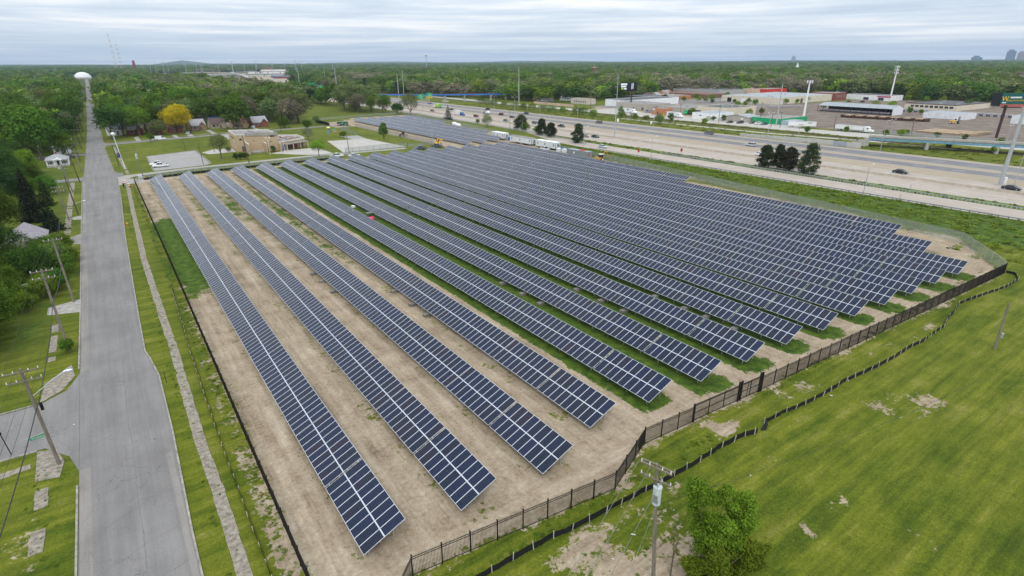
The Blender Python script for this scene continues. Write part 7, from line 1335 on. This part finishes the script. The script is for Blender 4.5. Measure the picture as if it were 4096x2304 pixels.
# machines
def machine(name,label,v,u,rz,c,kind):
    t=thing(name,label,'machine',v,u,0,rz); bm_=mat('machine_'+c[0],c[1],.5,var=.1)
    if kind=='backhoe':
        mb=MB(); mb.box(-.8,.8,-1.0,1.4,.7,1.3); mb.box(-.6,.6,1.2,2.3,.8,1.5); part(mb,'body',bm_,t); mb=MB(); mb.box(-.75,.75,-.9,.6,1.3,2.5); part(mb,'window',GLASS,t); mb=MB(); mb.box(-.85,.85,-1,.7,2.5,2.62); part(mb,'roof',WHITE,t)
        mb=MB(); mb.tube([(0,-1.1,1.0),(0,-1.6,3.3),(.3,-2.6,3.6),(.4,-3.2,2.0)],[.2,.18,.16,.12],4); part(mb,'boom',bm_,t); mb=MB(); mb.box(0,.8,-3.5,-3.0,1.3,2.0); part(mb,'bucket',bm_,t); wheels(t,[(-.85,-.6),(.85,-.6)],.62); wheels(t,[(-.8,1.8),(.8,1.8)],.45)
    elif kind=='forklift':
        mb=MB(); mb.box(-1.1,1.1,-2.6,1.0,.7,1.9); part(mb,'body',bm_,t); mb=MB(); mb.box(-.9,.9,-.4,1.2,1.9,3.4); part(mb,'cab',WHITE,t); mb=MB(); mb.box(-.92,.92,-.1,.9,2.2,3.1); part(mb,'window',GLASS,t)
        mb=MB(); 
        for q in (-.8,.8): mb.box(q-.12,q+.12,1.7,1.95,.2,4.2)
        mb.box(-.9,.9,1.72,1.9,2,2.2); part(mb,'mast',BLACK,t); mb=MB(); mb.box(-.7,-.5,1.9,3.2,.25,.35); mb.box(.5,.7,1.9,3.2,.25,.35); part(mb,'fork',BLACK,t); wheels(t,[(x_,y_) for x_ in (-1.1,1.1) for y_ in (-1.8,1.1)],.75)
    elif kind=='lift':
        mb=MB(); mb.box(-.9,.9,-1.3,1.5,.6,1.5); part(mb,'body',bm_,t); mb=MB(); mb.tube([(0,-1.2,1.4),(.2,.5,3.3),(.3,1.9,2.6)],[.22,.18,.15],4); part(mb,'boom',bm_,t); mb=MB(); mb.box(-.8,.1,-.5,.7,1.5,2.5); part(mb,'cab',BLACK,t); mb=MB(); mb.box(-.3,1.0,1.6,2.6,2.2,2.5); part(mb,'platform',bm_,t); wheels(t,[(x_,y_) for x_ in (-.9,.9) for y_ in (-1.0,1.0)],.55)
    elif kind=='telehandler':
        mb=MB(); mb.box(-.8,.8,-1.8,1.4,.6,1.3); part(mb,'body',bm_,t); mb=MB(); mb.box(-.8,.0,-.4,.9,1.3,2.3); part(mb,'cab',BLACK,t); mb=MB(); mb.tube([(.4,-1.7,1.6),(.4,2.2,1.0)],.18,4); part(mb,'boom',bm_,t); mb=MB(); mb.box(.0,.8,2.2,2.4,.3,1.1); part(mb,'carriage',BLACK,t); wheels(t,[(x_,y_) for x_ in (-.85,.85) for y_ in (-1.2,1.0)],.55)
    else:
        mb=MB(); mb.box(-.7,.7,-1.4,.5,.5,.9); part(mb,'cargo_box',BLACK,t); mb=MB(); loft(mb,[[(-.7,y_,.5),(.7,y_,.5),(.6,y_,z_),(-.6,y_,z_)] for y_,z_ in ((.4,1.0),(1.0,1.1),(1.5,.85),(1.6,.6))]); part(mb,'hood',mat('pink_red',(.70,.03,.12),.4),t)
        mb=MB(); mb.box(-.75,.75,-.7,.6,1.85,1.93); part(mb,'roof',mat('grey_canopy',(.16,.18,.17),.6),t); mb=MB()
        for x_ in (-.65,.65):
            for y_ in (-.6,.5): mb.tube([(x_,y_,.8),(x_,y_,1.86)],.03,4)
        part(mb,'roll_cage',BLACK,t); mb=MB(); mb.box(-.55,.55,-.5,0,.8,1.2); part(mb,'seat',BLACK,t); wheels(t,[(x_,y_) for x_ in (-.7,.7) for y_ in (-.9,1.1)],.33)
    return t
machine('backhoe','yellow backhoe with folded boom beside the grey container',158.6,162.2,R(70),('amber',(.60,.33,.05)),'backhoe'); machine('forklift','big yellow forklift with white cab in the lumber yard',424,130.5,R(180),('yellow',(.80,.45,.02)),'forklift')
machine('boom_lift','yellow lift parked at the corner of the small solar field',128.8,241.2,R(-70),('yellow',(.80,.45,.02)),'lift'); machine('telehandler','dark red telehandler beside the brown fence',129.4,281,R(-100),('dark_red',(.10,.035,.03)),'telehandler'); machine('utility_vehicle','small black and pink-red utility vehicle between the solar rows',49.8,131.5,R(180),('black2',(.02,.02,.02)),'utv')
t=thing('pallet','pallet of black and white boxes lying between the fifth and sixth rows','pallet',51.2,146.5); mb=MB(); mb.box(-.6,.6,-1,1,0,.15); part(mb,'base',WOOD,t); mb=MB(); mb.box(-.4,.1,-.6,.4,.15,.6); mb.box(.2,.6,-.2,.8,.15,.45); part(mb,'box',WHITE,t)
# lumber yard stock: each stack a thing
r8=random.Random(8); LUM=mat('dark_lumber',(.10,.05,.035),.9,var=.5,scale=1.5); LUM2=mat('pale_lumber',(.45,.33,.22),.9,var=.25,scale=1.5); BAG=mat('grey_bundle',(.42,.40,.42),.8,var=.25,scale=1.2); BAGD=mat('dark_bundle_side',(.10,.09,.11),.8,var=.4,scale=1.5)
def stack(name,label,cat,v,u,w,d,h,rz,ma,mb_,group,n=3):
    t=thing(name,label,cat,v,u,0,rz,group)
    for k in range(n):
        mb=MB(); z0=h*k/n+.12; mb.box(r8.uniform(-.05,.05),w+r8.uniform(-.05,.05),r8.uniform(-.04,.04),d,z0,h*(k+1)/n); part(mb,'layer',ma if k<n-1 else mb_,t)
    mb=MB(); mb.box(0,w,.3,.45,0,.12); mb.box(0,w,d-.5,d-.35,0,.12); part(mb,'bearer',LUM,t)
for k in range(22): q=k/21; stack('lumber_stack','dark bundled lumber stack in the long row across the yard','lumber stack',414+q*8,192-q*47+r8.uniform(-.3,.3),5,1.75,1.9,R(-8),LUM,LUM2 if k%3 else LUM,'long row of lumber stacks')
for k in range(9):
    for j in range(3): stack('plank_stack','low pale plank stack laid out near the yard fence','lumber stack',361+j*7+r8.uniform(-.3,.3),126-k*2.9-j*1.0,5.6,2.2,.7+.5*(k>6),R(-14),LUM2,LUM2,'low plank stacks near the yard fence',2)
for k in range(24): stack('bundle_stack','grey wrapped bundle stacked in the long line under and beside the storage shed','bundle',453.5+r8.uniform(-.2,.2),179+k*2.05,2.2,1.7,2.0,0,BAGD,BAG,'grey bundles under the storage shed',2)
for k in range(34): stack('bundle_stack','grey wrapped bundle in the line behind the white shed','bundle',496+r8.uniform(-.3,.3),122+k*2.0,2.4,1.7,2.2,0,BAG if k%2 else BAGD,BAG,'grey bundles behind the white shed',2)
for k in range(16): stack('block_stack','pale grey block stack in front of the cream warehouse','block stack',455+k*1.6,271-k*.85,1.5,1.6,1.7,R(-28),BAG,BAG,'pale block stacks before the warehouse',2)
for k in range(14): stack('block_stack','weathered grey block stack by the burnt shed','block stack',452+k*2.2,344-k*1.0,1.9,1.7,1.8,R(-20),W_GREY,BAG,'weathered block stacks by the burnt shed',2)
for i,(x_,y_,w,d,h,m,l_) in enumerate([(440,300,7,3,2.0,WHITE,'white boat-like hull on stands in front of the warehouse'),(446,292,9,4,2.6,RF_DG,'flat canopy frame with scrap in front of the warehouse'),(432,308,4,3,1.8,STEEL,'heap of pale scrap left of the warehouse canopy'),(370,226,3,3,1.4,WHITE,'white satellite dish frame behind the cream workshop'),(376,222,4,3,2.2,W_CREAM,'cream graffitied cabin behind the bright yard tree')]):
    t=thing('scrap_pile' if i!=4 else 'cabin',l_,'scrap' if i!=4 else 'cabin',x_,y_)
    for k in range(5): mb=MB(); a,b=r8.uniform(0,w*.6),r8.uniform(0,d*.6); mb.box(a,a+w*.35,b,b+d*.35,0,h*r8.uniform(.4,1),rz=r8.uniform(-.5,.5),o=(a,b)); part(mb,'scrap_piece' if i!=4 else 'wall_panel',m if k%2==0 else STEEL,t)
# small things round the site
def barrel(v,u,label):
    t=thing('traffic_barrel',label,'traffic barrel',v,u)
    for k in range(4): mb=MB(); mb.cyl(0,0,.1+k*.24,.1+k*.24+.24,.30-k*.015,.29-k*.015,12); part(mb,'band',ORG if k%2==0 else WHITE,t)
    mb=MB(); mb.cyl(0,0,0,.1,.4,n=10); part(mb,'rubber_base',TYRE,t)
barrel(2.5,223.6,'orange and white traffic barrel nearer the street kerb'); barrel(3.4,216.8,'orange and white traffic barrel beside the black fence')
t=thing('notice_board','white notice board leaning at the site entrance','sign board',6.7,229.7); mb=MB(); mb.box(0,1.3,0,.06,.3,1.5); part(mb,'board',WHITE,t); mb=MB(); mb.box(.1,.18,.06,.5,0,1.1); mb.box(1.1,1.18,.06,.5,0,1.1); part(mb,'prop',WOOD,t)
t=thing('warning_board','small yellow board at the foot of the entrance pole','sign board',8.2,229.4); mb=MB(); mb.box(0,.7,0,.05,.2,.9); part(mb,'board',SGY,t); mb=MB(); mb.box(.3,.36,.05,.3,0,.7); part(mb,'prop',WOOD,t)
t=thing('fire_hydrant','orange fire hydrant with yellow cap in the grass strip','hydrant',.1,162); mb=MB(); mb.cyl(0,0,0,.55,.16,.15,10); mb.tube([(-.28,0,.4),(.28,0,.4)],.07,8); part(mb,'barrel',mat('hydrant_orange',(.55,.16,.02),.5),t); mb=MB(); mb.ball(0,0,.6,.18,.18,.16); part(mb,'cap',SGY,t)
t=thing('marker_post','thin dark steel marker post in the grass by the kerb','post',-.35,73.5); mb=MB(); mb.box(-.03,.03,-.03,.03,0,1.5); part(mb,'shaft',BLACK,t); mb=MB(); mb.box(-.05,.05,-.035,.035,1.35,1.5); part(mb,'tip',BLACK,t)
t=thing('utility_cabinet','white utility cabinet half hidden by the bushes left of the street','cabinet',-17.1,120.6,0,.3); mb=MB(); mb.box(0,1.4,0,.9,0,1.5); part(mb,'body',mat('cabinet_white',(.62,.65,.60),.6),t); mb=MB(); mb.box(-.05,1.45,-.05,.95,1.5,1.58); part(mb,'roof',WHITE,t); mb=MB(); mb.box(.66,.70,-.012,-.002,.1,1.4); part(mb,'door_gap',BLACK,t)
t=thing('utility_cabinet','pale blue utility cabinet beside the white one','cabinet',-14.6,121.2,0,.3); mb=MB(); mb.box(0,.9,0,.7,0,1.1); part(mb,'body',mat('cabinet_blue',(.28,.40,.55),.6),t); mb=MB(); mb.box(-.04,.94,-.04,.74,1.1,1.17); part(mb,'roof',mat('cabinet_blue_top',(.36,.48,.62),.6),t)
t=thing('green_dumpster','long dark green container beside the black panel fence','container',120.5,356.8,0,R(-25)); mb=MB(); mb.box(0,6.6,0,2.4,.1,2.3); part(mb,'body',mat('dumpster_green',(.01,.10,.06),.6,var=.1),t); mb=MB(); mb.box(-.05,6.65,-.05,2.45,2.25,2.35); part(mb,'rim',mat('dumpster_rim',(.02,.16,.09),.6),t); mb=MB(); mb.tube([(3.3,-.01,1.5),(3.3,-.03,1.5)],.3,10); part(mb,'round_mark',WHITE,t)
t=thing('play_slide','blue and yellow slide tower on the playground','play equipment',102.2,319); mb=MB(); mb.tube([(0,0,0),(0,0,3.2)],.35,8); mb.tube([(.9,0,0),(.9,0,3.2)],.1,6); part(mb,'tower',mat('play_blue',(.10,.35,.60),.5),t); mb=MB(); mb.tube([(.4,0,3.2),(.4,0,3.9)],[1.2,.1],8); part(mb,'roof',mat('play_yellow',(.75,.72,.20),.5),t)
for i,(x_,y_,c,l_,z_) in enumerate([(108.6,328.4,(.05,.45,.50),'turquoise spring rider on the playground',.8),(106.6,321.3,(.70,.25,.22),'salmon pink spring rider on the playground',.7),(119,350,(.65,.25,.25),'salmon red climbing frame by the green container',1.4)]):
    t=thing('spring_rider' if i<2 else 'climbing_frame',l_,'play equipment',x_,y_); m=mat('play_%d'%i if 0 else ('play_turquoise','play_salmon','play_red')[i],c,.5); mb=MB(); mb.tube([(-1.2,0,z_+.7),(-.6,0,z_),(.6,0,z_),(1.3,0,z_+.6)],[.12,.3,.3,.12],6); part(mb,'body',m,t); mb=MB(); mb.cyl(-.5,0,0,z_,.08,n=6); mb.cyl(.5,0,0,z_,.08,n=6); part(mb,'leg',STEEL,t)
t=thing('swing_frame','yellow A-frame swing beyond the playground','play equipment',123.5,345); mb=MB(); mb.tube([(-2,-.7,0),(-2,0,2.2),(-2,.7,0)],.06,5); mb.tube([(2,-.7,0),(2,0,2.2),(2,.7,0)],.06,5); mb.tube([(-2,0,2.2),(2,0,2.2)],.06,5); part(mb,'frame',SGY,t); mb=MB(); mb.box(-.3,.3,-.1,.1,.5,.55); mb.tube([(-.3,0,.5),(-.3,0,2.2)],.015,3); mb.tube([(.3,0,.5),(.3,0,2.2)],.015,3); part(mb,'seat',BLACK,t)
# litter: each scrap its own
LITM=mat('litter_white',(.72,.72,.70),.8,var=.1)
for i,(x_,y_,s_,m,l_) in enumerate([(62.8,23.8,.55,LITM,'largest white litter scrap beside the silt fence in the field'),(28.6,23.0,.4,LITM,'crumpled white plastic bag by the silt fence left of the pole'),(4.6,46,.35,RED,'small red rag on the ground beside the black fence'),(18.5,21.3,.3,LITM,'white paper scrap below the silt fence, left'),(23,20.4,.25,LITM,'small white scrap in the scrubby grass'),(33.5,22.8,.25,LITM,'white scrap right of the transformer pole'),(38.5,23.2,.3,LITM,'white scrap near the torn silt fence'),(43,21.5,.22,LITM,'tiny white scrap in the mown grass'),(20.5,13,.3,LITM,'white flattened bag at the bottom of the scrubby ground'),(-9.6,69.5,.3,LITM,'white paper on the side street corner'),(2.9,56,.3,LITM,'grey-white rag in the grass by the sidewalk'),(25.5,22.2,.25,LITM,'white scrap just left of the transformer pole foot'),(68,24.4,.25,LITM,'white scrap uphill of the silt fence bushes')]):
    mb=MB(); r9=random.Random(i); mb.add([(r9.uniform(-.5,.5)*s_,r9.uniform(-.5,.5)*s_,r9.uniform(.02,.3)*s_) for _ in range(6)]+[(0,0,.35*s_)],[(0,1,6),(1,2,6),(2,3,6),(3,4,6),(4,5,6),(5,0,6)]); o=part(mb,'litter',m,None,loc=(x_,y_,.06)); tag(o,l_,'litter')
# a walker in black on the sidewalk
def person(v,u,label):
    t=thing('person',label,'person',v,u,.05,R(15)); me=bpy.data.meshes.new('body'); J=[(0,0,.92),(0,0,1.12),(0,.02,1.38),(0,.03,1.50),(0,.04,1.62),(-.09,0,.88),(-.11,.16,.50),(-.11,.02,.09),(-.11,.14,.04),(.09,0,.88),(.11,-.06,.50),(.11,-.24,.12),(.11,-.12,.05),(-.19,0,1.42),(-.24,-.10,1.14),(-.24,.04,.92),(.19,0,1.42),(.24,.12,1.15),(.22,.28,.98)]
    E_=[(0,1),(1,2),(2,3),(3,4),(0,5),(5,6),(6,7),(7,8),(0,9),(9,10),(10,11),(11,12),(2,13),(13,14),(14,15),(2,16),(16,17),(17,18)]; RR=[.15,.15,.17,.07,.10,.10,.075,.05,.05,.10,.075,.05,.05,.08,.055,.04,.08,.055,.04]
    me.from_pydata(J,E_,[]); me.materials.append(mat('black_clothes',(.012,.012,.014),.9,var=.2)); o=ob('body',me,t); md=o.modifiers.new('skin','SKIN'); 
    for d_,r_ in zip(me.skin_vertices[0].data if me.skin_vertices else [],RR): d_.radius=(r_,r_)
    if me.skin_vertices: me.skin_vertices[0].data[0].use_root=True
    o.modifiers.new('sub','SUBSURF').levels=1; mb=MB(); mb.ball(0,.05,1.67,.095,.11,.13,10); h_=part(mb,'head',mat('skin',(.20,.11,.075),.6),t,smooth=True); mb=MB(); mb.ball(0,.02,1.71,.11,.12,.12,10); part(mb,'hood',MATS['black_clothes'],h_,smooth=True)
person(1.9,214.5,'person in black clothes walking on the sidewalk towards the camera')
# ------------------------------------------------------------------ far landmarks
t=thing('salt_dome','white domed storage building at the end of the straight street','building',-8,1935); mb=MB(); mb.ball(0,0,0,20,17,17,24); part(mb,'dome',mat('dome_white',(.75,.74,.74),.6,var=.05),t); mb=MB(); mb.box(-16,16,-20,-17,0,3.5); part(mb,'base_wall',W_GREY,t)
t=thing('chimney','tall tapering dark red brick chimney on the horizon','chimney',169,2900); mb=MB(); mb.tube([(0,0,0),(0,0,47)],[8,4.2],12); part(mb,'stack',wallmat('chimney_brick',(.22,.045,.05)),t); mb=MB(); mb.cyl(0,0,47,48.5,4.6,n=12); part(mb,'cap',BLACK,t)
for i,(x_,y_,h_) in enumerate([(108,2960,150),(124,2900,110)]):
    t=thing('radio_mast',['taller of two faint lattice radio masts','shorter of two faint lattice radio masts'][i],'radio mast',x_,y_)
    for k in range(14):
        mb=MB(); z0,z1=h_*k/14,h_*(k+1)/14; w0,w1=7-5.2*k/14,7-5.2*(k+1)/14
        for a in range(3): c0,c1=2*PI*a/3,2*PI*(a+1)/3; mb.tube([(w0*math.cos(c0),w0*math.sin(c0),z0),(w1*math.cos(c0),w1*math.sin(c0),z1)],.32,3); mb.tube([(w0*math.cos(c0),w0*math.sin(c0),z0),(w1*math.cos(c1),w1*math.sin(c1),z1)],.2,3)
        part(mb,'section',mat('mast_red',(.45,.16,.14),.7) if k%2 else mat('mast_white',(.75,.75,.75),.7),t)
def flyover(label,pts,w,z,m,seed=1):
    t=thing('flyover',label,'bridge',pts[0][0],pts[0][1]); mb=MB(); pr=MB(); ox,oy=pts[0][:2]; P=[(a-ox,b-oy,c) for a,b,c in pts]
    for p,q in zip(P[:-1],P[1:]):
        d=Vector(q)-Vector(p); n=Vector((-d.y,d.x,0)).normalized()*w/2
        c=[Vector(p)-n,Vector(q)-n,Vector(q)+n,Vector(p)+n]; mb.add([tuple(a) for a in c]+[tuple(a+Vector((0,0,1.6))) for a in c],[(3,2,1,0),(4,5,6,7),(0,1,5,4),(1,2,6,5),(2,3,7,6),(3,0,4,7)])
        for s in (-1,1):
            e=[Vector(p)+n*s,Vector(q)+n*s]; nn=n.normalized()*.3; c=[e[0]-nn,e[1]-nn,e[1]+nn,e[0]+nn]; pr.add([tuple(a+Vector((0,0,1.6))) for a in c]+[tuple(a+Vector((0,0,2.7))) for a in c],[(4,5,6,7),(0,1,5,4),(1,2,6,5),(2,3,7,6),(3,0,4,7)])
        L_=d.length; k=max(1,int(L_/38))
        for j in range(k):
            a=Vector(p)+d*((j+.5)/k); q_=MB(); q_.box(a.x-1.2,a.x+1.2,a.y-1.2,a.y+1.2,-1,a.z); part(q_,'pier',CONCD,t)
    part(mb,'deck',m,t); part(pr,'parapet',CONC,t); return t
flyover('curving pale freeway flyover with a blue girder on the far left horizon',[(120,1700,8.5),(154,1821,8.5),(221,2039,8.5),(262,2100,8.5),(300,2110,8.5),(330,2040,8.5),(335,1920,8.5),(331,1808,8.5),(315,1620,8.5),(292,1449,8.5),(268,1300,8.5),(248,1183,8),(236,1110,5)],11,0,CONC)
flyover('lower blue-sided flyover crossing behind the curving one',[(162,1864,4.5),(244,2015,4.5),(275,1920,4.5),(296,1834,4.5),(333,1755,5),(390,1841,5),(452,1808,5),(560,1800,4)],9,0,LBLUE)
flyover('short raised ramp in front of the white warehouses far left',[(331,1800,8),(360,1960,9),(430,2060,9),(520,2120,8),(660,2160,6)],10,0,CONC)
sheet('interchange_ground',[(140,1720),(230,1240),(410,1240),(450,1720),(780,2150),(800,2500),(150,2500)],-.1,FS)
for i,(x_,y_,w,d,h,m,l_) in enumerate([(544,2345,76,60,13.5,WHITE,'long white warehouse on the far left horizon'),(500,2380,32,40,8.5,WHITE,'small white warehouse left of the long one'),(560,2425,30,30,18,W_RED,'brick plant block behind the long white warehouse'),(660,2250,170,60,6,CORR,'low pale warehouse right of the long white one'),(250,3100,45,30,11,WHITE,'small white plant left of the flyover'),(205,3150,30,30,18,W_BROWN,'dark plant block with a stack left of the flyover'),(60,2700,60,30,8,WHITE,'white shed in front of the radio masts'),(20,2750,40,30,9,LBLUE,'pale blue shed left of the radio masts'),(-70,2000,50,30,9,WHITE,'white shed left of the salt dome'),(330,2700,50,30,8,CONC,'grey works building behind the flyover'),(120,2850,70,40,9,W_GREY,'grey works building at the foot of the chimney'),(400,1640,34,26,5,BLUEB,'low shop with blue awning under the flyover'),(385,1560,40,25,4,W_RED,'low red brick shop by the flyover ramp')]):
    t=thing('far_building',l_,'building',x_,y_,-.3); mb=MB(); mb.box(0,w,0,d,0,h); part(mb,'wall',m,t); mb=MB(); mb.box(-.5,w+.5,-.5,d+.5,h,h+.6); part(mb,'roof',RF_G,t)
for i in range(22):
    x_,y_=150+i*22+r8.uniform(-20,20),2150-i*14+r8.uniform(-160,160); t=thing('highway_light','distant highway light pole standing over the flyovers','light pole',x_,y_,0,0,'distant highway light poles'); mb=MB(); mb.tube([(0,0,0),(0,0,40+r8.uniform(-6,8))],[.7,.4],5); part(mb,'shaft',STEEL,t); mb=MB(); mb.box(-2.5,2.5,-.4,.4,39,39.6); part(mb,'lamp_ring',STEEL,t)
t=thing('water_tower','slim lattice tower with a dark head on the horizon above the white warehouse','tower',1115,2150); mb=MB(); mb.tube([(0,0,0),(0,0,58)],[2.0,1.0],6); part(mb,'shaft',STEEL,t); mb=MB(); mb.ball(0,0,60,5,5,3.5,10); part(mb,'head',W_GREY,t)
CITY=mat('distant_tower_glass',(.16,.19,.26),.5,var=.1); CITY2=mat('distant_tower_pink',(.33,.26,.28),.6,var=.1)
for i,(az,dist,w,h,m,l_) in enumerate([(75.06,7600,72,104,CITY,'dark slab skyscraper at the right end of the horizon'),(75.63,7650,56,88,CITY2,'pinkish stepped skyscraper beside the dark one'),(75.95,7800,48,104,CITY2,'second pinkish skyscraper at the picture edge'),(73.13,7700,90,52,CITY,'low dark domed block left of the skyscrapers'),(60.54,7600,42,66,mat('distant_tower_grey',(.30,.32,.36),.6),'single pale tower block on the right-hand horizon')]):
    a=R(az); t=thing('skyscraper',l_,'building',dist*math.sin(a),dist*math.cos(a),0,-a); mb=MB(); mb.box(-w/2,w/2,-w/4,w/4,0,h); part(mb,'tower',m,t); mb=MB(); mb.box(-w/3,w/4,-w/6,w/6,h,h+14); part(mb,'top',m,t)
t=thing('church_steeple','white church steeple poking out of the wood on the right','steeple',1620,570+330); mb=MB(); mb.box(-3,3,-3,3,0,18); part(mb,'tower',WHITE,t); mb=MB(); mb.add([(-3,-3,18),(3,-3,18),(3,3,18),(-3,3,18),(0,0,31)],[(0,1,4),(1,2,4),(2,3,4),(3,0,4)]); part(mb,'spire',WHITE,t)
t=thing('brick_tower','square brick church tower in the middle of the wood','tower',985,1045); mb=MB(); mb.box(-4,4,-4,4,0,22); part(mb,'shaft',W_RED,t); mb=MB(); mb.box(-4.3,4.3,-4.3,4.3,22,23); mb.cyl(0,0,23,29,.4,n=6); part(mb,'cap',TRIM,t)
# ------------------------------------------------------------------ the air
hz=bpy.data.materials.new('haze'); hz.use_nodes=True; t=hz.node_tree; t.nodes.clear(); pv=t.nodes.new('ShaderNodeVolumePrincipled'); o_=t.nodes.new('ShaderNodeOutputMaterial'); t.links.new(pv.outputs[0],o_.inputs['Volume'])
pv.inputs['Color'].default_value=(.55,.73,.98,1); pv.inputs['Density'].default_value=HAZE; pv.inputs['Anisotropy'].default_value=.2
mb=MB(); mb.box(-15500,15500,-15500,15500,-28,262); part(mb,'haze',hz,None,kind='stuff')
print('triangles',sum(len(m.polygons)*2 for m in bpy.data.meshes),'objects',len(bpy.data.objects))
